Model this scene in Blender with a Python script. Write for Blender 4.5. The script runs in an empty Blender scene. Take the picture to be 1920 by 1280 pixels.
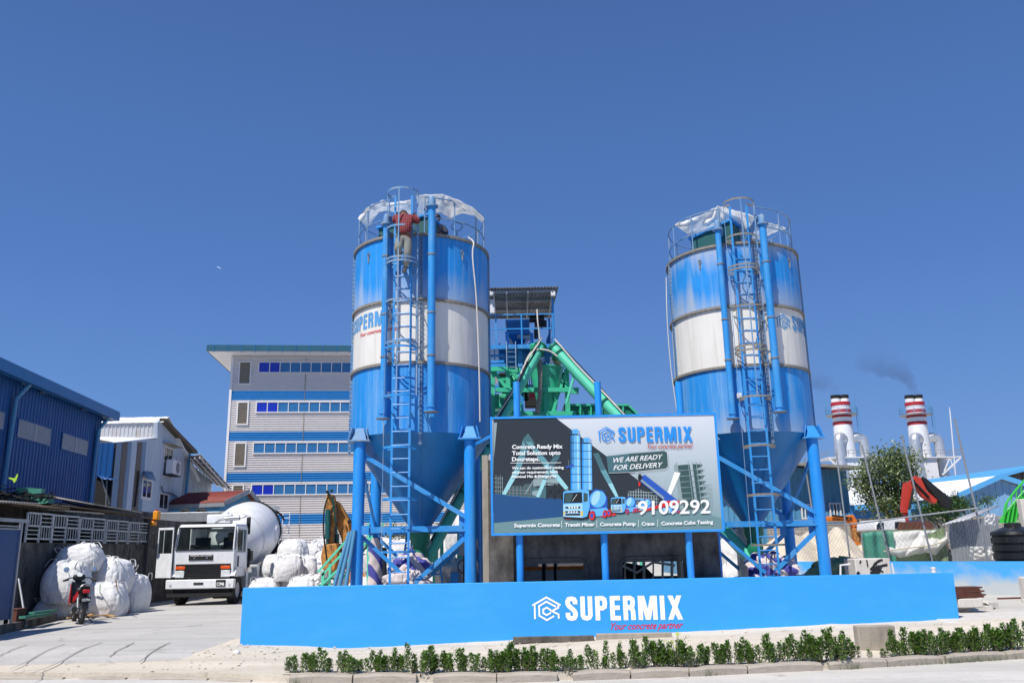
import bpy, math, random
from mathutils import Vector, Matrix, noise
C = bpy.context.scene.collection
SC = bpy.context.scene
PI = math.pi; RAD = math.radians
V = Vector
rnd = random.Random(7)

# ---------------------------------------------------------------- camera, sky, sun, exposure
FPX = 1595.0; PITCH = RAD(13.8); ROLL = RAD(1.09); EYE = 1.6
cF = V((0, math.cos(PITCH), math.sin(PITCH))); _R0 = V((1, 0, 0)); _U0 = V((0, -math.sin(PITCH), math.cos(PITCH)))
cR = _R0*math.cos(ROLL) - _U0*math.sin(ROLL); cU = _R0*math.sin(ROLL) + _U0*math.cos(ROLL)
cam_d = bpy.data.cameras.new('camera'); cam = bpy.data.objects.new('camera', cam_d); C.objects.link(cam)
cam_d.sensor_width = 36; cam_d.lens = 36*FPX/1920; cam_d.clip_start = .1; cam_d.clip_end = 9000
m3 = Matrix((cR, cU, -cF)).transposed()
cam.matrix_world = Matrix.Translation((0, 0, EYE)) @ m3.to_4x4()
SC.camera = cam
SUN = V((-.34, -.485, .85)).normalized()
w = bpy.data.worlds.new('World'); SC.world = w; w.use_nodes = True
nt = w.node_tree; bg = nt.nodes['Background']
sky = nt.nodes.new('ShaderNodeTexSky'); sky.sky_type = 'NISHITA'; sky.sun_disc = False
sky.sun_elevation = math.asin(SUN.z); sky.sun_rotation = math.atan2(SUN.x, SUN.y)
sky.air_density = 1.0; sky.dust_density = 0.6; sky.ozone_density = 2.2
hs = nt.nodes.new('ShaderNodeRGBToBW'); nt.links.new(sky.outputs[0], hs.inputs[0])
tcw = nt.nodes.new('ShaderNodeTexCoord'); spw = nt.nodes.new('ShaderNodeSeparateXYZ'); nt.links.new(tcw.outputs['Generated'], spw.inputs[0])
crw = nt.nodes.new('ShaderNodeValToRGB'); nt.links.new(spw.outputs['Z'], crw.inputs[0]); e = crw.color_ramp.elements
e[0].position = 0; e[0].color = (1.45, 3.1, 6.6, 1); e[1].position = .62; e[1].color = (.55, 1.32, 3.7, 1)
for p_, c_ in ((.12, (1.22, 2.75, 6.4, 1)), (.30, (.80, 2.0, 5.3, 1))): k = e.new(p_); k.color = c_
mw = nt.nodes.new('ShaderNodeMix'); mw.data_type = 'RGBA'; mw.inputs[0].default_value = .88; nt.links.new(sky.outputs[0], mw.inputs[6]); nt.links.new(crw.outputs[0], mw.inputs[7])
nt.links.new(mw.outputs[2], bg.inputs[0]); bg.inputs[1].default_value = .096
sl = bpy.data.lights.new('sun', 'SUN'); sl.energy = 4.9; sl.angle = RAD(.53); sl.color = (1, .95, .875)
so = bpy.data.objects.new('sun', sl); C.objects.link(so); so.rotation_euler = SUN.to_track_quat('Z', 'Y').to_euler()
SC.view_settings.view_transform = 'Standard'; SC.view_settings.look = 'None'
SC.view_settings.exposure = 0.12; SC.view_settings.gamma = 1
SC.cycles.max_bounces = 6; SC.cycles.volume_step_rate = 1.0

def ray(px, py): return cF + cR*((px-960)/FPX) + cU*((640-py)/FPX)
def P(px, py, Y): d = ray(px, py); return V((0, 0, EYE)) + d*(Y/d.y)       # where the line of sight reaches distance Y
def G(px, py, z=0.0): d = ray(px, py); return V((0, 0, EYE)) + d*((z-EYE)/d.z)  # where it reaches the height z
def PL(px, py, p0, n): d = ray(px, py); o = V((0, 0, EYE)); return o + d*((p0-o).dot(n)/d.dot(n))

# ---------------------------------------------------------------- materials
def lin(c): return c/12.92 if c <= .04045 else ((c+.055)/1.055)**2.4
def S(r, g, b, k=1.0): return tuple(lin(v/255)*k for v in (r, g, b))
MATS = {}
def mat(name, col, rough=.5, metal=0, var=.1, scale=2.5, dirt=None, damt=.4, dscale=(2, 2, .25), bump=0, bscale=30, emit=0, alpha=1, spec=.5, bdist=.02, contrast=.55):
    m = bpy.data.materials.new(name); m.use_nodes = True; t = m.node_tree; N = t.nodes; L = t.links
    b = N['Principled BSDF']; b.inputs['Roughness'].default_value = rough; b.inputs['Metallic'].default_value = metal
    b.inputs['Specular IOR Level'].default_value = spec
    tc = N.new('ShaderNodeTexCoord')
    n = N.new('ShaderNodeTexNoise'); n.inputs['Scale'].default_value = scale; n.inputs['Detail'].default_value = 6; n.inputs['Roughness'].default_value = .65
    L.new(tc.outputs['Object'], n.inputs['Vector'])
    r = N.new('ShaderNodeMapRange'); r.inputs[1].default_value = .3; r.inputs[2].default_value = .7
    L.new(n.outputs[0], r.inputs[0])
    mx = N.new('ShaderNodeMix'); mx.data_type = 'RGBA'; L.new(r.outputs[0], mx.inputs[0])
    mx.inputs[6].default_value = (*[c*(1-var) for c in col], 1); mx.inputs[7].default_value = (*[min(1, c*(1+var)) for c in col], 1)
    out = mx.outputs[2]
    if dirt:
        mp = N.new('ShaderNodeMapping'); mp.inputs['Scale'].default_value = dscale; L.new(tc.outputs['Object'], mp.inputs[0])
        n2 = N.new('ShaderNodeTexNoise'); n2.inputs['Scale'].default_value = 2.2; n2.inputs['Detail'].default_value = 8; n2.inputs['Roughness'].default_value = .7
        L.new(mp.outputs[0], n2.inputs['Vector'])
        r2 = N.new('ShaderNodeMapRange'); r2.inputs[1].default_value = contrast-.07; r2.inputs[2].default_value = contrast+.17; r2.inputs[4].default_value = damt
        L.new(n2.outputs[0], r2.inputs[0])
        m2 = N.new('ShaderNodeMix'); m2.data_type = 'RGBA'; L.new(r2.outputs[0], m2.inputs[0]); L.new(out, m2.inputs[6]); m2.inputs[7].default_value = (*dirt, 1)
        out = m2.outputs[2]
        r3 = N.new('ShaderNodeMapRange'); r3.inputs[3].default_value = rough; r3.inputs[4].default_value = min(1, rough+.35); L.new(r2.outputs[0], r3.inputs[0]); L.new(r3.outputs[0], b.inputs['Roughness'])
    L.new(out, b.inputs['Base Color'])
    if bump:
        n3 = N.new('ShaderNodeTexNoise'); n3.inputs['Scale'].default_value = bscale; n3.inputs['Detail'].default_value = 5
        L.new(tc.outputs['Object'], n3.inputs['Vector'])
        bp = N.new('ShaderNodeBump'); bp.inputs['Strength'].default_value = bump; bp.inputs['Distance'].default_value = bdist
        L.new(n3.outputs[0], bp.inputs['Height']); L.new(bp.outputs[0], b.inputs['Normal'])
    if emit:
        b.inputs['Emission Color'].default_value = (*col, 1); b.inputs['Emission Strength'].default_value = emit
    MATS[name] = m
    return m
DUST = S(205, 203, 196); GRIME = S(110, 104, 96)
mat('blue', S(50, 142, 212), .4, var=.07, dirt=S(120, 170, 205), damt=.45, dscale=(1.5, 1.5, .5))
mat('blue_clean', S(36, 142, 226), .4, var=.04, scale=1.2, dirt=S(110, 168, 212), damt=.3, dscale=(3, 3, .6))
mat('silo_blue', S(36, 138, 214), .42, var=.09, scale=1.2, dirt=S(150, 184, 206), damt=.6, dscale=(2.6, 2.6, .12), contrast=.54, bump=.3, bscale=2.2, bdist=.03)
mat('silo_white', S(222, 219, 212), .55, var=.04, scale=1, dirt=S(168, 160, 146), damt=.5, dscale=(3.5, 3.5, .16), contrast=.56, bump=.25, bscale=2.0, bdist=.03)
mat('silo_cone', S(24, 120, 180), .36, var=.06, scale=1.5, dirt=S(22, 96, 150), damt=.5, dscale=(1, 1, .6))
mat('faded_blue', S(84, 152, 206), .6, var=.2, scale=9)
mat('dusty_metal', S(132, 128, 120), .7, var=.2, scale=14, dirt=S(120, 105, 88), damt=.6, dscale=(6, 6, 3))
mat('dusty_blue', S(90, 140, 185), .6, var=.12, scale=10, dirt=S(165, 160, 150), damt=.8, dscale=(4, 4, 1), contrast=.5)
mat('wall_blue', S(48, 158, 240), .6, var=.02, scale=.8, dirt=S(120, 190, 235), damt=.12, dscale=(.5, .5, 1.5), contrast=.56, bump=.15, bscale=6)
mat('white_letter', S(250, 250, 250), .6, var=.01)
mat('red_letter', S(205, 36, 44), .6, var=.02)
mat('shaded_green', S(60, 188, 146), .45, var=.12, dirt=S(96, 160, 138), damt=.5, dscale=(3, 3, .6))  # darker copy of green, shade on the plant put into the colour
mat('green', S(92, 206, 172), .4, var=.08, dirt=S(95, 160, 135), damt=.4, dscale=(3, 3, .6))
mat('dark_green', S(26, 126, 94), .4, var=.12, dirt=S(70, 110, 95), damt=.4)
mat('box_green', S(18, 84, 84), .5, var=.1)
mat('kerb', S(166, 158, 147), .9, var=.1, scale=3, dirt=S(140, 130, 116), damt=.6, dscale=(1, 4, 4), bump=.5, bscale=30)
mat('crack_m', S(128, 124, 117), .95, var=.2)
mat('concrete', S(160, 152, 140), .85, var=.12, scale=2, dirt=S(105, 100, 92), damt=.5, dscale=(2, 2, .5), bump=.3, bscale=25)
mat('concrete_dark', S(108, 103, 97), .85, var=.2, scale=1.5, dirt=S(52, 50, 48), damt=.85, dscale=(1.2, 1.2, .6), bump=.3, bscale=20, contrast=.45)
mat('concrete_white', S(205, 200, 192), .85, var=.08, scale=4, dirt=S(150, 142, 130), damt=.5, bump=.3, bscale=25)
mat('black', S(28, 28, 30), .5, var=.2)
mat('rubber', S(30, 30, 31), .85, var=.25, scale=12, dirt=S(120, 115, 105), damt=.4)
mat('dark', S(20, 21, 23), .7, var=.3)
mat('glass_dark', S(26, 34, 40), .08, var=.2, spec=.8)
mat('glass_sky', S(48, 108, 160), .2, var=.14, scale=.6, spec=.8)  # the reflected sky is put into this pane colour
mat('glass_royal', S(28, 48, 175), .15, var=.08, spec=.7)
mat('steel', S(150, 152, 155), .4, metal=.7, var=.15, scale=8)
mat('railing', S(188, 190, 190), .5, var=.12, scale=5, dirt=S(120, 110, 100), damt=.6, dscale=(4, 4, 2))
mat('galv', S(158, 162, 166), .5, metal=.5, var=.12, scale=5, dirt=S(120, 112, 100), damt=.5)
mat('chrome', S(205, 206, 208), .22, metal=1, var=.05)
mat('duct', S(206, 208, 210), .42, metal=.65, var=.08, scale=1.5)
mat('truck_white', S(226, 228, 230), .3, var=.03, dirt=S(176, 170, 160), damt=.35, dscale=(2, 2, .8))
mat('fibc', S(222, 223, 226), .7, var=.05, scale=6, dirt=S(168, 164, 158), damt=.45, bump=.6, bscale=5, bdist=.05, dscale=(2, 2, 2))
mat('tarp', S(244, 243, 240), .7, var=.05, scale=5, dirt=S(190, 182, 170), damt=.4, dscale=(2, 2, 2), bump=.5, bscale=6, bdist=.05)
mat('siding', S(214, 208, 204), .55, var=.03)
mat('siding_blue', S(42, 132, 196), .5, var=.05)
mat('trim_white', S(222, 220, 220), .5, var=.03)
mat('louvre', S(132, 122, 106), .6, var=.1)
mat('teal', S(40, 92, 112), .45, var=.06)
mat('gate_blue', S(18, 66, 118), .5, var=.06)
mat('warehouse', S(16, 80, 142), .42, var=.04, scale=1, dirt=S(12, 64, 120), damt=.5, dscale=(1.5, 1.5, .2))
mat('fascia', S(34, 108, 166), .4, var=.05)
mat('pipe_teal', S(84, 142, 178), .45, var=.06)
mat('house_wall', S(186, 196, 208), .7, var=.06, dirt=S(130, 132, 132), damt=.6, dscale=(1.2, 1.2, .15))
mat('stripe_blue', S(120, 142, 166), .7, var=.06); mat('stripe_brown', S(104, 92, 86), .7, var=.08)
mat('sheet', S(196, 198, 200), .45, metal=.3, var=.1, dirt=S(140, 100, 76), damt=.7, dscale=(1.5, 1.5, .4), contrast=.58)
mat('sheet_white', S(236, 238, 240), .5, var=.04)
mat('sheet_grey', S(142, 138, 130), .7, var=.15, scale=4, dirt=S(98, 86, 74), damt=.7, dscale=(2, 2, 2))
mat('red_roof', S(128, 60, 52), .7, var=.15, scale=6)
mat('orange', S(220, 118, 28), .5, var=.1, dirt=S(120, 78, 40), damt=.6)
mat('rust_orange', S(206, 142, 66), .6, var=.2, scale=5, dirt=S(74, 54, 38), damt=.9, dscale=(5, 5, 2.5), contrast=.48, bump=.5, bscale=14)
mat('crane_red', S(186, 56, 40), .45, var=.08)
mat('red', S(190, 30, 36), .35, var=.05)
mat('plastic_yellow', S(232, 150, 22), .45, var=.05)
mat('wood', S(190, 150, 92), .7, var=.15, scale=8); mat('brown', S(92, 52, 40), .75, var=.25, scale=9)
mat('skin', S(120, 78, 56), .55, var=.05); mat('hair', S(20, 17, 16), .6, var=.1)
mat('trousers', S(128, 130, 124), .8, var=.15, scale=8); mat('shoe', S(120, 118, 114), .8, var=.1); mat('dark_cloth', S(38, 44, 62), .85, var=.2, scale=10)
mat('stack_white', S(226, 226, 226), .5, var=.04, dirt=S(180, 180, 180), damt=.3); mat('stack_red', S(170, 34, 44), .5, var=.05)
mat('soot', S(26, 24, 24), .9, var=.2)
mat('leafbark', S(96, 84, 68), .9, var=.2, scale=10)
mat('tank_black', S(26, 27, 29), .35, var=.15, dirt=S(110, 108, 104), damt=.35)
mat('green_sheet', S(52, 128, 108), .6, var=.15, dirt=S(120, 140, 120), damt=.5); mat('olive_sheet', S(120, 140, 104), .6, var=.12)
mat('canvas', S(196, 182, 152), .8, var=.1); mat('cable', S(205, 200, 190), .6, var=.1); mat('cable_black', S(24, 24, 26), .5)
mat('moon', S(150, 170, 205), .9, emit=.4, var=.1)
mat('bright_green', S(58, 186, 62), .45, var=.08)
mat('plastic_green', S(70, 140, 120), .5, var=.15); mat('lime', S(176, 214, 60), .6)
mat('amber', S(220, 84, 20), .3, var=.05); mat('lamp_glass', S(200, 205, 205), .15, var=.1)
mat('plate_black', S(20, 20, 22), .5)
mat('printed_cloth', S(196, 186, 184), .75, var=.15, scale=3)

def fabric(name, col, dirt):
    mat(name, col, .8, var=.05, scale=3, dirt=dirt, damt=.5, dscale=(1.5, 1.5, 1.2), contrast=.52); m = MATS[name]; N = m.node_tree.nodes; L = m.node_tree.links; b = N['Principled BSDF']
    tc = N.new('ShaderNodeTexCoord'); prev = None
    for sc, st, ds in (((7, 7, 1.3), .8, .05), ((2.5, 2.5, 7), .5, .03), ((60, 60, 60), .25, .004)):
        mp = N.new('ShaderNodeMapping'); mp.inputs['Scale'].default_value = sc; L.new(tc.outputs['Object'], mp.inputs[0]); n = N.new('ShaderNodeTexNoise'); n.inputs['Scale'].default_value = 1; n.inputs['Detail'].default_value = 3; n.inputs['Distortion'].default_value = .8; L.new(mp.outputs[0], n.inputs['Vector'])
        bp = N.new('ShaderNodeBump'); bp.inputs['Strength'].default_value = st; bp.inputs['Distance'].default_value = ds; L.new(n.outputs[0], bp.inputs['Height'])
        if prev: L.new(prev.outputs[0], bp.inputs['Normal'])
        prev = bp
    L.new(prev.outputs[0], b.inputs['Normal'])
fabric('fibc', S(216, 216, 217), S(182, 178, 171))
m_ = MATS['tarp']; N_ = m_.node_tree.nodes; L_ = m_.node_tree.links; t_ = N_.new('ShaderNodeBsdfTranslucent'); t_.inputs[0].default_value = (.92, .92, .9, 1); x_ = N_.new('ShaderNodeMixShader'); x_.inputs[0].default_value = .5; L_.new(N_['Principled BSDF'].outputs[0], x_.inputs[1]); L_.new(t_.outputs[0], x_.inputs[2]); L_.new(x_.outputs[0], N_['Material Output'].inputs[0])
def checker(name, c1, c2, sc, rot=0, coord='Object'):
    m = bpy.data.materials.new(name); m.use_nodes = True; t = m.node_tree; N = t.nodes; L = t.links; b = N['Principled BSDF']; b.inputs['Roughness'].default_value = .85
    tc = N.new('ShaderNodeTexCoord'); prev = None
    for i, (ax, s) in enumerate(sc):
        wv = N.new('ShaderNodeTexWave'); wv.bands_direction = ax; wv.inputs['Scale'].default_value = s; wv.inputs['Distortion'].default_value = 1.2; wv.inputs['Detail'].default_value = 2
        L.new(tc.outputs[coord], wv.inputs['Vector'])
        rr = N.new('ShaderNodeMapRange'); rr.inputs[1].default_value = .45; rr.inputs[2].default_value = .6; L.new(wv.outputs['Fac'], rr.inputs[0])
        if prev is None: prev = rr.outputs[0]
        else:
            a = N.new('ShaderNodeMath'); a.operation = 'ADD'; L.new(prev, a.inputs[0]); L.new(rr.outputs[0], a.inputs[1]); a2 = N.new('ShaderNodeMath'); a2.operation = 'MULTIPLY'; a2.inputs[1].default_value = .5; L.new(a.outputs[0], a2.inputs[0]); prev = a2.outputs[0]
    mx = N.new('ShaderNodeMix'); mx.data_type = 'RGBA'; L.new(prev, mx.inputs[0]); mx.inputs[6].default_value = (*c1, 1); mx.inputs[7].default_value = (*c2, 1)
    L.new(mx.outputs[2], b.inputs['Base Color']); MATS[name] = m; return m
checker('plaid', S(58, 20, 26), S(158, 62, 66), [('Z', 7), ('X', 7)])
checker('stripe_wrap', S(205, 192, 190), S(70, 72, 150), [('DIAGONAL', 1.1)])

def brickmat(name, c1, c2, mortar, bw, rh, axis='XZ'):
    m = bpy.data.materials.new(name); m.use_nodes = True; t = m.node_tree; N = t.nodes; L = t.links; b = N['Principled BSDF']; b.inputs['Roughness'].default_value = .9
    tc = N.new('ShaderNodeTexCoord'); sp = N.new('ShaderNodeSeparateXYZ'); cb = N.new('ShaderNodeCombineXYZ'); L.new(tc.outputs['Object'], sp.inputs[0])
    L.new(sp.outputs['X' if axis == 'XZ' else 'Y'], cb.inputs[0]); L.new(sp.outputs['Z'], cb.inputs[1])
    br = N.new('ShaderNodeTexBrick'); br.inputs['Scale'].default_value = 1; br.inputs['Brick Width'].default_value = bw; br.inputs['Row Height'].default_value = rh; br.inputs['Mortar Size'].default_value = .014
    br.inputs['Color1'].default_value = (*c1, 1); br.inputs['Color2'].default_value = (*c2, 1); br.inputs['Mortar'].default_value = (*mortar, 1)
    L.new(cb.outputs[0], br.inputs['Vector']); L.new(br.outputs[0], b.inputs['Base Color'])
    bp = N.new('ShaderNodeBump'); bp.inputs['Strength'].default_value = .6; bp.inputs['Distance'].default_value = .01; bp.invert = True; L.new(br.outputs['Fac'], bp.inputs['Height']); L.new(bp.outputs[0], b.inputs['Normal'])
    MATS[name] = m
brickmat('block', S(168, 162, 154), S(148, 142, 135), S(112, 108, 102), .4, .2)
brickmat('block_y', S(158, 152, 144), S(138, 132, 125), S(92, 88, 82), .4, .2)

def groundmat(name, c1, c2, c3, sc=1.0, bump=.5, crack=False):
    m = bpy.data.materials.new(name); m.use_nodes = True; t = m.node_tree; N = t.nodes; L = t.links; b = N['Principled BSDF']; b.inputs['Roughness'].default_value = .95; b.inputs['Specular IOR Level'].default_value = .2
    tc = N.new('ShaderNodeTexCoord')
    a = N.new('ShaderNodeTexNoise'); a.inputs['Scale'].default_value = .35*sc; a.inputs['Detail'].default_value = 8; a.inputs['Roughness'].default_value = .7; L.new(tc.outputs['Object'], a.inputs['Vector'])
    r = N.new('ShaderNodeMapRange'); r.inputs[1].default_value = .35; r.inputs[2].default_value = .65; L.new(a.outputs[0], r.inputs[0])
    x = N.new('ShaderNodeMix'); x.data_type = 'RGBA'; x.inputs[6].default_value = (*c1, 1); x.inputs[7].default_value = (*c2, 1); L.new(r.outputs[0], x.inputs[0])
    g = N.new('ShaderNodeTexNoise'); g.inputs['Scale'].default_value = 9*sc; g.inputs['Detail'].default_value = 10; g.inputs['Roughness'].default_value = .8; L.new(tc.outputs['Object'], g.inputs['Vector'])
    r2 = N.new('ShaderNodeMapRange'); r2.inputs[1].default_value = .52; r2.inputs[2].default_value = .72; r2.inputs[4].default_value = .75; L.new(g.outputs[0], r2.inputs[0])
    y = N.new('ShaderNodeMix'); y.data_type = 'RGBA'; L.new(r2.outputs[0], y.inputs[0]); L.new(x.outputs[2], y.inputs[6]); y.inputs[7].default_value = (*c3, 1)
    # long soft wheel tracks and dust drifts, stretched along x
    mp = N.new('ShaderNodeMapping'); mp.inputs['Scale'].default_value = (.12, 1.6, 1); L.new(tc.outputs['Object'], mp.inputs[0])
    h = N.new('ShaderNodeTexNoise'); h.inputs['Scale'].default_value = 1.3; h.inputs['Detail'].default_value = 6; L.new(mp.outputs[0], h.inputs['Vector'])
    r4 = N.new('ShaderNodeMapRange'); r4.inputs[1].default_value = .45; r4.inputs[2].default_value = .68; r4.inputs[4].default_value = .55; L.new(h.outputs[0], r4.inputs[0])
    z = N.new('ShaderNodeMix'); z.data_type = 'RGBA'; L.new(r4.outputs[0], z.inputs[0]); L.new(y.outputs[2], z.inputs[6]); z.inputs[7].default_value = (*[c*.8 for c in c2], 1)
    o2 = N.new('ShaderNodeTexNoise'); o2.inputs['Scale'].default_value = 1.1; o2.inputs['Detail'].default_value = 5; o2.inputs['Distortion'].default_value = 1.2; L.new(tc.outputs['Object'], o2.inputs['Vector'])
    r5 = N.new('ShaderNodeMapRange'); r5.inputs[1].default_value = .62; r5.inputs[2].default_value = .74; r5.inputs[4].default_value = .55; L.new(o2.outputs[0], r5.inputs[0])
    st = N.new('ShaderNodeMix'); st.data_type = 'RGBA'; L.new(r5.outputs[0], st.inputs[0]); L.new(z.outputs[2], st.inputs[6]); st.inputs[7].default_value = (*[c*.62 for c in c3], 1)
    L.new(st.outputs[2], b.inputs['Base Color'])
    bp = N.new('ShaderNodeBump'); bp.inputs['Strength'].default_value = bump; bp.inputs['Distance'].default_value = .03; L.new(g.outputs[0], bp.inputs['Height']); L.new(bp.outputs[0], b.inputs['Normal'])
    MATS[name] = m
groundmat('ground_m', S(200, 196, 188), S(186, 182, 174), S(178, 172, 162), 1.0, .4)
groundmat('apron_m', S(192, 189, 184), S(178, 176, 172), S(156, 152, 146), 1.0, .45)
groundmat('road_m', S(206, 202, 196), S(190, 187, 181), S(168, 163, 156), 1.3, .4)
groundmat('sand_m', S(224, 214, 197), S(212, 202, 185), S(180, 166, 146), 1.6, 1.0)
groundmat('pile_m', S(214, 204, 186), S(202, 190, 170), S(184, 172, 152), 2.5, 1.0)

def leafmat(name, c1, c2, c3):
    m = bpy.data.materials.new(name); m.use_nodes = True; t = m.node_tree; N = t.nodes; L = t.links; b = N['Principled BSDF']; b.inputs['Roughness'].default_value = .5
    g = N.new('ShaderNodeNewGeometry'); cr = N.new('ShaderNodeValToRGB'); L.new(g.outputs['Random Per Island'], cr.inputs[0])
    e = cr.color_ramp.elements; e[0].color = (*c1, 1); e[1].color = (*c3, 1); k = e.new(.5); k.color = (*c2, 1)
    L.new(cr.outputs[0], b.inputs['Base Color'])
    tr = N.new('ShaderNodeBsdfTranslucent'); L.new(cr.outputs[0], tr.inputs[0]); ms = N.new('ShaderNodeMixShader'); ms.inputs[0].default_value = .25
    L.new(b.outputs[0], ms.inputs[1]); L.new(tr.outputs[0], ms.inputs[2]); L.new(ms.outputs[0], N['Material Output'].inputs[0]); MATS[name] = m
leafmat('hedge_leaf', S(44, 76, 26), S(88, 134, 42), S(150, 178, 84))
leafmat('hedge_dusty', S(88, 100, 78), S(122, 132, 108), S(150, 154, 136))
leafmat('tree_leaf', S(62, 84, 42), S(98, 118, 66), S(168, 176, 134))
leafmat('bush_leaf', S(28, 58, 22), S(58, 92, 32), S(110, 140, 60))
leafmat('yellow_leaf', S(120, 150, 40), S(160, 180, 70), S(190, 196, 100))

def edge_dust(name, base, bands, amt, col):
    # cement dust that has settled in ragged bands beside the flanges of the shell
    m = MATS[base].copy(); m.name = name; MATS[name] = m; N = m.node_tree.nodes; L = m.node_tree.links; b = N['Principled BSDF']; src = b.inputs['Base Color'].links[0].from_socket
    tc = N.new('ShaderNodeTexCoord'); sp = N.new('ShaderNodeSeparateXYZ'); L.new(tc.outputs['Object'], sp.inputs[0]); mp = N.new('ShaderNodeMapping'); mp.inputs['Scale'].default_value = (3, 3, .25); L.new(tc.outputs['Object'], mp.inputs[0])
    n = N.new('ShaderNodeTexNoise'); n.inputs['Scale'].default_value = 1.2; n.inputs['Detail'].default_value = 6; L.new(mp.outputs[0], n.inputs[0])
    ad = N.new('ShaderNodeMath'); ad.operation = 'MULTIPLY_ADD'; L.new(n.outputs[0], ad.inputs[0]); ad.inputs[1].default_value = 1.5; ad.inputs[2].default_value = -.75; prev = None
    for z0, z1 in bands:
        q = N.new('ShaderNodeMath'); q.operation = 'ADD'; L.new(ad.outputs[0], q.inputs[1] if z1 > z0 else q.inputs[1]); L.new(sp.outputs['Z'], q.inputs[0])
        r = N.new('ShaderNodeMapRange'); r.inputs[1].default_value = z0; r.inputs[2].default_value = z1; r.inputs[3].default_value = amt; r.inputs[4].default_value = 0; L.new(q.outputs[0], r.inputs[0])
        if prev is None: prev = r
        else: k = N.new('ShaderNodeMath'); k.operation = 'MAXIMUM'; L.new(prev.outputs[0], k.inputs[0]); L.new(r.outputs[0], k.inputs[1]); prev = k
    mx = N.new('ShaderNodeMix'); mx.data_type = 'RGBA'; L.new(prev.outputs[0], mx.inputs[0]); L.new(src, mx.inputs[6]); mx.inputs[7].default_value = (*col, 1); L.new(mx.outputs[2], b.inputs['Base Color'])
edge_dust('upper_left', 'silo_blue', [(7.25, 7.95)], .55, S(190, 198, 204)); edge_dust('upper_right', 'silo_blue', [(7.25, 7.95), (8.95, 8.4)], .62, S(190, 190, 186)); edge_dust('lower_right', 'silo_blue', [(4.1, 4.75)], .55, S(180, 182, 180))

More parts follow.
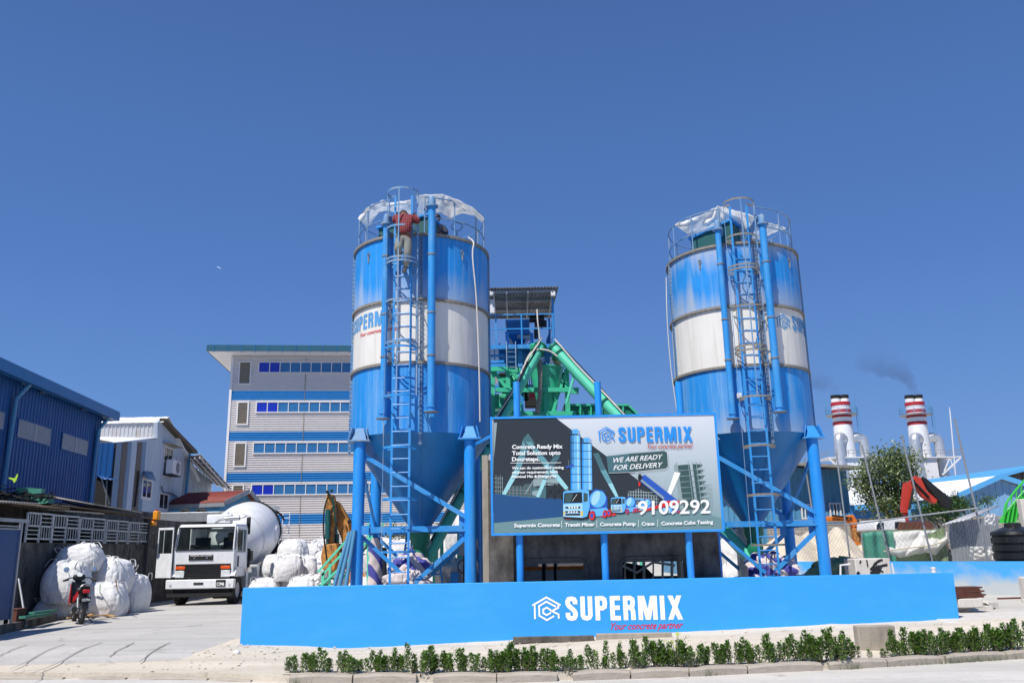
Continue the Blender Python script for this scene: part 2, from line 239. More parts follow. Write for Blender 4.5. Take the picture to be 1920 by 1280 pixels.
# ---------------------------------------------------------------- mesh building
class MB:
    def __init__(s): s.v = []; s.f = []; s.m = []; s.cur = 0
    def add(s, vs, fs):
        o = len(s.v); s.v += [tuple(v) for v in vs]; s.f += [tuple(i+o for i in f) for f in fs]; s.m += [s.cur]*len(fs); return s
    def bx(s, x0, x1, y0, y1, z0, z1):
        return s.add([(x0, y0, z0), (x1, y0, z0), (x1, y1, z0), (x0, y1, z0), (x0, y0, z1), (x1, y0, z1), (x1, y1, z1), (x0, y1, z1)],
                     [(0, 3, 2, 1), (4, 5, 6, 7), (0, 1, 5, 4), (1, 2, 6, 5), (2, 3, 7, 6), (3, 0, 4, 7)])
    def box(s, c, size, rot=None):
        h = [x/2 for x in size]; vs = [V((a*h[0], b*h[1], d*h[2])) for d in (-1, 1) for a, b in ((-1, -1), (1, -1), (1, 1), (-1, 1))]
        if rot is not None: vs = [rot @ v for v in vs]
        return s.add([v+V(c) for v in vs], [(0, 3, 2, 1), (4, 5, 6, 7), (0, 1, 5, 4), (1, 2, 6, 5), (2, 3, 7, 6), (3, 0, 4, 7)])
    def hexa(s, b, t):  # four bottom points, four top points, any prismatoid
        return s.add(list(b)+list(t), [(0, 3, 2, 1), (4, 5, 6, 7), (0, 1, 5, 4), (1, 2, 6, 5), (2, 3, 7, 6), (3, 0, 4, 7)])
    def tube(s, p0, p1, r0, r1=None, n=12, caps=True):
        p0 = V(p0); p1 = V(p1); r1 = r0 if r1 is None else r1; d = (p1-p0).normalized(); a = d.orthogonal().normalized(); b = d.cross(a)
        vs = []; 
        for p, r in ((p0, r0), (p1, r1)):
            for k in range(n): t = 2*PI*k/n; vs.append(p+a*(r*math.cos(t))+b*(r*math.sin(t)))
        fs = [(k, (k+1) % n, n+(k+1) % n, n+k) for k in range(n)]
        if caps: fs += [tuple(range(n-1, -1, -1)), tuple(range(n, 2*n))]
        return s.add(vs, fs)
    def path(s, pts, r, n=8, closed=False):
        pts = [V(p) for p in pts]; N = len(pts); vs = []; a = None
        for i, p in enumerate(pts):
            if closed: d = (pts[(i+1) % N]-pts[i-1]).normalized()
            else: d = (pts[min(i+1, N-1)]-pts[max(i-1, 0)]).normalized()
            if a is None: a = d.orthogonal().normalized()
            a = (a-d*a.dot(d)); a = a.normalized() if a.length > 1e-6 else d.orthogonal().normalized(); b = d.cross(a)
            rr = r[i] if isinstance(r, (list, tuple)) else r
            for k in range(n): t = 2*PI*k/n; vs.append(p+a*(rr*math.cos(t))+b*(rr*math.sin(t)))
        fs = []
        for i in range(N if closed else N-1):
            j = (i+1) % N
            for k in range(n): fs.append((i*n+k, i*n+(k+1) % n, j*n+(k+1) % n, j*n+k))
        if not closed: fs += [tuple(range(n-1, -1, -1)), tuple((N-1)*n+k for k in range(n))]
        return s.add(vs, fs)
    def lathe(s, prof, c=(0, 0, 0), n=48, a0=0, a1=2*PI, axis=None):
        c = V(c); full = abs(a1-a0-2*PI) < 1e-6; m = n if full else n+1; vs = []
        Q = V((0, 0, 1)).rotation_difference(V(axis).normalized()).to_matrix() if axis is not None else None
        for r, z in prof:
            for k in range(m):
                t = a0+(a1-a0)*k/n; p = V((r*math.cos(t), r*math.sin(t), z))
                if Q is not None: p = Q @ p
                vs.append(c+p)
        fs = []
        for i in range(len(prof)-1):
            for k in range(n):
                k2 = (k+1) % m; fs.append((i*m+k, i*m+k2, (i+1)*m+k2, (i+1)*m+k))
        return s.add(vs, fs)
    def beam(s, p0, p1, w, h, up=(0, 0, 1)):
        p0 = V(p0); p1 = V(p1); d = (p1-p0).normalized(); u = V(up); x = d.cross(u)
        if x.length < 1e-4: x = d.cross(V((0, 1, 0)))
        x.normalize(); y = x.cross(d).normalized(); vs = []
        for p in (p0, p1):
            for a, b in ((-1, -1), (1, -1), (1, 1), (-1, 1)): vs.append(p+x*(a*w/2)+y*(b*h/2))
        return s.add(vs, [(0, 3, 2, 1), (4, 5, 6, 7), (0, 1, 5, 4), (1, 2, 6, 5), (2, 3, 7, 6), (3, 0, 4, 7)])
    def prism(s, poly, d):  # planar 3D polygon thickened by the vector d
        n = len(poly); d = V(d); vs = [V(p) for p in poly]+[V(p)+d for p in poly]
        return s.add(vs, [tuple(range(n-1, -1, -1)), tuple(range(n, 2*n))]+[(k, (k+1) % n, n+(k+1) % n, n+k) for k in range(n)])
    def grid(s, fn, nu, nv):
        vs = [fn(i/nu, j/nv) for j in range(nv+1) for i in range(nu+1)]
        return s.add(vs, [(j*(nu+1)+i, j*(nu+1)+i+1, (j+1)*(nu+1)+i+1, (j+1)*(nu+1)+i) for j in range(nv) for i in range(nu)])
    def corr(s, p0, p1, z0a, z0b, z1a, z1b, pitch=.2, dep=.03, nrm=None):
        # upright corrugated sheet from p0 to p1 (xy), ribs vertical
        p0 = V((p0[0], p0[1], 0)); p1 = V((p1[0], p1[1], 0)); L = (p1-p0).length; d = (p1-p0)/L; nn = V(nrm) if nrm else V((d.y, -d.x, 0)); k = max(1, int(L/pitch)); st = []
        for i in range(k):
            for a, h in ((0, 0), (.45, 0), (.58, 1), (.87, 1)): st.append(((i+a)/k, h))
        st.append((1, 0)); vs = []
        for a, h in st:
            q = p0+d*(L*a)+nn*(dep*h); vs += [(q.x, q.y, z0a+(z0b-z0a)*a), (q.x, q.y, z1a+(z1b-z1a)*a)]
        return s.add(vs, [(2*i, 2*i+2, 2*i+3, 2*i+1) for i in range(len(st)-1)])
    def sheet(s, a, b, c, d, pitch=.2, dep=.03):
        # corrugated sheet over the quad a-b-c-d; ribs run from a-b towards d-c
        a, b, c, d = V(a), V(b), V(c), V(d); nn = (b-a).cross(d-a).normalized(); L = (b-a).length; k = max(1, int(L/pitch)); vs = []; st = []
        for i in range(k):
            for t, h in ((0, 0), (.3, 0), (.5, 1), (.8, 1)): st.append(((i+t)/k, h))
        st.append((1, 0))
        for t, h in st: vs += [a.lerp(b, t)+nn*dep*h, d.lerp(c, t)+nn*dep*h]
        return s.add(vs, [(2*i, 2*i+2, 2*i+3, 2*i+1) for i in range(len(st)-1)])

def rootmat(o):
    while o.parent: o = o.parent
    return Matrix.Translation(o.location) @ Matrix.Rotation(o.rotation_euler.z, 4, 'Z')
def isl(mb):
    par = list(range(len(mb.v)))
    def fd(a):
        while par[a] != a: par[a] = par[par[a]]; a = par[a]
        return a
    for f in mb.f:
        for i in f[1:]: par[fd(i)] = fd(f[0])
    g = {}
    for f, k in zip(mb.f, mb.m): g.setdefault(fd(f[0]), []).append((f, k))
    out = []
    for fs in g.values():
        m = MB(); ix = {}
        for f, k in fs:
            for i in f:
                if i not in ix: ix[i] = len(m.v); m.v.append(mb.v[i])
            m.f.append(tuple(ix[i] for i in f)); m.m.append(k)
        out.append(m)
    return out
def each(name, mb, mats, parent=None, **k): return [build(name, q, mats, parent, **k) for q in isl(mb)]
def build(name, mb, mats, parent=None, w=False, sharp=35, bev=0, label=None, solid=0, sub=0):
    me = bpy.data.meshes.new(name)
    vs = mb.v
    if w and parent is not None:
        im = rootmat(parent).inverted(); vs = [tuple(im @ V(v)) for v in vs]
    me.from_pydata(vs, [], mb.f); 
    for mm in (mats if isinstance(mats, (list, tuple)) else [mats]): me.materials.append(MATS[mm])
    if any(mb.m): me.polygons.foreach_set('material_index', mb.m)
    me.polygons.foreach_set('use_smooth', [True]*len(me.polygons)); me.set_sharp_from_angle(angle=RAD(sharp)); me.update()
    o = bpy.data.objects.new(name, me); C.objects.link(o)
    if parent is not None: o.parent = parent
    if sub: md = o.modifiers.new('sub', 'SUBSURF'); md.levels = md.render_levels = sub
    if solid: md = o.modifiers.new('solid', 'SOLIDIFY'); md.thickness = solid; md.offset = 0
    if bev: md = o.modifiers.new('bev', 'BEVEL'); md.width = bev; md.segments = 2; md.limit_method = 'ANGLE'; md.angle_limit = RAD(40)
    if label: o['label'] = label
    return o
def thing(name, label, cat, loc=(0, 0, 0), rz=0, group=None):
    o = bpy.data.objects.new(name, None); C.objects.link(o); o.location = loc; o.rotation_euler = (0, 0, rz); o.empty_display_size = .2
    o['label'] = label; o['category'] = cat
    if group: o['group'] = group
    return o
def tag(o, label, cat, group=None):
    o['label'] = label; o['category'] = cat
    if group: o['group'] = group
    return o
def struct(name, mb, m, **k): o = build(name, mb, m, **k); o['kind'] = 'structure'; return o
def copy_tree(o, parent=None):
    c = o.copy(); C.objects.link(c)
    if parent is not None: c.parent = parent
    for ch in list(o.children): copy_tree(ch, c)
    return c
def nz(x, y=0, z=0): return noise.noise(V((x, y, z)))

# ---------------------------------------------------------------- lettering
def strip(pts, wd, closed=False):
    n = len(pts); L = []; R = []
    for i in range(n):
        a = V(pts[i-1]) if i > 0 else None; b = V(pts[i]); c = V(pts[i+1]) if i < n-1 else None
        d1 = (b-a).normalized() if a is not None else (c-b).normalized(); d2 = (c-b).normalized() if c is not None else d1
        n1 = V((-d1.y, d1.x)); n2 = V((-d2.y, d2.x)); m = (n1+n2).normalized(); k = wd/2/max(.4, m.dot(n1)); L.append(b+m*k); R.append(b-m*k)
    return [[R[i], R[i+1], L[i+1], L[i]] for i in range(n-1)]
LET = {
 'S': (.87, [[(.70, 1.18), (.70, 1.40), (.62, 1.54), (.435, 1.59), (.25, 1.54), (.17, 1.40), (.17, 1.22), (.25, 1.06), (.60, .74), (.70, .56), (.70, .35), (.62, .21), (.435, .16), (.25, .21), (.17, .35), (.17, .58)]]),
 'U': (.87, [[(.17, 1.75), (.17, .38), (.25, .22), (.435, .16), (.62, .22), (.70, .38), (.70, 1.75)]]),
 'P': (.87, [[(.17, 0), (.17, 1.75)], [(.2, 1.6), (.52, 1.6), (.67, 1.5), (.70, 1.25), (.67, .98), (.52, .88), (.2, .88)]]),
 'E': (.75, [[(.17, 0), (.17, 1.75)], [(.2, .15), (.75, .15)], [(.2, .9), (.70, .9)], [(.2, 1.6), (.75, 1.6)]]),
 'R': (.90, [[(.17, 0), (.17, 1.75)], [(.2, 1.6), (.52, 1.6), (.67, 1.5), (.70, 1.3), (.67, 1.05), (.52, .93), (.2, .93)], [(.45, .9), (.64, .8), (.70, .62), (.72, 0)]]),
 'M': (1.35, [[(.15, 0), (.15, 1.75)], [(1.2, 0), (1.2, 1.75)], ['q', (.5, 0), (.85, 0), (.46, 1.75), (.1, 1.75)], ['q', (.5, 0), (.85, 0), (1.25, 1.75), (.89, 1.75)]]),
 'I': (.38, [[(.19, 0), (.19, 1.75)]]),
 'X': (1.07, [['q', (0, 0), (.36, 0), (1.04, 1.75), (.68, 1.75)], ['q', (.71, 0), (1.07, 0), (.40, 1.75), (.03, 1.75)]])}
def supermix(h):   # list of (layer, quad) in 2D; height h
    out = []; x = 0; k = h/1.75
    for ch in 'SUPERMIX':
        wdt, st = LET[ch]
        for i, s in enumerate(st):
            for q in ([[V((x+a, b)) for a, b in s[1:]]] if s[0] == 'q' else strip([(x+a, b) for a, b in s], .33)): out.append((i, [(p.x*k, p.y*k) for p in q]))
        x += wdt+.19
    return out, (x-.19)*k
LOGO = [[(383, 287), (483, 233), (583, 287)], [(399, 282), (399, 380)], [(550, 298), (483, 262), (430, 292), (430, 357), (483, 388), (534, 360)],
        [(567, 282), (567, 304), (520, 326), (567, 350), (567, 378)], [(513, 320), (483, 302), (459, 315), (459, 341), (483, 354), (513, 337)]]
def logo(h):
    k = h/165.0; out = []
    for i, s in enumerate(LOGO):
        for q in strip([((a-383)*k, (393-b)*k) for a, b in s], 12.5*k): out.append((i, [(p.x, p.y) for p in q]))
    return out, 200*k
def text2d(s, bold=0.0, shear=0.0, sp=1.0):
    cu = bpy.data.curves.new('t', 'FONT'); cu.body = s; cu.size = 1; cu.offset = bold; cu.shear = shear; cu.space_character = sp; cu.resolution_u = 3
    o = bpy.data.objects.new('t', cu); C.objects.link(o); bpy.context.view_layer.update()
    me = bpy.data.meshes.new_from_object(o); vs = [(v.co.x, v.co.y) for v in me.vertices]; fs = [tuple(p.vertices) for p in me.polygons]
    bpy.data.objects.remove(o); bpy.data.curves.remove(cu); bpy.data.meshes.remove(me)
    x0 = min(v[0] for v in vs); x1 = max(v[0] for v in vs)
    return [((x-x0)/(x1-x0), y) for x, y in vs], fs   # x normalised 0..1, y in em

def flat(mb, quads, mp):
    for layer, q in quads: mb.add([mp(x, y, layer) for x, y in q], [tuple(range(len(q)))])
    return mb
def textmb(mb, s, mp, bold=0, shear=0, asp=None):
    vs, fs = text2d(s, bold, shear); return mb.add([mp(x, y) for x, y in vs], fs)

# ---------------------------------------------------------------- the ground, road, kerb
XK = [(-14.0, 14.6), (-9.0, 14.35), (-5.0, 13.75), (-3.4, 13.2), (0, 12.85), (2.5, 13.1), (5.0, 13.55), (8.0, 14.35), (11, 15.4), (16, 17.2)]
def kerb_y(x):
    for (a, ya), (b, yb) in zip(XK, XK[1:]):
        if a <= x <= b: return ya+(yb-ya)*(x-a)/(b-a)
    return XK[0][1] if x < XK[0][0] else XK[-1][1]
def gz(x, y):      # sand strip and yard level: the yard dips a little towards the street
    a = max(0, min(1, (19.5-y)/2.0))
    t = max(-1, min(1, (x-3.2)/5.6))
    side = -.13+.13*(t+1) if x > -5.6 else max(-.13, -.13+.0*x)
    if x < -3.5: side = -.13+min(1, max(0, (-3.5-x)/2))*.10
    k = max(0, min(1, (y-kerb_y(x)-.5)/1.8)); k = k*k*(3-2*k)
    return a*(-.12*(1-k)+side*k)
m = MB()
def gfn(u, v):
    x = -30+60*u; y0 = kerb_y(x)+.1; y = y0+(24-y0)*v
    n = nz(x*.9, y*.9)*.03+nz(x*3, y*3, 2)*.012
    if x < -5.2 or y > 18: n *= .2
    return (x, y, gz(x, y)+n)
m.grid(gfn, 300, 70)
m.grid(lambda u, v: (-30+60*u, kerb_y(-30+60*u)+.1, gfn(u, 0)[2]-.2*v), 300, 1)
struct('ground', m, 'sand_m')
def dfn(u, v):
    y = 14.9+(60-14.9)*v; x = -5.0-24*u+((.55*nz(v*9, 3)+.25*nz(v*31, 8)) if u == 0 else 0); return (x, y, (-.03 if v == 0 or u == 0 else .022)+gz(x, y)+.01*nz(x*.3, v*14))
m = MB(); m.grid(dfn, 24, 120)
struct('driveway', m, 'apron_m')
m = MB(); m.grid(lambda u, v: (-400+800*u, 23.9+900*v*v, -.004), 20, 20); struct('yard', m, 'ground_m')
m = MB(); m.grid(lambda u, v: (8.0+22*u+.3*nz(v*12, 1)*(1-u), 18.2+8*v, .075-.06*v+.01*nz(u*9, v*9)), 20, 20); struct('side_pavement', m, 'ground_m')
m = MB(); m.grid(lambda u, v: (-60+120*u, -12+(kerb_y(-60+120*u)+1.6+12)*v, -.215+.006*nz(u*40, v*8)), 200, 30); struct('road', m, 'road_m')
# joints sawn in the driveway concrete
for i, (a, b) in enumerate([((0, 1225), (50, 1208)), ((20, 1243), (120, 1207)), ((58, 1252), (190, 1204)), ((205, 1226), (253, 1204)), ((262, 1232), (318, 1204))]):
    m = MB(); p = G(*a); q = G(*b); p.z = q.z = 0; pts = []
    for k in range(9):
        c = p.lerp(q, k/8); c.x += .03*nz(k*1.7, i*5); c.z = .04+gz(c.x, c.y); pts.append(c)
    d = (q-p).normalized(); s = V((-d.y, d.x, 0))
    vs = []
    for k, c in enumerate(pts): wd = .011*(.4+.9*abs(nz(k*.9, i)))+.004; vs += [c-s*wd, c+s*wd]
    m.add(vs, [(2*k, 2*k+2, 2*k+3, 2*k+1) for k in range(8)])
    struct('pavement_crack', m, 'crack_m')
# small stones and clods on the sand strip
m = MB()
for k in range(900):
    x = rnd.uniform(-5.5, 12); y = rnd.uniform(kerb_y(x)+.5, 17.2); r = rnd.choice([.008, .012, .02, .03])*rnd.uniform(.6, 1.3)
    if rnd.random() < .2: x = rnd.uniform(-12, -4)
    z = gz(x, y)+.01
    vs = [(x+r*a*rnd.uniform(.6, 1.3), y+r*b*rnd.uniform(.6, 1.3), z+r*c*rnd.uniform(.4, .9)) for a, b, c in ((1, 0, 0), (0, 1, 0), (-1, 0, 0), (0, -1, 0), (0, 0, 1), (0, 0, -1))]
    m.add(vs, [(0, 1, 4), (1, 2, 4), (2, 3, 4), (3, 0, 4), (1, 0, 5), (2, 1, 5), (3, 2, 5), (0, 3, 5)])
o = build('gravel', m, 'sand_m'); o['kind'] = 'stuff'; tag(o, 'loose pebbles and clods scattered over the sand strip before the wall', 'gravel')
# kerb stones along the road with two gaps
m = MB()
def kerbrun(x0, x1, h=.125, wd=.17):
    k = max(2, int((x1-x0)/.25)); ends = []
    pr = []
    for i in range(k+1):
        x = x0+(x1-x0)*i/k; y = kerb_y(x); j = .008*nz(x*5, 1); t = .02 if i in (0, k) else 0
        pr.append([(x, y+j, -.23), (x, y+j, -.215+h-.03-t), (x, y+.03+j, -.215+h-t), (x, y+wd, -.215+h+.003-t), (x, y+wd, -.23)])
    vs = [p for r in pr for p in r]; fs = []
    for i in range(k):
        for a in range(4): fs.append((i*5+a, (i+1)*5+a, (i+1)*5+a+1, i*5+a+1))
    fs += [(4, 3, 2, 1, 0), tuple(k*5+a for a in range(5))]
    m.add(vs, fs)
def kx(px): 
    x = (px-960)/1595*13.2
    for _ in range(6): x = P(px, 1250, kerb_y(x)).x
    return x
bounds = [(543, 660), (663, 780), (812, 930), (932, 1044), (1074, 1180), (1183, 1290), (1293, 1400), (1403, 1541), (1556, 1664), (1666, 1767), (1778, 1890), (1892, 2050)]
for a, b in bounds: kerbrun(kx(a), kx(b))
for a, b in ((-200, 118), (150, 235), (262, 388), (393, 470)): kerbrun(kx(a), kx(b), h=.045, wd=.3)
struct('kerb', m, 'kerb')
m = MB(); m.grid(lambda u, v: (lambda x: (x, kerb_y(x)+.15+.95*v, -.112+.015*nz(x*4, v*3)))(-3.5+20*u), 160, 5)
struct('planting_bed', m, 'sand_m')

# ---------------------------------------------------------------- the long blue front wall
WL = V((P(450, 1200, 17.0).x, 17.0, 0)); WR = V((P(1799, 1160, 17.9).x, 17.9, 0)); wd = (WR-WL).normalized(); wn = V((wd.y, -wd.x, 0))
t = thing('boundary_wall', 'long low bright blue wall with white lettering along the front of the plant', 'wall', WL)
m = MB(); LN = (WR-WL).length
def wbox(m, a, b, z0, z1, f, bk): # along the wall, proud f to the front, bk to the rear
    p = [WL+wd*a+wn*f, WL+wd*b+wn*f, WL+wd*b-wn*bk, WL+wd*a-wn*bk]
    m.hexa([(q.x, q.y, z0) for q in p], [(q.x, q.y, z1) for q in p])
wbox(m, 0, LN, -.2, 1.0, 0, .18); build('wall_body', m, 'wall_blue', t, w=True, bev=.008)
def WP(px, py, off=.004): return PL(px, py, WL+wn*off, wn)
qs, wdt = supermix(1.0)
def wmap(x, y, l): # bilinear between the pixel corners of the word on the wall
    a = WP(1061, 1163, .004+.0009*l); b = WP(1281, 1160.5, .004+.0009*l); h = WP(1061, 1117.5, .004+.0009*l).z-a.z
    p = a.lerp(b, x/wdt); p.z += y*h; return p
m = flat(MB(), qs, wmap); build('lettering', m, 'white_letter', t, w=True)
qs, lw_ = logo(1.0)
def lmap(x, y, l):
    a = WP(999, 1163.5, .004+.0009*l); b = WP(1052, 1163, .004+.0009*l); h = WP(1020, 1117.5, .004+.0009*l).z-a.z; p = a.lerp(b, x/lw_); p.z += y*h; return p
m = flat(MB(), qs, lmap); build('emblem', m, 'white_letter', t, w=True)
def tmap(px0, py0, px1, py1, em, pf, rot=None):
    def f(x, y):
        a = pf(px0, py0); b = pf(px1, py1); p = a.lerp(b, x); u = pf(px0, py0-em)-a; return p+u*y
    return f
m = textmb(MB(), 'Your concrete partner', tmap(1145, 1180, 1281, 1177, 19, WP), bold=.012, shear=.45); build('slogan', m, 'red_letter', t, w=True)

# concrete stub standing in front of the wall
a = P(1613, 1218, 14.75); b = P(1683, 1216, 14.75)
t = tag(build('concrete_stub', MB().bx(0, b.x-a.x, 0, .22, -.25, P(1640, 1173, 14.75).z-gz(a.x, 14.75)+.05), 'concrete', None, bev=.012), 'plain weathered concrete block standing upright behind the hedge against the blue wall', 'block')
t.location = (a.x, 14.75, gz(a.x, 14.75)-.05)
t = tag(build('kerb_offcut', MB().bx(0, 1.5, 0, .13, 0, .11), 'concrete_dark', bev=.01), 'low dark concrete strip lying in the sand under the blue wall', 'slab'); q = G(962, 1212, -.1); t.location = (q.x, 16.55, -.06)
t = tag(build('kerb_offcut', MB().bx(0, 1.4, 0, .16, 0, .12), 'concrete', bev=.01), 'low grey concrete strip lying in the sand near the middle of the blue wall', 'slab'); t.location = (q.x+1.55, 16.62, -.05)
t = tag(build('pavement_slab', MB().prism([(0, 0, 0), (6, 2.2, 0), (6, 3.6, 0), (.2, 1.5, 0)], (0, 0, .14)), 'concrete_white', bev=.015), 'pale raised concrete pavement slab at the right end of the blue wall', 'slab'); q = G(1783, 1178, 0); t.location = (q.x, q.y, -.02)

# ---------------------------------------------------------------- hedge of young shrubs
def leaf(m, p, d, L, wd, up):
    s = d.cross(up); s = s.normalized() if s.length > 1e-4 else V((1, 0, 0)); n = s.cross(d)
    m.add([p, p+d*L*.45+s*wd+n*L*.06, p+d*L, p+d*L*.45-s*wd+n*L*.06], [(0, 1, 2, 3)])
def shrub_meshes(seed, stems, h, dusty):
    r = random.Random(seed); lf = MB(); ds = MB(); tk = MB()
    for k in range(stems):
        x = r.uniform(-.09, .09)*stems**.5; y = r.uniform(-.06, .06); hh = h*r.uniform(.55, 1.0); lx = r.uniform(-.05, .05)
        tk.path([(x*.5, y*.5, -.02), (x, y, hh*.4), (x+lx, y, hh*.9)], [.008, .006, .003], 5)
        n = int(hh*520)
        for i in range(n):
            q = r.random()**.8; z = hh*(.06+.94*q); rad = .058*(1-q**3*.7)*(.5+.5*min(1, q*4)); a = r.uniform(0, 2*PI); b = r.random()**.5
            p = V((x+lx*q+rad*b*math.cos(a), y+rad*b*math.sin(a), z)); d = V((math.cos(a)*.7, math.sin(a)*.7, r.uniform(.3, 1.2))).normalized()
            leaf(ds if (r.random() < dusty*(1.5-q*1.3)) else lf, p, d, r.uniform(.028, .046), r.uniform(.009, .015), V((0, 0, 1)))
    return lf, ds, tk
SHR = []
for k in range(9): SHR.append(shrub_meshes(50+k, [3, 4, 5, 6, 7, 2, 4, 5, 3][k], [.30, .34, .32, .36, .38, .27, .42, .30, .24][k], [.22, .3, .2, .35, .25, .4, .2, .28, .8][k]))
SHM = {}
spots = [(556, 8), (575, 4), (590, 2), (627, 1), (643, 0), (661, 2), (679, 5), (695, 0), (715, 3), (731, 1), (757, 0), (769, 1), (784, 6), (801, 4), (822, 1), (850, 6), (862, 0), (878, 4), (905, 2), (918, 0), (934, 6), (948, 4), (962, 3), (975, 1), (992, 2), (1012, 4), (1024, 0), (1046, 1), (1058, 8), (1080, 1), (1091, 0), (1121, 6), (1150, 0), (1168, 3), (1186, 8), (1203, 6), (1219, 4), (1248, 3), (1262, 6), (1286, 2), (1300, 6), (1310, 8), (1334, 4), (1362, 4), (1378, 1), (1391, 0), (1417, 6), (1425, 0), (1449, 3), (1473, 2), (1502, 6), (1514, 1), (1538, 6), (1550, 4), (1566, 6), (1578, 1), (1592, 3), (1622, 5), (1651, 8), (1686, 1), (1696, 6), (1708, 4), (1724, 2), (1745, 4), (1757, 6), (1772, 3), (1790, 6), (1804, 4), (1818, 6), (1828, 3), (1850, 6), (1862, 4), (1876, 3), (1893, 1), (1908, 4)]
place = ['low', 'small', 'tall', 'bushy', 'thin']
KN = ['three stemmed small', 'four stemmed leafy', 'bushy mid sized', 'broad dense', 'widest densest', 'sparse two stemmed', 'tall pointed', 'rounded', 'grey dust coated']
def where(px):
    if px < 540: return 'left end'
    refs = [(640, 'under the left end of the lettered wall'), (800, 'before the left silo'), (1000, 'below the billboard left half'), (1110, 'under the white emblem'), (1290, 'under the white wall lettering'), (1420, 'below the right edge of the billboard'), (1600, 'before the right silo'), (1690, 'beside the upright concrete block'), (1800, 'near the right end of the blue wall'), (2000, 'by the pale slab at the right')]
    for lim, s in refs:
        if px < lim: return s
cnt = {}
for i, (px, k) in enumerate(spots):
    wv = where(px); cnt[wv] = cnt.get(wv, 0)+1
ORD = ['first', 'second', 'third', 'fourth', 'fifth', 'sixth', 'seventh', 'eighth', 'ninth', 'tenth', 'eleventh', 'twelfth', 'thirteenth', 'fourteenth', 'fifteenth']
seen = {}
for i, (px, k) in enumerate(spots):
    x = kx(px); y = kerb_y(x)+rnd.uniform(.22, .36)
    if px in (1058, 784, 1310, 1550): y = kerb_y(x)+.12
    x = P(px, 1240, y).x
    wv = where(px); seen[wv] = seen.get(wv, 0)+1
    t = thing('hedge_shrub', '%s young shrub, %s from left %s' % (KN[k], ORD[seen[wv]-1], wv), 'shrub', (x, y, -.115), rnd.uniform(-.5, .5)+(PI if rnd.random() < .5 else 0), 'young shrubs in the bed behind the kerb')
    s = rnd.uniform(.8, 1.22)*(.62 if 1600 < px < 1675 else 1); t.scale = (s, s, s*rnd.uniform(.9, 1.15))
    if k not in SHM:
        lf, ds, tk = SHR[k]; SHM[k] = [build('foliage', lf, 'hedge_leaf', t), build('dusty_foliage', ds, 'hedge_dusty', t), build('stem', tk, 'leafbark', t)]
    else:
        for c0 in SHM[k]: c = c0.copy(); C.objects.link(c); c.parent = t
# a yellow-green weed rising among the shrubs
q = P(1268, 1240, kerb_y(2.4)+.5); t = thing('weed_plant', 'yellow green broad leaved weed rising between the hedge shrubs', 'plant', (q.x, q.y, -.1)); m = MB(); tk = MB()
for k in range(26):
    a = rnd.uniform(0, 2*PI); r0 = rnd.uniform(.02, .24); p = V((r0*math.cos(a), .4*r0*math.sin(a), rnd.uniform(.12, .42))); tk.path([(0, 0, -.02), p*.5+V((0, 0, .04)), p], .004, 4)
    leaf(m, p, V((math.cos(a), math.sin(a)*.5, rnd.uniform(-.2, .6))).normalized(), rnd.uniform(.07, .11), rnd.uniform(.022, .036), V((0, 0, 1)))
build('foliage', m, 'yellow_leaf', t); build('stem', tk, 'leafbark', t)
# tufts of grass against the kerb
m = MB()
for px, n, sp in ((1330, 40, .5), (1728, 60, .8), (1800, 160, 1.0), (1860, 160, 1.0), (1600, 50, .4), (560, 40, .3)):
    x = kx(px)
    for k in range(n):
        a = x+rnd.gauss(0, sp*.25); y = kerb_y(a)-.03+rnd.uniform(-.04, .05)-(.0); h = rnd.uniform(.04, .14); d = rnd.uniform(-.06, .06)
        m.add([(a-.003, y, -.21), (a+.003, y, -.21), (a+d, y-.02, -.21+h)], [(0, 1, 2)])
o = build('grass', m, 'hedge_dusty'); o['kind'] = 'stuff'; tag(o, 'thin dry grass tufts along the foot of the kerb', 'grass')

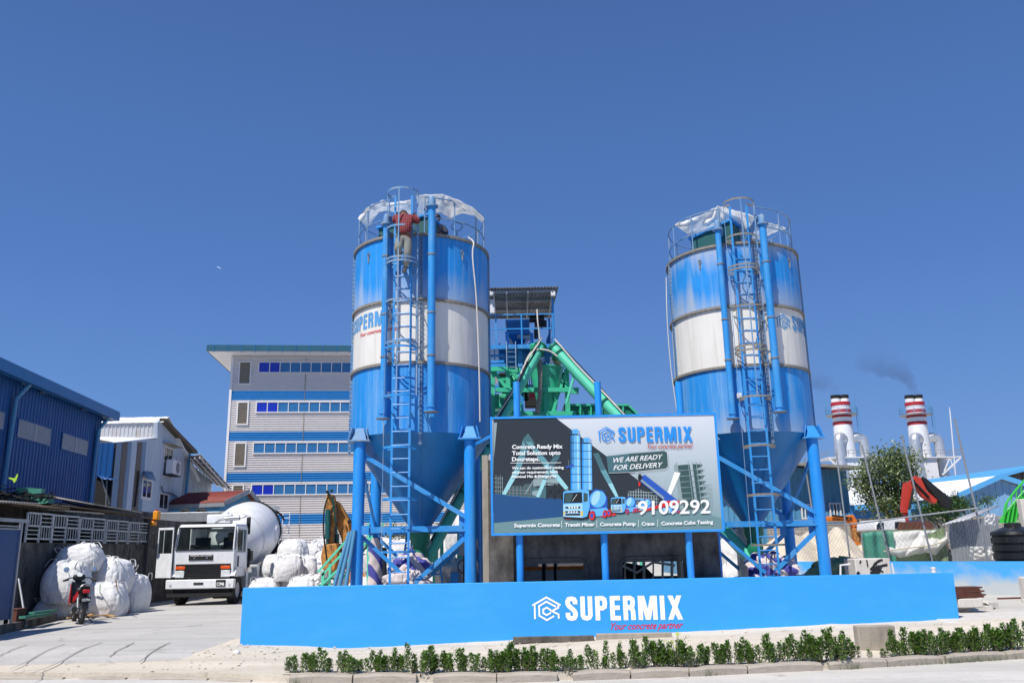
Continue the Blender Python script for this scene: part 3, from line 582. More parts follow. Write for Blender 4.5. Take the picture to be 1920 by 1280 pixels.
# ---------------------------------------------------------------- the two cement silos
SR = 1.66; ZR = 8.86; Z2 = 7.27; Z1 = 5.78; Z0 = 4.2; ZC = 2.2
def ring(m, r, z, h, out, n=72): m.lathe([(r, z-h/2), (r+out, z-h/2), (r+out, z+h/2), (r, z+h/2)], n=n)
def on(a, r): return (r*math.sin(a), -r*math.cos(a))   # angle measured from the side that faces the street
def silo(cx, cy, label, lad, pA, pB, zA, zB, seams, rz=0, old=False):
    t = thing('cement_silo', label, 'silo', (cx, cy, 0), rz, 'cement silos')
    def shell(nm, prof, mt):
        m = MB(); m.lathe(prof, n=96); return build(nm, m, mt, t)
    shell('upper_shell', [(SR, Z2+.03), (SR, ZR)], 'upper_right' if old else 'upper_left')
    shell('middle_band', [(SR-.004, Z1+.03), (SR-.004, Z2-.03)], 'silo_white')
    shell('lower_shell', [(SR, Z0), (SR, Z1-.03)], 'lower_right' if old else 'silo_blue')
    shell('cone', [(SR, Z0), (.27, ZC), (.27, ZC-.07), (.36, ZC-.07), (.36, ZC-.12), (0, ZC-.12)], 'silo_cone')
    shell('roof_cap', [(SR+.02, ZR), (.3, ZR+.42), (0, ZR+.42)], 'silo_blue')
    for z in (ZR-.01, Z2, Z1): m = MB(); ring(m, SR-.01, z, .05, .045); 
    for nm, z in (('rim_flange', ZR), ('ring_flange', Z2), ('ring_flange', Z1)):
        m = MB(); ring(m, SR-.01, z, .06, .06)
        for k in range(72): a = 2*PI*k/72; x, y = on(a, SR+.022); m.box((x, y, z-.035), (.022, .022, .03))
        build(nm, m, 'dusty_metal', t)
    for a in seams:   # bolted vertical seam angles
        m = MB(); ca, sa = math.cos(a), math.sin(a); R_ = Matrix.Rotation(a, 3, 'Z')
        for z0, z1 in ((Z0-.3, Z1-.04), (Z1+.04, Z2-.04), (Z2+.04, ZR-.04)):
            for s in (-.018, .018): x, y = on(a, SR+.026); m.box((x+s*ca, y+s*sa, (z0+z1)/2), (.008, .055, z1-z0), R_)
            z = z0+.05
            while z < z1: x, y = on(a, SR+.04); m.box((x, y, z), (.085, .02, .016), R_); z += .11
        build('bolted_seam', m, 'dusty_blue', t)
    # cone seam
    m = MB(); x, y = on(seams[0], SR+.01); x2, y2 = on(seams[0], .29); m.beam((x, y, Z0), (x2, y2, ZC+.02), .04, .02, (0, -1, 0)); build('cone_seam', m, 'silo_cone', t)
    # legs with wide brackets
    LX = 1.25; LY = 1.2
    for sx in (-1, 1):
        for sy in (-1, 1):
            m = MB(); m.tube((sx*LX, sy*LY, 0), (sx*LX, sy*LY, Z0-.15), .135, n=24); m.box((sx*LX, sy*LY, .02), (.4, .4, .04)); lg = build('leg', m, 'blue_clean', t)
            m = MB(); m.box((sx*LX, sy*LY, Z0-.13), (.52, .42, .035))
            for s in (-1, 1):   # upright gusset plates, wider at the bottom
                x = sx*LX+s*.13
                m.prism([(x+s*.09, sy*LY+sy*.19, Z0-.11), (x+s*.02, sy*(LY+.14), Z0+.17), (x-s*.0, sy*(LY-.05), Z0+.17), (x, sy*(LY-.2), Z0-.11)], (s*.016, 0, 0))
            m.prism([(sx*LX-.17, sy*(LY+.13), Z0-.11), (sx*LX+.17, sy*(LY+.13), Z0-.11), (sx*LX+.08, sy*(LY+.02), Z0+.17), (sx*LX-.08, sy*(LY+.02), Z0+.17)], (0, -sy*.02, 0))
            build('bracket', m, 'dusty_blue' if sx < 0 else 'blue', t, bev=.004)
    zb = 2.1
    for sy in (-1, 1):
        m = MB(); y = sy*LY
        m.beam((-LX, y, zb), (LX, y, zb), .10, .13); build('crossbeam', m, 'blue', t)
        m = MB(); m.beam((-LX+.1, y-.03*sy, 3.75), (LX-.1, y-.03*sy, 2.35), .06, .10); build('brace', m, 'blue', t)
        m = MB(); m.beam((LX-.1, y-.05*sy, 1.92), (-LX*.1-.25, y-.05*sy, .62), .06, .10); m.beam((-LX*.1-.25, y-.05*sy, .62), (-LX*.62, y-.05*sy, .1), .06, .10); build('brace', m, 'blue', t)
        m = MB(); m.beam((-LX+.1, y-.09*sy, 1.95), (LX*.35, y-.09*sy, .5), .05, .08); build('brace', m, 'blue', t)
        m = MB(); m.box((LX-.16, y-.0*sy-.09*-sy*-1, 2.12), (.2, .018, .52))
        for k in range(4): m.tube((LX-.2+.06*(k % 2), y-.115, 1.95+.13*k), (LX-.2+.06*(k % 2), y-.095, 1.95+.13*k), .013, n=6)
        build('gusset_plate', m, 'blue', t); m = MB(); m.box((-LX+.18, y-.09, 2.1), (.16, .018, .2)); build('gusset_plate', m, 'blue', t)
    for sx in (-1, 1):
        m = MB(); x = sx*LX
        m.beam((x, -LY, zb-.02), (x, LY, zb-.02), .08, .1); build('crossbeam', m, 'blue', t)
        m = MB(); m.beam((x, -LY+.1, 3.7), (x, LY-.1, 2.3), .05, .08); build('brace', m, 'blue', t)
    # ladder with safety cage
    R_ = Matrix.Rotation(lad, 3, 'Z')
    def lp(u, o, z): p = R_ @ V((u, -(SR+.16+o), 0)); return V((p.x, p.y, z))
    HW = .2
    ld = build('ladder', sum_rails(lp, HW), 'blue', t)
    m = MB(); z = .3
    while z < 9.0: m.tube(lp(-HW, 0, z), lp(HW, 0, z), .014, n=8); z += .3
    each('rung', m, 'blue', ld)
    m = MB()
    for z in (1.2, 3.0, 4.6, 6.3, 7.9):
        for s in (-HW, HW): m.beam(lp(s, 0, z), lp(s, -.16, z), .03, .03)
    each('standoff', m, 'dusty_metal', ld)
    hz = [1.62, 2.72, 3.82, 4.95, 6.05, 6.16, 7.13, 8.05, 8.14, 8.9, 9.82]
    def hp(k, z, n=14):
        a = -PI*.5*1.28+PI*1.28*k/n; return lp(.37*math.sin(a)*1.0, .02+.36*math.cos(a)*1.05+.02, z)
    for i, z in enumerate(hz):
        m = MB(); pts = [lp(-HW, 0, z)]+[hp(k, z) for k in range(15)]+[lp(HW, 0, z)]
        for a, b in zip(pts, pts[1:]): m.beam(a, b, .008, .045)
        build('cage_hoop', m, 'blue' if i < 5 and not old else 'dusty_metal' if old else 'dusty_blue', ld)
    for k in (2, 7, 12):
        m = MB(); m.beam(hp(k, 4.95 if k != 2 else 1.6), hp(k, 9.82), .03 if k != 2 else .012, .008 if k != 2 else .012); build('cage_strap', m, 'dusty_blue', ld)
    # filling pipes
    for (a, pz, r, zb_) in ((pA, zA, .075, 4.5), (pB, zB, .088, 4.62)):
        m = MB(); x, y = on(a, SR+.2); m.tube((x, y, zb_), (x, y, pz-.22), r, n=24)
        m.tube((x, y, zb_-.0), (x, y, zb_+.02), r+.07, n=24); m.tube((x, y, zb_+.10), (x, y, zb_+.12), r+.02, n=24)
        fp = build('fill_pipe', m, 'blue', t)
        m = MB(); m.lathe([(r, 0), (r, .12), (r*.85, .19), (r*.5, .235), (0, .25)], (x, y, pz-.2), 20); m.tube((x, y, pz-.24), (x, y, pz-.2), r+.06, n=20)
        x2, y2 = on(a, SR-.35); m.path([(x, y, pz-.05), (x*.93, y*.93, pz+.0), (x2, y2, pz-.1), (x2*.8, y2*.8, ZR+.3)], r*.9, 14); build('pipe_bend', m, 'dusty_blue', fp)
        m = MB()
        for z in (5.9, 6.9, 8.3):
            m.tube((x, y, z-.015), (x, y, z+.015), r+.014, n=20); x3, y3 = on(a, SR); m.beam((x, y, z), (x3, y3, z), .03, .03)
        build('pipe_clamp', m, 'dusty_metal', fp)
        m = MB(); m.tube((x, y, zb_-.012), (x, y, zb_), r+.08, n=24); build('pipe_flange', m, 'dusty_metal', fp)
    # guardrail round the roof
    m = MB(); rr = SR-.08; gap = lad
    for z in (ZR+.98, ZR+.48): m.path([(*on(gap+.28+(2*PI-.56)*k/64, rr), z) for k in range(65)], .018, 8)
    for k in range(13): a = gap+.28+(2*PI-.56)*k/12; m.tube((*on(a, rr), ZR), (*on(a, rr), ZR+.98), .018, n=8)
    build('guardrail', m, 'dusty_blue', t)
    # lifting eyes
    for a in (lad-.62, lad+.85):
        m = MB(); x, y = on(a, SR+.02); pts = [(x+.035*math.cos(q)*math.cos(a), y+.035*math.cos(q)*math.sin(a), ZR-.32+.05*math.sin(q)) for q in [2*PI*j/10 for j in range(10)]]; m.path(pts, .01, 6, closed=True); m.beam((x, y, ZR-.36), (x, y, ZR-.52), .03, .012); build('lifting_eye', m, 'dusty_metal', t)
    # outlet valve
    m = MB(); m.lathe([(.0, ZC-.12), (.24, ZC-.12), (.24, ZC-.3), (.17, ZC-.45), (.2, ZC-.62), (.2, ZC-.72), (.1, ZC-1.05), (0, ZC-1.05)], n=24); build('outlet_valve', m, 'dark_green', t)
    return t
def sum_rails(lp, HW):
    m = MB()
    for s in (-HW, HW): m.beam(lp(s, 0, .05), lp(s, 0, 9.78), .05, .022)
    return m
SLX, SLY = -2.25, 20.5; SRX, SRY = 5.86, 21.5
vl = math.atan2(SLX, SLY); vr = math.atan2(SRX, SRY)
def ang(cx, cy, px, py, r=SR):   # angle on the shell of the point seen at a pixel
    d = ray(px, py); a = d.x*d.x+d.y*d.y; b = -2*(d.x*cx+d.y*cy); c = cx*cx+cy*cy-r*r; k = (-b-math.sqrt(max(0, b*b-4*a*c)))/2/a; x = d.x*k-cx; y = d.y*k-cy
    return math.atan2(x, -y)
silo(SLX, SLY, 'left of the two tall blue and white silos, a worker climbing its ladder', ang(SLX, SLY, 753, 690, SR+.16), ang(SLX, SLY, 721, 620, SR+.2), ang(SLX, SLY, 809, 620, SR+.2), 9.32, 9.72,
     [ang(SLX, SLY, 789, 620), ang(SLX, SLY, 660, 620)-.05, ang(SLX, SLY, 917, 620)+.02])
silo(SRX, SRY, 'right of the two tall blue and white silos, rust streaked around its bolted seam', ang(SRX, SRY, 1410, 690, SR+.16), ang(SRX, SRY, 1361, 620, SR+.2), ang(SRX, SRY, 1448, 620, SR+.2), 9.42, 9.5,
     [ang(SRX, SRY, 1429, 620), ang(SRX, SRY, 1265, 640)+.04, ang(SRX, SRY, 1506, 620)+.3], old=True)
SILOS = [o for o in C.objects if o.name.startswith('cement_silo')]
# lettering bent round the white bands
def onshell(cx, cy, px, py, r):
    d = ray(px, py); a = d.x*d.x+d.y*d.y; b = -2*(d.x*cx+d.y*cy); c = cx*cx+cy*cy-r*r; k = (-b-math.sqrt(max(0, b*b-4*a*c)))/2/a
    return V((d.x*k, d.y*k, EYE+d.z*k))
def wrap(silo_o, cx, cy, a0, z0, h, quads, r0=SR+.004, mirror=1):
    m = MB()
    for l, q in quads:
        vs = []
        for x, y in q: a = a0+x*h/SR; xx, yy = on(a, r0+.0009*l); vs.append((xx, yy, z0+y*h))
        m.add(vs, [tuple(range(len(q)))])
    return m
q1, w1 = supermix(1.0); q2, w2 = logo(1.0)
for so_, cx, cy, a0, z0, h in ((SILOS[0], SLX, SLY, ang(SLX, SLY, 719, 590), 6.72, .36), (SILOS[1], SRX, SRY, ang(SRX, SRY, 1485, 600), 6.70, .38)):
    if so_ is SILOS[0]: a0 -= .80
    build('lettering', wrap(so_, cx, cy, a0, z0, h, q1), 'faded_blue', so_); build('emblem', wrap(so_, cx, cy, a0-w2*h/SR-.05, z0, h, q2), 'faded_blue', so_)
    if so_ is SILOS[1]: continue
    vs, fs = text2d('Your concrete partner', .01, .45); m = MB(); Lh = w1*h*.72
    m.add([(*on(a0+w1*h/SR*.3+x*Lh/SR, SR+.006), z0-.16+y*.13) for x, y in vs], fs); build('slogan', m, 'red_letter', so_)
# roof boxes
def roofbox(so_, a, r, w_, d_, h_):
    x, y = on(a, r); R_ = Matrix.Rotation(a, 3, 'Z'); m = MB(); z = ZR+.1
    def q(u, v, z): p = R_ @ V((u, v, 0)); return (x+p.x, y+p.y, z)
    m.hexa([q(-w_/2, -d_/2, z), q(w_/2, -d_/2, z), q(w_/2, d_/2, z), q(-w_/2, d_/2, z)], [q(-w_/2, -d_/2, z+h_*.6), q(w_/2, -d_/2, z+h_), q(w_/2, d_/2, z+h_), q(-w_/2, d_/2, z+h_*.6)])
    b = build('filter_box', m, 'box_green', so_); m = MB(); w_ += .1; d_ += .12
    m.hexa([q(-w_/2, -d_/2, z+h_*.6), q(w_/2, -d_/2, z+h_), q(w_/2, d_/2, z+h_), q(-w_/2, d_/2, z+h_*.6)], [q(-w_/2, -d_/2, z+h_*.6+.05), q(w_/2, -d_/2, z+h_+.05), q(w_/2, d_/2, z+h_+.05), q(-w_/2, d_/2, z+h_*.6+.05)])
    build('lid', m, 'blue', b)
roofbox(SILOS[0], -.25, .95, 1.3, .6, .5); roofbox(SILOS[1], -.62, .95, 1.1, .6, .62)
# round clamp ring fixed on the left silo roof
m = MB(); p = P(857, 425, SLY-.9)-V((SLX, SLY, 0)); m.path([(p.x+.13*math.cos(q), p.y+.05*math.sin(q), p.z+.13*math.sin(q)) for q in [2*PI*j/16 for j in range(16)]], .018, 8, closed=True); m.tube((p.x, p.y, p.z-.14), (p.x, p.y, ZR), .02); build('pipe_hanger', m, 'dusty_blue', SILOS[0])
# gauge boxes
for so_, cx, cy, px, py in ((SILOS[0], SLX, SLY, 728, 740), (SILOS[1], SRX, SRY, 1386, 742)):
    q = onshell(cx, cy, px, py, SR+.06); m = MB(); m.box((q.x-cx, q.y-cy, q.z), (.1, .1, .13)); build('junction_box', m, 'trim_white', so_, bev=.01)

# torn white sheets hung over the guardrails
def drape(name, label, top, bot, Y0, Y1, seed):
    def cv(pts, u):
        x = u*(len(pts)-1); i = min(len(pts)-2, int(x)); f = x-i; return (pts[i][0]*(1-f)+pts[i+1][0]*f, pts[i][1]*(1-f)+pts[i+1][1]*f)
    def fn(u, v):
        a = cv(top, u); b = cv(bot, u); c = math.sin(PI*v)*(.10)+.05*math.sin(u*23+seed)*v
        px = a[0]*(1-v)+b[0]*v+2.5*nz(u*7, v*3, seed)*v; py = a[1]*(1-v)+b[1]*v+3*nz(u*11, v*4, seed+3)
        return P(px, py, Y0+(Y1-Y0)*v+.16*nz(u*6, v*2.5, seed+9)-c)
    m = MB(); m.grid(fn, 60, 16); o = build(name, m, 'tarp', sharp=180, solid=.012); return tag(o, label, 'tarpaulin', 'torn sheets over the silo guardrails')
drape('torn_sheet', 'torn white sheet hanging from the left side of the left silo railing', [(671, 410), (683, 395), (697, 384), (717, 377), (738, 381), (752, 377), (774, 375)], [(690, 427), (703, 408), (712, 398), (728, 394), (744, 399), (758, 398), (774, 402)], 19.5, 20.0, 1)
drape('torn_sheet', 'larger torn white sheet draped over the right side of the left silo railing', [(780, 367), (800, 365), (830, 364), (848, 371), (870, 380), (893, 395), (908, 410)], [(786, 406), (800, 404), (824, 398), (845, 410), (866, 399), (888, 404), (906, 418)], 19.1, 19.8, 5)
drape('torn_sheet', 'pointed torn white sheet over the left side of the right silo railing', [(1265, 422), (1290, 412), (1318, 402), (1336, 392), (1346, 386), (1352, 390), (1358, 398)], [(1275, 428), (1290, 440), (1305, 438), (1325, 432), (1345, 424), (1354, 424), (1360, 428)], 20.6, 21.0, 9)
drape('torn_sheet', 'white sheet with a low ragged hem over the right side of the right silo', [(1352, 388), (1375, 394), (1400, 400), (1420, 408), (1440, 417), (1458, 422), (1474, 428)], [(1372, 436), (1388, 448), (1410, 452), (1428, 448), (1440, 440), (1455, 436), (1468, 430)], 20.4, 20.9, 13)
# hoses hanging down the shells
def hose(name, label, pts, r, mt, cat='hose', grp=None):
    m = MB(); m.path(smooth(pts), r, 6); return tag(build(name, m, mt), label, cat, grp)
def smooth(pts, k=4):
    pts = [V(p) for p in pts]; out = []
    for i in range(len(pts)-1):
        p0 = pts[max(0, i-1)]; p1 = pts[i]; p2 = pts[i+1]; p3 = pts[min(len(pts)-1, i+2)]
        for j in range(k):
            t = j/k; out.append(.5*((2*p1)+(p2-p0)*t+(2*p0-5*p1+4*p2-p3)*t*t+(3*p1-p0-3*p2+p3)*t**3))
    return out+[pts[-1]]
hose('hanging_hose', 'long pale hose hanging down the right side of the left silo', [P(878, 445, 19.2), P(888, 455, 18.95), P(886, 480, 18.85), P(893, 560, 18.9), P(898, 680, 18.95), P(900, 790, 19.0)], .017, 'cable')
hose('hanging_hose', 'thin pale hose hanging along the left edge of the right silo', [P(1249, 520, 21.2), P(1251, 600, 21.0), P(1258, 690, 21.0), P(1270, 775, 20.9)], .011, 'cable')
hose('hanging_cable', 'thin black cable looping down beside the right silo ladder', [P(1388, 478, 19.75), P(1402, 500, 19.7), P(1393, 540, 19.7), P(1425, 575, 19.75), P(1432, 600, 19.75), P(1418, 640, 19.8), P(1432, 690, 19.8), P(1425, 740, 19.8), P(1446, 800, 19.9)], .009, 'cable_black')

# ---------------------------------------------------------------- billboard
YB = 17.62
def grad(name, z0, z1, c0, c1):
    m = bpy.data.materials.new(name); m.use_nodes = True; t = m.node_tree; N = t.nodes; L = t.links; b = N['Principled BSDF']; b.inputs['Roughness'].default_value = .5
    tc = N.new('ShaderNodeTexCoord'); sp = N.new('ShaderNodeSeparateXYZ'); L.new(tc.outputs['Object'], sp.inputs[0]); r = N.new('ShaderNodeMapRange'); r.inputs[1].default_value = z0; r.inputs[2].default_value = z1; L.new(sp.outputs['Z'], r.inputs[0])
    mx = N.new('ShaderNodeMix'); mx.data_type = 'RGBA'; L.new(r.outputs[0], mx.inputs[0]); mx.inputs[6].default_value = (*c0, 1); mx.inputs[7].default_value = (*c1, 1); L.new(mx.outputs[2], b.inputs['Base Color']); MATS[name] = m
for n, c in (('p_dark', S(36, 46, 54)), ('p_navy', S(24, 74, 124)), ('p_road', S(104, 138, 142)), ('p_teal', S(96, 150, 158)), ('p_pale', S(150, 205, 212)), ('p_white', S(236, 238, 238)), ('p_sky', S(96, 176, 236)), ('p_light', S(158, 210, 244)),
             ('p_blue', S(34, 84, 178)), ('p_red', S(206, 36, 40)), ('p_green', S(54, 82, 82)), ('p_grey', S(140, 158, 160)), ('p_black', S(18, 24, 28)), ('p_logo', S(36, 140, 224)), ('p_slogan', S(168, 34, 50)), ('p_yellow', S(214, 190, 70)), ('p_fade', S(66, 104, 112))): mat(n, c, .5, var=.02)
grad('p_bg', 2.1, 4.2, S(124, 154, 160), S(206, 212, 219))
t = thing('billboard', 'large printed advertising billboard on three blue posts between the two silos', 'billboard', (P(1140, 1000, YB).x, YB, 0))
c4 = [P(924, 1000, YB), P(1356, 991, YB), P(1337, 781, YB), P(924, 782, YB)]
x0 = (c4[0].x+c4[3].x)/2; x1 = (c4[1].x+c4[2].x)/2; z0 = (c4[0].z+c4[1].z)/2; z1 = (c4[2].z+c4[3].z)/2
build('panel', MB().bx(x0, x1, YB, YB+.03, z0, z1), 'p_bg', t, w=True)
m = MB(); f = .045
m.bx(x0-f, x1+f, YB-.015, YB+.06, z1, z1+f); m.bx(x0-f, x1+f, YB-.015, YB+.06, z0-f, z0); m.bx(x0-f, x0, YB-.015, YB+.06, z0, z1); m.bx(x1, x1+f, YB-.015, YB+.06, z0, z1)
build('frame', m, 'blue_clean', t, w=True)
for px in (972, 1128, 1284):
    m = MB(); q = P(px, 900, YB+.16); q.z = 0; zt = P(px, 716, YB+.16).z; m.tube((q.x, q.y, -.1), (q.x, q.y, zt), .072, n=20)
    m.bx(q.x-.05, q.x+.05, YB+.032, YB+.1, z0+.3, z0+.36); m.bx(q.x-.05, q.x+.05, YB+.032, YB+.1, z1-.4, z1-.34)
    build('post', m, 'blue_clean', t, w=True)
m = MB()
for z in (z0+.33, z1-.37): m.bx(x0, x1, YB+.032, YB+.062, z-.03, z+.03)
build('rail', m, 'steel', t, w=True)
m = MB(); q = P(893, 832, 19.2); m.beam((q.x, 19.2, q.z), (x0, YB+.05, q.z-.02), .05, .06); build('stay', m, 'blue_clean', t, w=True)
ART = ['p_dark', 'p_navy', 'p_road', 'p_teal', 'p_pale', 'p_white', 'p_sky', 'p_light', 'p_blue', 'p_red', 'p_green', 'p_grey', 'p_black', 'p_yellow', 'p_fade', 'p_logo']
art = MB(); LAY = [0]
def pg(mt, *pts):
    LAY[0] += 1; art.cur = ART.index(mt); art.add([P(x, y, YB-.002-.00005*LAY[0]) for x, y in pts], [tuple(range(len(pts)))[::-1]])
def ln(mt, a, b, w_=.6):
    d = V((b[0]-a[0], b[1]-a[1])); d.normalize(); n = V((-d.y, d.x))*w_/2; pg(mt, (a[0]-n.x, a[1]-n.y), (a[0]+n.x, a[1]+n.y), (b[0]+n.x, b[1]+n.y), (b[0]-n.x, b[1]-n.y))
def el(mt, cx, cy, rx, ry, n=20, rot=0): pg(mt, *[(cx+rx*math.cos(a)*math.cos(rot)-ry*math.sin(a)*math.sin(rot), cy+rx*math.cos(a)*math.sin(rot)+ry*math.sin(a)*math.cos(rot)) for a in [2*PI*k/n for k in range(n)]])
pg('p_dark', (925, 784), (1042, 783), (1250, 940), (1250, 960), (925, 960))
pg('p_road', (926, 979), (1060, 966), (1180, 950), (1270, 945), (1353.5, 972), (1354.5, 989.5), (926, 998.5))
pg('p_navy', (926, 925), (1060, 936), (1060, 968), (926, 980)); pg('p_grey', (926, 792), (932, 792), (926, 858))
for a, b in ((930, 0), (934, 1), (938, 0), (942, 1)): ln('p_grey', (a, 890+b*3), (a, 926), .8)
for y in (896, 904, 912, 920): ln('p_grey', (926, y), (943, y+1), .6)
for k in range(22): x = 950+k*2.6; ln('p_grey' if k % 3 else 'p_teal', (x, 912-2*abs(math.sin(k*1.7))-4*(k > 12)), (x, 929+k*.2), .7)
for y in (917, 923): ln('p_grey', (948, y), (1006, y+3), .5)
pg('p_grey', (1000, 900), (1008, 890), (1030, 889), (1044, 898), (1048, 908), (1000, 911)); pg('p_fade', (996, 916), (1024, 912), (1024, 934), (996, 930)); el('p_grey', 1006, 924, 9, 5)
for a, b in ((1025, 1040), (1040, 1054)):
    for x in (a, b): ln('p_black', (x, 905), (x, 937), 1.5)
    ln('p_black', (a, 907), (b, 934), 1.2); ln('p_black', (b, 907), (a, 934), 1.2); ln('p_black', (a, 921), (b, 921), 1)
ln('p_black', (1022, 905), (1056, 908), 1.4); ln('p_grey', (1044, 898), (1066, 920), 2); ln('p_grey', (985, 925), (1002, 898), 2)
pg('p_fade', (988, 848), (981, 822), (990, 812), (1003, 830)); pg('p_teal', (965, 880), (975, 882), (988, 846), (981, 824)); pg('p_pale', (941, 926), (948, 927), (975, 882), (965, 880))
pg('p_teal', (986, 828), (996, 828), (1030, 868), (1020, 873)); pg('p_pale', (1020, 873), (1030, 868), (1066, 914), (1060, 918))
pg('p_fade', (1028, 872), (1038, 875), (1052, 852), (1042, 848)); pg('p_teal', (1018, 898), (1025, 900), (1038, 875), (1028, 872)); pg('p_pale', (1005, 931), (1011, 932), (1025, 900), (1018, 898))
pg('p_fade', (1112, 850), (1122, 848), (1136, 880), (1126, 882)); pg('p_teal', (1126, 882), (1136, 880), (1148, 905), (1140, 907)); pg('p_pale', (1140, 907), (1148, 905), (1160, 931), (1154, 931))
for i in range(12):   # unfinished frame building, grey behind the small trucks
    x = 1178+i*4.8; top = 915+abs(i-4)*2.2; ln('p_grey', (x, top), (x, 948), 1.5)
for y in (921, 927, 933, 939): ln('p_grey', (1178, y), (1235, y+2), 1.3)
# tall block of floor slabs at the right
pg('p_grey', (1263, 874), (1269, 866), (1280, 935), (1282, 956), (1276, 956))
for i in range(8):
    y = 872+i*10.6; x = 1271+i*1.5
    pg('p_green', (x, y), (x+22, y-2), (x+23.5, y+7.5), (x+10, y+9), (x+1, y+9.5)); pg('p_green', (x+27, y-2.5), (x+46, y-2), (x+44, y+2), (x+30, y+8), (x+28, y+8))
    ln('p_grey', (x+1, y+9.7), (x+50, y+8), 1.1)
for k in range(4): ln('p_grey', (1290+k*7.5, 864), (1301+k*7.8, 956), 1.0)
for k in range(4): ln('p_grey', (1322+k*4, 905+k*3), (1327+k*3, 956), .7)
for k in range(6): ln('p_grey', (1318, 908+8*k), (1334, 908+8*k), .6)
pg('p_white', (1247, 935), (1255, 935), (1276, 886), (1265, 884))
# two printed silos
for xa, xb, ya, n in ((1070, 1087.5, 815, 7), (1091, 1109, 831, 6)):
    pg('p_sky', (xa, ya), (xb, ya), (xb+1.5, 918), (xa, 918)); pg('p_light', (xb-6, ya), (xb-3, ya), (xb-1.5, 918), (xb-4.5, 918)); pg('p_logo', (xa, ya), (xa+3, ya), (xa+3, 918), (xa, 918))
    pg('p_sky', (xa+4, ya-11), (xb-4, ya-11), (xb-3, ya-2), (xa+3, ya-2)); ln('p_logo', (xa+1, ya-7), (xb-1, ya-7), .7)
    for k in range(3): ln('p_logo', (xa+1+k*(xb-xa-2)/2, ya-8), (xa+1+k*(xb-xa-2)/2, ya), .7)
    for k in range(n): y = ya+k*(918-ya)/n; ln('p_black', (xa-1, y), (xb+1.4, y), 1.0)
for k in range(22): ln('p_black', (1071, 818+k*2.6), (1075, 818+k*2.6), .6)
ln('p_black', (1071, 812), (1071, 878), .6); ln('p_black', (1075, 812), (1075, 878), .6); pg('p_blue', (1060, 874), (1076, 870), (1075, 874), (1062, 877)); ln('p_grey', (1066, 862), (1066, 872), .6)
# printed mixer trucks
def ptruck(x, y, s):
    q = lambda a, b: (x+a*s, y+b*s)
    for a, b, r in ((8, 50, 6), (74, 45, 5), (88, 43, 4)): el('p_red', *q(a+4, b), 9*s, 2.4*s)
    pg('p_blue', q(44, 14), q(60, -5), q(76, -2), q(84, 12), q(84, 34), q(60, 36), q(44, 32)); el('p_sky', *q(66, 14), 15*s, 16*s, rot=.3); el('p_light', *q(62, 12), 7*s, 14*s, rot=.35)
    pg('p_sky', q(48, 34), q(82, 30), q(88, 38), q(86, 44), q(50, 48)); pg('p_black', q(44, 36), q(52, 34), q(52, 46), q(44, 46))
    pg('p_sky', q(1, 2), q(4, -1), q(38, -4), q(49, -2), q(51, 28), q(46, 46), q(38, 50), q(1, 48)); pg('p_light', q(1, 24), q(37, 22), q(37, 50), q(1, 48))
    pg('p_black', q(3, 3), q(36, 1), q(37, 21), q(2, 22)); pg('p_green', q(5, 5), q(20, 4), q(15, 20), q(4, 20)); pg('p_green', q(39, 2), q(47, 4), q(47, 18), q(39, 20)); ln('p_white', q(18, 18), q(27, 5), .6)
    for b in (30, 38, 43): pg('p_black', q(5, b-1.5), q(33, b-2), q(33, b+1.8), q(5, b+2)); 
    for k in range(4): pg('p_white', q(11+k*5, 28.2), q(14+k*5, 28.2), q(14+k*5, 31.2), q(11+k*5, 31.2)); pg('p_white', q(10+k*5, 37), q(13+k*5, 37), q(13+k*5, 39.5), q(10+k*5, 39.5))
    pg('p_yellow', q(1.5, 37), q(4.5, 37), q(4, 45), q(1.5, 44)); pg('p_yellow', q(34, 37), q(38, 36), q(38, 45), q(34, 46)); pg('p_black', q(1, 47), q(38, 49), q(50, 46), q(48, 51), q(36, 53), q(2, 51))
    for a, b, r in ((55, 45, 7.5), (79, 42, 6), (87, 40, 5.5)): el('p_black', *q(a+1, b), r*.8*s, (r+1.5)*s); el('p_red', *q(a, b), r*.72*s, (r+1)*s); el('p_blue', *q(a-.5, b), r*.38*s, r*.6*s)
ptruck(1242, 944, .36); ptruck(1186, 936, .42); ptruck(1145, 933, .56); ptruck(1055, 921, 1.0)
pg('p_blue', (1204, 892), (1209, 889.5), (1270, 937), (1262, 945), (1248, 940), (1200, 902)); pg('p_grey', (1200, 900), (1203, 898), (1246, 932), (1244, 936)); pg('p_black', (1197, 889), (1201, 888), (1205, 895), (1200, 902), (1196, 897)); pg('p_red', (1197, 902), (1201, 904), (1200, 912), (1197, 910)); pg('p_red', (1246, 938), (1276, 938), (1272, 944), (1210, 958), (1205, 956), (1240, 944))
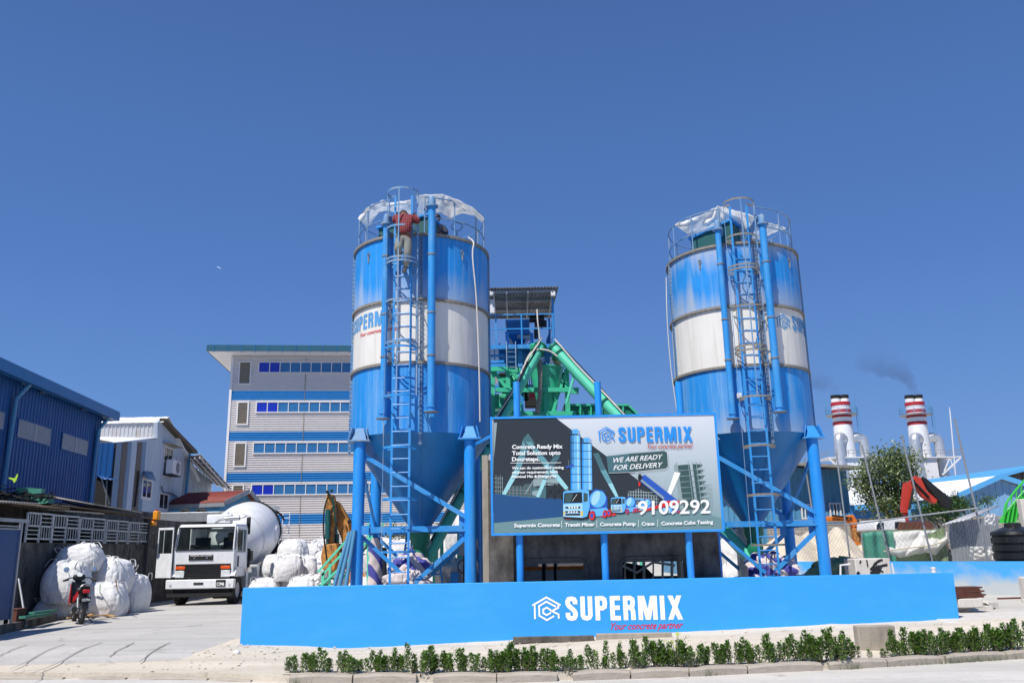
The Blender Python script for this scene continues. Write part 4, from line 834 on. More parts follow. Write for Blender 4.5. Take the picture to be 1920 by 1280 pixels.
# the plate with the delivery promise
pg('p_fade', (1137, 855), (1190, 849), (1190, 884), (1141, 887)); pg('p_green', (1180, 850), (1246, 845), (1251, 849), (1252.5, 872), (1248, 877), (1190, 883), (1180, 884))
ln('p_white', (1142, 886.5), (1190, 884.7), .5); ln('p_white', (1190, 884.7), (1249, 878.6), .7); ln('p_white', (1249, 878.6), (1253, 873), .7); ln('p_white', (1253, 873), (1251.5, 849), .7)
ln('p_white', (957, 867.6), (1052, 867), .9)
for x in (1053, 1119, 1197, 1233): ln('p_white', (x, 976-(x-1053)*.012), (x+.3, 990-(x-1053)*.02), .8)
build('printed_picture', art, ART, t, w=True)
def BP(px, py, off=.0): return P(px, py, YB-.022-off)
m = MB()
for s, xa, ya, xb, yb, em, bo, sh in (('Concrete Ready Mix', 960, 841, 1055, 840, 10.5, .03, 0), ('Total Solution upto', 960, 852.6, 1051, 851.6, 10.5, .03, 0), ('Doorsteps.', 960, 864, 1012, 863.4, 10.5, .03, 0),
        ('We can do customised mixing', 960, 879.3, 1057, 878, 6.8, .03, 0), ('on your requirement, both', 960, 887.3, 1046, 886.2, 6.8, .03, 0), ('Nominal Mix & Design Mix', 960, 895.3, 1044, 894.4, 6.8, .03, 0),
        ('9109292', 1196, 964, 1332, 961, 36, .02, 0), ('Supermix Concrete', 964, 987.6, 1050, 986.4, 9.5, .03, 0), ('Transit Mixer', 1059, 986.4, 1115, 985.4, 9.5, .03, 0), ('Concrete Pump', 1125, 985.4, 1192, 984.4, 9.5, .03, 0),
        ('Crane', 1203, 984.6, 1227, 984.2, 9.5, .03, 0), ('Concrete Cube Testing', 1240, 984, 1337, 981, 9.5, .03, 0), ('WE ARE READY', 1150, 867, 1243, 860, 13, .01, .3), ('FOR DELIVERY', 1150, 881, 1243, 875, 13, .01, .3)):
    build('lettering', textmb(MB(), s, tmap(xa, ya, xb, yb, em, BP), bold=bo, shear=sh), 'p_white', t, w=True)
m = MB(); a = BP(1160, 828.5); b = BP(1299, 827.5); h = BP(1160, 800.5).z-a.z
def f(x, y, l): p = a.lerp(b, x/w1); return V((p.x, p.y-.0006*l, p.z+y*h))
flat(m, q1, f); a2 = BP(1122, 829); b2 = BP(1153.5, 829); h2 = BP(1122, 800).z-a2.z
def f2(x, y, l): p = a2.lerp(b2, x/w2); return V((p.x, p.y-.0006*l, p.z+y*h2))
build('shop_name', m, 'p_logo', t, w=True); build('emblem', flat(MB(), q2, f2), 'p_logo', t, w=True)
build('slogan', textmb(MB(), 'Your concrete partner', tmap(1214, 840.5, 1300, 839, 12, BP), bold=.008, shear=.45), 'p_slogan', t, w=True)

# ---------------------------------------------------------------- concrete frame building behind the billboard
t = thing('concrete_building', 'raw grey concrete machine house with two low openings behind the billboard', 'building', (2, 18.25, 0))
xa = P(916, 1000, 18.3).x; xb = P(1349, 1040, 18.3).x; zt = P(916, 862, 18.3).z; o1 = (P(983, 1075, 18.3).x, P(1096, 1075, 18.3).x); o2 = (P(1168, 1075, 18.3).x, P(1286, 1075, 18.3).x); zo = P(1040, 1056, 18.3).z
m = MB(); y0, y1 = 18.3, 18.55
for a, b in ((xa, o1[0]), (o1[1], o2[0]), (o2[1], xb)): m.bx(a, b, y0, y1, 0, zo)
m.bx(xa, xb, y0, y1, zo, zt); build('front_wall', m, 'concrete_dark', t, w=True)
m = MB(); m.bx(xa, xa+.2, y1, 20.2, 0, zt); m.bx(xb-.2, xb, y1, 19.7, 0, zt); m.bx(xa+.2, xb-.2, y1, 19.7, zt-.2, zt-.002); build('side_wall', m, 'concrete_dark', t, w=True)  # side walls and roof slab, added to keep the inside dark
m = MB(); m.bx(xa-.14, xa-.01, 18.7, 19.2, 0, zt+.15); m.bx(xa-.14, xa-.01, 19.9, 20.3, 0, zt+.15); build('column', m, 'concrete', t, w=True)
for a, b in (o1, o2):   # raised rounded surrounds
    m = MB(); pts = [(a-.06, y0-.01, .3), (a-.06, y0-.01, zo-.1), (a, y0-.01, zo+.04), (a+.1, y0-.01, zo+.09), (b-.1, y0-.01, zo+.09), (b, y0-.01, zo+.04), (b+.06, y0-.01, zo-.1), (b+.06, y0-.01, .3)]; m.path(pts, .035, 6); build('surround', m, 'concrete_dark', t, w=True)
# a tipper body seen through the left opening
q = P(1040, 1075, 21.0); t = thing('aggregate_tray', 'grey steel tray with an orange stripe seen through the left concrete opening', 'tray', (q.x, 21, 0)); m = MB(); m.bx(-1.2, 1.25, 0, .12, .85, 1.42); build('side_panel', m, 'steel', t)
m = MB(); m.bx(-1.15, 1.2, -.012, -.002, 1.14, 1.22); build('stripe', m, 'orange', t); m = MB(); m.bx(-.3, -.22, -.06, 0, .2, 1.35); m.bx(-.02, .04, -.05, 0, .2, 1.4); build('latch_bar', m, 'dark', t); m = MB(); m.bx(-1.1, 1.1, .2, 1.2, .1, .8); build('chassis', m, 'dark', t)
q = P(1225, 1078, 20.6); t = thing('pump_unit', 'dark pump unit with pale pipes inside the right concrete opening', 'machine', (q.x, 20.6, 0)); m = MB(); m.bx(-.9, .8, 0, .6, .1, .95); m.prism([(-.8, -.02, .9), (.1, -.02, .9), (-.2, -.02, 1.2), (-.7, -.02, 1.3)], (0, .4, 0)); build('housing', m, 'dark', t, bev=.02)
m = MB()
for k in range(7): x = -.7+.22*k; m.tube((x, -.1+.03*k, .4), (x+.05, -.08, 1.4), .02+.008*(k % 3), n=8)
m.path([(-.8, -.1, 1.25), (-.4, -.12, 1.05), (0, -.1, 1.28), (.5, -.1, 1.2)], .03, 8); build('pipe', m, 'cable', t); m = MB(); m.grid(lambda u, v: (.55+.45*u, -.05-.06*math.sin(u*9), .5+.85*v*(1-.3*u)), 12, 6); build('sheet', m, 'canvas', t)

# ---------------------------------------------------------------- batching plant between the silos
YP = 24.0
def Q(px, py, dy=0): return P(px, py, YP+dy)
t = thing('batching_plant', 'concrete batching plant with blue roofed platform above green mixer frame', 'batching plant', (1.0, YP+1, 0))
zf = Q(1000, 645).z; xl = Q(872, 645).x; xr = Q(1042, 645).x
m = MB(); m.bx(xl, xr, YP, YP+.1, zf-.12, zf); m.bx(xl, xr, YP+2.4, YP+2.5, zf-.12, zf); m.bx(xr-.1, xr-.002, YP+.1, YP+2.4, zf-.118, zf-.002); m.bx(xl, xr-.1, YP+.1, YP+2.4, zf-.05, zf-.02); build('platform', m, 'blue', t, w=True)
m = MB()
for x in (xl+.4, Q(975, 645).x, Q(1026, 645).x):
    for y in (YP+.3, YP+2.3): m.beam((x, y, 0), (x, y, zf-.12), .14, .14)
for z in (zf-1.2, zf-2.6): m.beam((xl+.4, YP+.3, z), (Q(1026, 645).x, YP+.3, z), .1, .12); m.beam((xl+.4, YP+2.3, z), (Q(1026, 645).x, YP+2.3, z), .1, .12)
build('support_frame', m, 'blue', t, w=True)
m = MB(); zr = Q(1000, 588).z; zm = Q(1000, 615).z
for px in (918, 930, 978, 1037.5):
    x = Q(px, 620).x; m.beam((x, YP+.05, zf), (x, YP+.05, zr), .04, .04)
for z in (zr, zm): m.beam((xl, YP+.05, z), (xr, YP+.05, z), .035, .035); m.beam((xr-.03, YP+.05, z), (xr-.03, YP+2.4, z), .03, .03)
build('railing', m, 'blue', t, w=True)
m = MB(); za = Q(1040, 556).z
m.beam((xr-.05, YP+.12, zf), (xr-.05, YP+.12, za), .06, .06); x = Q(1027, 600).x; m.beam((xr-.06, YP+2.4, zf), (xr-.06, YP+2.4, za), .06, .06); m.beam((xl+.3, YP+.12, zf), (xl+.3, YP+.12, za), .06, .06); m.beam((xl+.3, YP+2.4, zf), (xl+.3, YP+2.4, za), .06, .06); each('roof_post', m, 'blue', t, w=True)
A = P(905, 541, YP-.35); B = P(1047, 543, YP-.35); Z = A.z
rf = MB(); Cq = V((B.x-.1, YP+2.9, Z-.02)); D = V((A.x-.7, YP+2.9, Z-.02)); A.x -= .7; B.z = A.z
rf.sheet(A, B, Cq, D, .09, .03); o = build('roof', rf, 'sheet_grey', t, w=True, solid=.008)
m = MB()
for k in range(4): y = YP-.2+k*.95; m.beam((A.x+.05, y, Z-.06-.0*k), (B.x-.08, y, Z-.06), .05, .07)
for px in (926, 950, 990, 1035): x = Q(px, 560).x; m.beam((x, YP-.3, Z-.12), (x, YP+2.8, Z-.12), .04, .05)
build('purlin', m, 'galv', o, w=True)
for px, py in ((920, 550), (1037, 551)): q = P(px, py, YP-.25); build('floodlight', MB().box(q, (.13, .1, .13)), 'trim_white', t, w=True, bev=.01)
q = P(921, 575, YP-.05); build('control_panel', MB().box(q, (.2, .12, .42)), 'trim_white', t, w=True, bev=.01)
# weigh hopper on the platform
hx0 = Q(949, 600).x; hx1 = Q(993, 600).x; ht = Q(970, 586).z; hm = Q(970, 612).z; hb = Q(970, 634).z
m = MB(); m.bx(hx0, hx1, YP+.8, YP+1.8, hm, ht); m.hexa([(hx0+.28, YP+1.1, hb), (hx1-.22, YP+1.1, hb), (hx1-.22, YP+1.5, hb), (hx0+.28, YP+1.5, hb)], [(hx0, YP+.8, hm), (hx1, YP+.8, hm), (hx1, YP+1.8, hm), (hx0, YP+1.8, hm)])
hp_ = build('weigh_hopper', m, 'fascia', t, w=True); m = MB(); m.bx(hx0-.04, hx1+.04, YP+.77, YP+1.83, hm-.0, hm+.05); m.bx(hx0-.03, hx1+.03, YP+.78, YP+1.82, ht-.04, ht+.01); build('rim', m, 'blue', hp_, w=True)
m = MB()
for px in (951, 998): x = Q(px, 630).x; m.beam((x, YP+.6, zf), (x, YP+.6, Q(px, 615).z), .1, .08)
each('hopper_leg', m, 'blue', t, w=True)
m = MB(); q = P(1004, 598, YP+.8); m.tube(q-V((.18, 0, 0)), q+V((.16, 0, 0)), .11, n=16); m.tube(q+V((.16, 0, .0)), q+V((.26, 0, 0)), .16, n=16); m.box(q+V((.12, 0, -.18)), (.3, .25, .14)); q = P(1018, 608, YP+.8); m.box(q, (.22, .25, .2)); q = P(1005, 625, YP+.6); m.box(q, (.12, .2, .3)); build('motor', m, 'black', t, w=True)
m = MB(); q = P(987, 631, YP+.5); m.tube(q-V((.1, 0, 0)), q+V((.12, 0, 0)), .07, n=12); m.box(q+V((-.22, 0, 0)), (.1, .1, .1)); build('air_cylinder', m, 'steel', t, w=True)
q0 = Q(1012, 600, -.1); hose('water_hose', 'pale hose hanging from the batching plant platform roof', [P(1007, 580, YP-.1), P(1008, 600, YP-.15), P(1011, 625, YP-.12), P(1013, 645, YP-.1)], .022, 'cable')
m = MB(); x = Q(1034, 620).x; m.prism([(x-.1, YP+1.5, zf), (xr-.08, YP+1.5, zf), (xr-.08, YP+1.5, zr-.1), (x-.1, YP+1.5, zm)], (0, .05, 0)); build('side_plate', m, 'fascia', t, w=True)
# machinery under the platform
m = MB(); q = P(973, 668, YP+.9); m.tube(q-V((.55, 0, 0)), q+V((.3, 0, 0)), .36, n=28); m.tube(q-V((.6, 0, 0)), q-V((.55, 0, 0)), .41, n=28); m.tube(q+V((.3, 0, 0)), q+V((.35, 0, 0)), .41, n=28); build('mixer_drum', m, 'blue', t, w=True)
m = MB()
for py in (664, 675, 684): z = Q(930, py).z; m.beam((Q(880, py).x, YP+.2, z), (Q(945, py).x, YP+.2, z), .06, .07)
for px in (918, 927, 936): x = Q(px, 670).x; m.beam((x, YP+.22, zf-.9), (x, YP+.22, zf-.1), .04, .04)
m.box(P(932, 694, YP+.3), (.5, .4, .3)); m.box(P(1022, 660, YP+.9), (.4, .3, .35)); each('machinery', m, 'blue', t, w=True)
m = MB()
for px in (949.5, 966.5): m.beam(P(px, 640, YP-.05), P(px+1, 694, YP-.2), .025, .02)
for k in range(5): py = 650+k*9.5; m.tube(P(949.5, py, YP-.08), P(967, py, YP-.08), .012, n=6)
build('ladder', m, 'dusty_blue', t, w=True)
# green lower frame
gy = 690
m = MB()
for px in (923, 952, 1022, 1062):
    m.beam(P(px, 692, YP-.1), V((P(px, 692, YP-.1).x, YP-.1, 0)), .13, .13)
for py, a, b in ((692, 919, 952), (731, 930, 1085), (775, 922, 1080)): m.beam(P(a, py, YP-.2), P(b, py, YP-.2), .12, .12)
m.beam(P(923, 692, YP-.1), P(965, 748, YP-.1), .09, .09); m.beam(P(1060, 700, YP-.1), P(1035, 775, YP-.1), .08, .08); m.prism([P(1065, 727, YP-.3), P(1086, 737, YP-.3), P(1065, 737, YP-.3)], (0, .1, 0)); m.beam(P(948, 694, YP), P(976, 694, YP), .12, .14); m.beam(P(957, 694, YP), P(975, 714, YP), .1, .1)
build('mixer_frame', m, 'shaded_green', t, w=True)
m = MB(); q = P(960, 722, YP+.6); m.tube(q-V((.3, 0, 0)), q+V((.45, 0, 0)), .38, n=28); q = P(948, 715, YP+.3); m.box(q, (.4, .5, .3)); q = P(947, 755, YP+.3); m.box(q, (.7, .6, .42)); q = P(968, 765, YP+.1); m.box(q, (.3, .4, .3)); build('mixer_pan', m, 'shaded_green', t, w=True, bev=.02)
m = MB(); q = P(1024.5, 692, YP+.2); zb = P(1024, 776, YP+.2).z
m.lathe([(.02, zb-q.z), (.24, zb-q.z), (.49, 0), (.51, 0), (.51, .03), (.47, .03), (.22, zb-q.z+.1), (0, zb-q.z+.1)], q, 28)
h_ = build('cement_hopper', m, 'shaded_green', t, w=True); m = MB()
for dx in (-.18, .16):
    for dz in (-.25, -.8, -1.2): m.prism([(q.x+dx, q.y-.46-dz*.12, q.z+dz), (q.x+dx+.05, q.y-.46-dz*.12, q.z+dz-.2), (q.x+dx+.06, q.y-.38, q.z+dz-.02)], (.02, .05, 0))
build('rib', m, 'shaded_green', h_, w=True)
m = MB(); q = P(1000, 745, YP+.4); m.box(q, (.5, .3, .6)); q = P(1050, 715, YP+.4); m.box(q, (.35, .3, .5)); q = P(992, 706, YP+.2); 
for k in range(5): m.tube(q+V((-.1+.06*k, 0, -.3)), q+V((-.1+.05*k, .02, .3-.06*k)), .015, n=6)
m.box(P(945, 702, YP+.1), (.3, .2, .1)); each('pump', m, 'dark', t, w=True, bev=.03); m = MB(); q = P(998, 743, YP-.02); m.tube(q, q-V((0, .12, 0)), .08, n=16); build('motor_cap', m, 'red', t, w=True)
m = MB(); pts = smooth([P(1012, 676, YP-.3), P(1013, 700, YP-.45), P(1012, 740, YP-.42), P(1007, 775, YP-.3)], 10); m.path(pts, [.062+.010*(k % 2) for k in range(len(pts))], 10); build('flexible_duct', m, 'sheet_grey', t, w=True)
for px, pa, pb in ((1003, 672, 691), (1043, 673, 692)):
    m = MB(); a = P(px, pa, YP-.1); b = P(px-(4 if px < 1020 else -2), pb, YP+.1); m.path([a, a.lerp(b, .5)+V((.02, 0, 0)), b], [.12, .105, .1], 12); build('canvas_sleeve', m, 'canvas', t, w=True)
    m = MB(); m.tube(a, a+V((0, 0, .05)), .135, n=16); m.tube(a+V((0, 0, .05)), a+V((0, 0, .3)), .12, .13, n=16); m.tube(a+V((0, 0, .3)), a+V((.0, -.05, .42)), .14, n=16); build('outlet_elbow', m, 'shaded_green', t, w=True)
# screw conveyors from the silos up to the plant
def screw(label, a, b, r, cab, sup=None, mid=None):
    t = thing('screw_conveyor', label, 'conveyor', a, 0, 'green screw conveyors'); a = V(a); b = V(b); d = (b-a).normalized(); m = MB(); m.tube(a, b, r, n=22); build('tube', m, 'green', t, w=True)
    m = MB()
    for k in (.02, .3, .5, .72, .97): p = a.lerp(b, k); m.tube(p-d*.02, p+d*.02, r+.05, n=22)
    m.tube(b, b+d*.04, r+.04, n=22); m.tube(b+d*.04, b+d*.09, r*.8, n=22); each('flange', m, 'dark_green', t, w=True)
    for i, (mt, off, rr) in enumerate(cab):
        m = MB(); pts = [a.lerp(b, k/24)+V((off*.3+.02*math.sin(k*1.1+i), -r*.55-.03, r+.03+off+.03*math.sin(k*.9+i*2))) for k in range(25)]; m.path(pts, rr, 6); build('cable', m, mt, t, w=True)
    if sup: m = MB(); m.beam(sup[0], sup[1], .06, .06); build('strut', m, 'green', t, w=True)
a1 = V((SLX, SLY, 1.15)); b1 = P(1013, 650, YP-.35); screw('green screw conveyor rising right from the left silo to the platform', a1, b1, .15, [('cable_black', .05, .022), ('cable', .09, .022), ('cable_black', .0, .02)])
a2 = V((SRX, SRY, 1.15)); b2 = P(1038, 652, YP-.35); screw('green screw conveyor rising left from the right silo to the platform', a2, b2, .15, [('cable', .03, .025), ('cable_black', .07, .015)], (P(1077, 702, YP-.6), P(1062, 756, YP-.5)))
hose('power_cable', 'bundle of black and white cables bridging the two conveyor heads', [P(985, 680, YP-.6), P(995, 662, YP-.65), P(1010, 655, YP-.6), P(1030, 658, YP-.6), P(1045, 668, YP-.6)], .03, 'cable')
# green aggregate bin
t = thing('aggregate_bin', 'long green ribbed steel bin rising behind the billboard top', 'bin', P(1125, 780, 26.0)); m = MB()
a = P(1060, 782, 25.5); b = P(1200, 782, 25.5); c = P(1177, 759, 25.5); d = P(1057, 759, 25.5)
m.prism([a, b, c, d], (0, 2.0, 0)); build('bin_body', m, 'dark_green', t, w=True); m = MB()
for px in (1068, 1088, 1108, 1128, 1148, 1168): m.beam(P(px, 782, 25.47), P(px, 760, 25.47), .06, .05)
m.beam(P(1057, 759, 25.46), P(1178, 759, 25.46), .07, .06); m.beam(P(1178, 759, 25.46), P(1200, 781, 25.46), .07, .06); build('rib', m, 'shaded_green', t, w=True)
m = MB(); 
for px in (1070, 1190):
    q = P(px, 780, 25.6); m.beam((q.x, 25.6, 0), (q.x, 25.6, q.z), .14, .14); m.beam((q.x, 27.3, 0), (q.x, 27.3, q.z), .14, .14)
build('leg', m, 'green', t, w=True)

# ================================================================ LEFT SIDE
A6 = RAD(6); E1 = V((math.cos(A6), math.sin(A6), 0)); E2 = V((-math.sin(A6), math.cos(A6), 0)); NX = E1.copy(); NY = V((math.sin(A6), -math.cos(A6), 0))
class Face:   # an upright wall plane: local u along d, local z up, o = outward normal
    def __init__(s, p0, d, n): s.p0 = V(p0); s.d = V(d); s.n = V(n)
    def uv(s, px, py, off=0): q = PL(px, py, s.p0+s.n*off, s.n); return (q-s.p0).dot(s.d), q.z
    def at(s, u, z, o=0): q = s.p0+s.d*u+s.n*o; return V((q.x, q.y, z))
    def slab(s, m, u0, u1, z0, z1, o0, o1):
        return m.hexa([s.at(u0, z0, o0), s.at(u1, z0, o0), s.at(u1, z0, o1), s.at(u0, z0, o1)], [s.at(u0, z1, o0), s.at(u1, z1, o0), s.at(u1, z1, o1), s.at(u0, z1, o1)])
    def quad(s, m, pts, o0, o1): # pixel polygon on the plane with thickness
        P_ = [PL(x, y, s.p0, s.n) for x, y in pts]; return m.prism([p+s.n*o0 for p in P_], s.n*(o1-o0))
def window(face, t, u0, u1, z0, z1, fr=.05, mull=(), trans=(), gl='glass_dark', frm='trim_white', name='window', out=.05, gin=.004):
    m = MB(); f = face
    f.slab(m, u0-fr, u1+fr, z1, z1+fr, 0, out); f.slab(m, u0-fr, u1+fr, z0-fr, z0, 0, out); f.slab(m, u0-fr, u0, z0, z1, 0, out); f.slab(m, u1, u1+fr, z0, z1, 0, out)
    for k in mull: a = u0+(u1-u0)*k; f.slab(m, a-fr*.35, a+fr*.35, z0, z1, 0, out-.01)
    for k in trans: a = z0+(z1-z0)*k; f.slab(m, u0, u1, a-fr*.3, a+fr*.3, 0, out-.012)
    wn_ = build(name, m, frm, t, w=True); g = MB(); f.slab(g, u0, u1, z0, z1, gin, gin+.01); build('glass' if 'glass' in gl else 'louvre', g, gl, wn_, w=True); return wn_

# ---- tall office block with horizontal cladding
F = Face(P(430, 800, 60.0), E1, NY)
t = thing('office_block', 'tall white office block clad in ribbed siding with four blue bands and ribbon windows', 'building', (F.p0.x, F.p0.y, 0), A6)
zz = lambda y: F.uv(560, y)[1]
U1 = 19.0; zt = zz(668)
bands = [(733, 750), (809, 826), (885.5, 903), (963.5, 982)]
wins = [(486.5, 680, 698), (482, 754.5, 772), (476.5, 830.5, 848.5), (473, 908, 926)]
def hsid(m, z0, z1, u0=0, u1=U1, pitch=.165, dep=.045):
    k = max(1, round((z1-z0)/pitch)); p = (z1-z0)/k
    for i in range(k):
        a = z0+i*p; pr = [(a, 0), (a+p*.55, 0), (a+p*.72, dep), (a+p*.94, dep), (a+p, 0)]
        vs = []
        for z, o in pr: vs += [F.at(u0, z, o), F.at(u1, z, o)]
        m.add(vs, [(2*j, 2*j+1, 2*j+3, 2*j+2) for j in range(4)])
m = MB(); mb2 = MB(); lo = 0
for y0, y1 in reversed(bands): hsid(m, lo, zz(y1)); lo = zz(y0)
hsid(m, lo, zt); build('siding', m, 'siding', t, w=True)
for y0, y1 in bands: m = MB(); hsid(m, zz(y1), zz(y0)); build('blue_band', m, 'siding_blue', t, w=True)
m = MB(); F.slab(m, -.02, U1, 0, zt, -14, -.05); build('core', m, 'siding', t, w=True)
m = MB(); F.slab(m, -.14, .02, 0, zt, -.1, .07); F.slab(m, -.16, -.145, 0, zt, -14, -.1); build('corner_trim', m, 'trim_white', t, w=True)
for y0, y1 in bands: pass
for px, y0, y1 in wins:
    u0, _ = F.uv(px, (y0+y1)/2); u1 = U1-.6; pitch = .735; n = int((u1-u0)/pitch); u1 = u0+n*pitch
    wn_ = window(F, t, u0, u1, zz(y1), zz(y0), .075, [k/n for k in range(1, n)], (), 'glass_sky', 'trim_white', 'ribbon_window', .12, gin=.06)
    if y0 != 830.5: g = MB(); F.slab(g, u0, u0+2*pitch-.02, zz(y1), zz(y0), .072, .076); build('royal_glass', g, 'glass_royal', wn_, w=True)
for (x0, x1, y0, y1) in ((450, 469, 680, 719), (446.5, 464, 755, 794), (441.5, 459.5, 831, 872), (437.5, 455, 909, 950)):
    u0 = F.uv(x0, (y0+y1)/2)[0]; u1 = F.uv(x1, (y0+y1)/2)[0]; wn_ = window(F, t, u0, u1, zz(y1), zz(y0), .09, (), (), 'louvre', 'trim_white', 'louvre_window', .12, gin=.055)
    m = MB(); z = zz(y1)+.05
    while z < zz(y0)-.05: F.slab(m, u0, u1, z, z+.05, .05, .1); z += .14
    build('slat', m, 'louvre', wn_, w=True)['kind'] = 'stuff'
for x in (551, 548, 545, 541):
    pass
m = MB()
for a, b in ((670, 680), (699, 754), (773, 830), (850, 908), (928, 1010)): F.slab(m, 5.15, 5.18, zz(b), zz(a), .0, .052)
build('panel_joint', m, 'louvre', t, w=True)
m = MB(); z0 = zt+.0; F.slab(m, -1.45, U1+1, z0+.02, z0+.1, -15, 1.3); build('soffit', m, 'trim_white', t, w=True)
m = MB(); F.slab(m, -1.55, U1+1, z0+.102, z0+.5, 1.15, 1.42); F.slab(m, -1.65, -1.45, z0+.102, z0+.5, -15, 1.15); build('gutter', m, 'teal', t, w=True)
m = MB()
for k in range(22): F.slab(m, -1.1+k*.95, -1.06+k*.95, z0-.05, z0+.5, 1.42, 1.45)
build('gutter_bracket', m, 'fascia', t, w=True)['kind'] = 'stuff'
m = MB(); m.hexa([F.at(-1.5, z0+.5, 1.2), F.at(U1+1, z0+.5, 1.2), F.at(U1+1, z0+.5, -15), F.at(-1.5, z0+.5, -15)], [F.at(-1.0, z0+1.2, -7), F.at(U1, z0+1.2, -7), F.at(U1, z0+1.2, -7.2), F.at(-1, z0+1.2, -7.2)]); build('roof', m, 'sheet_white', t, w=True)

# ---- blue warehouse on the left edge
K = P(183, 860, 38.0); F = Face((K.x, K.y, 0), -E2, NX); t = thing('blue_warehouse', 'dark blue ribbed warehouse with two white louvre windows at the left edge of the picture', 'building', (K.x, K.y, 0), A6)
za = F.uv(186, 773)[1]; LW = 15
m = MB(); a = F.at(0, 0); b = F.at(LW, 0); m.corr((b.x, b.y), (a.x, a.y), 0, 0, za, za, .26, .035, NX); c = F.at(0, 0, -20); m.corr((a.x, a.y), (c.x, c.y), 0, 0, za, za+2, .26, .03, E2); F.slab(m, 0.02, LW, 0, za-.01, -19, -.02); build('wall', m, 'warehouse', t, w=True)
zf = F.uv(213, 768, .55)[1]; m = MB(); F.slab(m, -.55, LW, zf-.4, zf, .3, .6); F.slab(m, -.55, -.45, zf-.41, zf-.001, -18, .3); build('fascia', m, 'fascia', t, w=True); m = MB(); F.slab(m, -.45, LW, zf-.1, zf-.05, -19, .3); build('roof', m, 'fascia', t, w=True)
for pts in (((32.7, 785), (93, 804.5), (91, 833), (30, 820)), ((116, 811), (163, 828), (160.5, 852.5), (113, 841.5)), ((-45, 757), (5, 774), (4, 804), (-46, 792))):
    us = [F.uv(*p) for p in pts]; u0 = (us[1][0]+us[2][0])/2; u1 = (us[0][0]+us[3][0])/2; z1 = (us[0][1]+us[1][1])/2; z0 = (us[2][1]+us[3][1])/2
    wn_ = window(F, t, u0, u1, z0, z1, .05, (.5,), (), 'dark', 'warehouse', 'louvre_window', .06); m = MB(); n = 12
    for i in range(n): z = z0+(z1-z0)*(i+.2)/n; d = (z1-z0)/n; m.hexa([F.at(u0, z, .06), F.at(u1, z, .06), F.at(u1, z+.01, .065), F.at(u0, z+.01, .065)], [F.at(u0, z+d*.7, .02), F.at(u1, z+d*.7, .02), F.at(u1, z+d*.7+.01, .025), F.at(u0, z+d*.7+.01, .025)])
    sl_ = build('slat', m, 'trim_white', wn_, w=True); sl_['kind'] = 'stuff'
    m = MB(); F.slab(m, (u0+u1)/2-.02, (u0+u1)/2+.02, z0, z1, .07, .08); build('mullion', m, 'trim_white', wn_, w=True)
for pts in (((55.7, 720, .4), (30, 747, .15), (7, 903, .15), (2, 945, .15)), ((203, 784, .4), (184, 806, .15), (168, 948, .15))):
    m = MB(); q = [PL(x, y, F.p0+F.n*o, F.n) for x, y, o in pts]; m.path(q, .085, 12); dp = build('downpipe', m, 'pipe_teal', t, w=True); m = MB(); m.box(q[0]+V((0, 0, .12)), (.34, .34, .28)); build('rain_head', m, 'trim_white', dp, w=True)
for px, py in ((86, 735), (162, 767)): q = PL(px, py, F.p0+F.n*.25, F.n); m = MB(); m.lathe([(0, .1), (.16, .06), (.22, -.02), (.2, -.04), (0, -.04)], q, 20); F.slab(m, F.uv(px, py, .25)[0]-.03, F.uv(px, py, .25)[0]+.03, q.z+.04, q.z+.08, 0, .3); build('wall_lamp', m, 'steel', t, w=True)
# ---- blue annex beside it
t = thing('blue_annex', 'small blue ribbed lean-to with a steel awning between warehouse and white house', 'shed', P(199, 955, 41)); m = MB(); a = P(184, 830, 41); b = P(215, 830, 41); zb = P(200, 893, 41).z; m.corr((a.x, a.y), (b.x, b.y), zb, zb, a.z, b.z, .25, .03); build('wall', m, 'warehouse', t, w=True)
m = MB(); m.bx(a.x, b.x, 41.1, 41.2, 0, a.z); build('backing', m, 'dark', t, w=True); m = MB(); m.sheet(P(180, 888, 41), P(209, 895, 41), P(221, 900, 40.0), P(190, 897, 40.0), .2, .02); build('awning', m, 'warehouse', t, w=True, solid=.01)
m = MB(); m.beam(P(191, 897, 40.6), P(205, 945, 40.9), .05, .05); m.beam(P(200, 900, 40.6), P(198, 960, 40.9), .05, .05); build('prop', m, 'galv', t, w=True)

# ---- white house with air conditioner
K = P(215, 900, 42.0); F = Face((K.x, K.y, 0), E2, NX); t = thing('white_house', 'weathered white two storey house with air conditioner and striped lower wall', 'house', (K.x, K.y, 0), A6)
m = MB(); F.quad(m, [(215, 829), (303, 821.5), (301, 975), (215, 975)], 0, -.15); build('lower_wall', m, 'house_wall', t, w=True)
m = MB(); F.quad(m, [(301, 786), (358.5, 845), (349, 975), (301, 975)], .01, -.2); F.quad(m, [(295, 792), (301.5, 786), (301.5, 824), (295, 824)], .01, -.2); build('gable_wall', m, 'house_wall', t, w=True)
for top, bot, mt in (((216, 228), (205, 217), 'stripe_blue'), ((229, 239), (218, 227), 'stripe_brown'), ((240, 247), (228, 235), 'stripe_blue'), ((258, 266), (246, 257), 'stripe_brown'), ((267, 274), (258, 265), 'stripe_blue')):
    m = MB(); F.quad(m, [(top[0], 829), (top[1], 828), (bot[1], 960), (bot[0], 960)], .004, .02); build('wall_panel', m, mt, t, w=True)
uu, zz_ = F.uv(300, 790); q0 = F.at(uu, 0); ya = q0.y
a = P(176, 793, ya); b = P(295, 793, ya); zl = P(250, 822, ya).z; m = MB(); m.corr((a.x, ya), (b.x, ya), zl-.3, zl-.3, a.z, b.z, .22, .04); o = build('front_cladding', m, 'sheet', t, w=True)
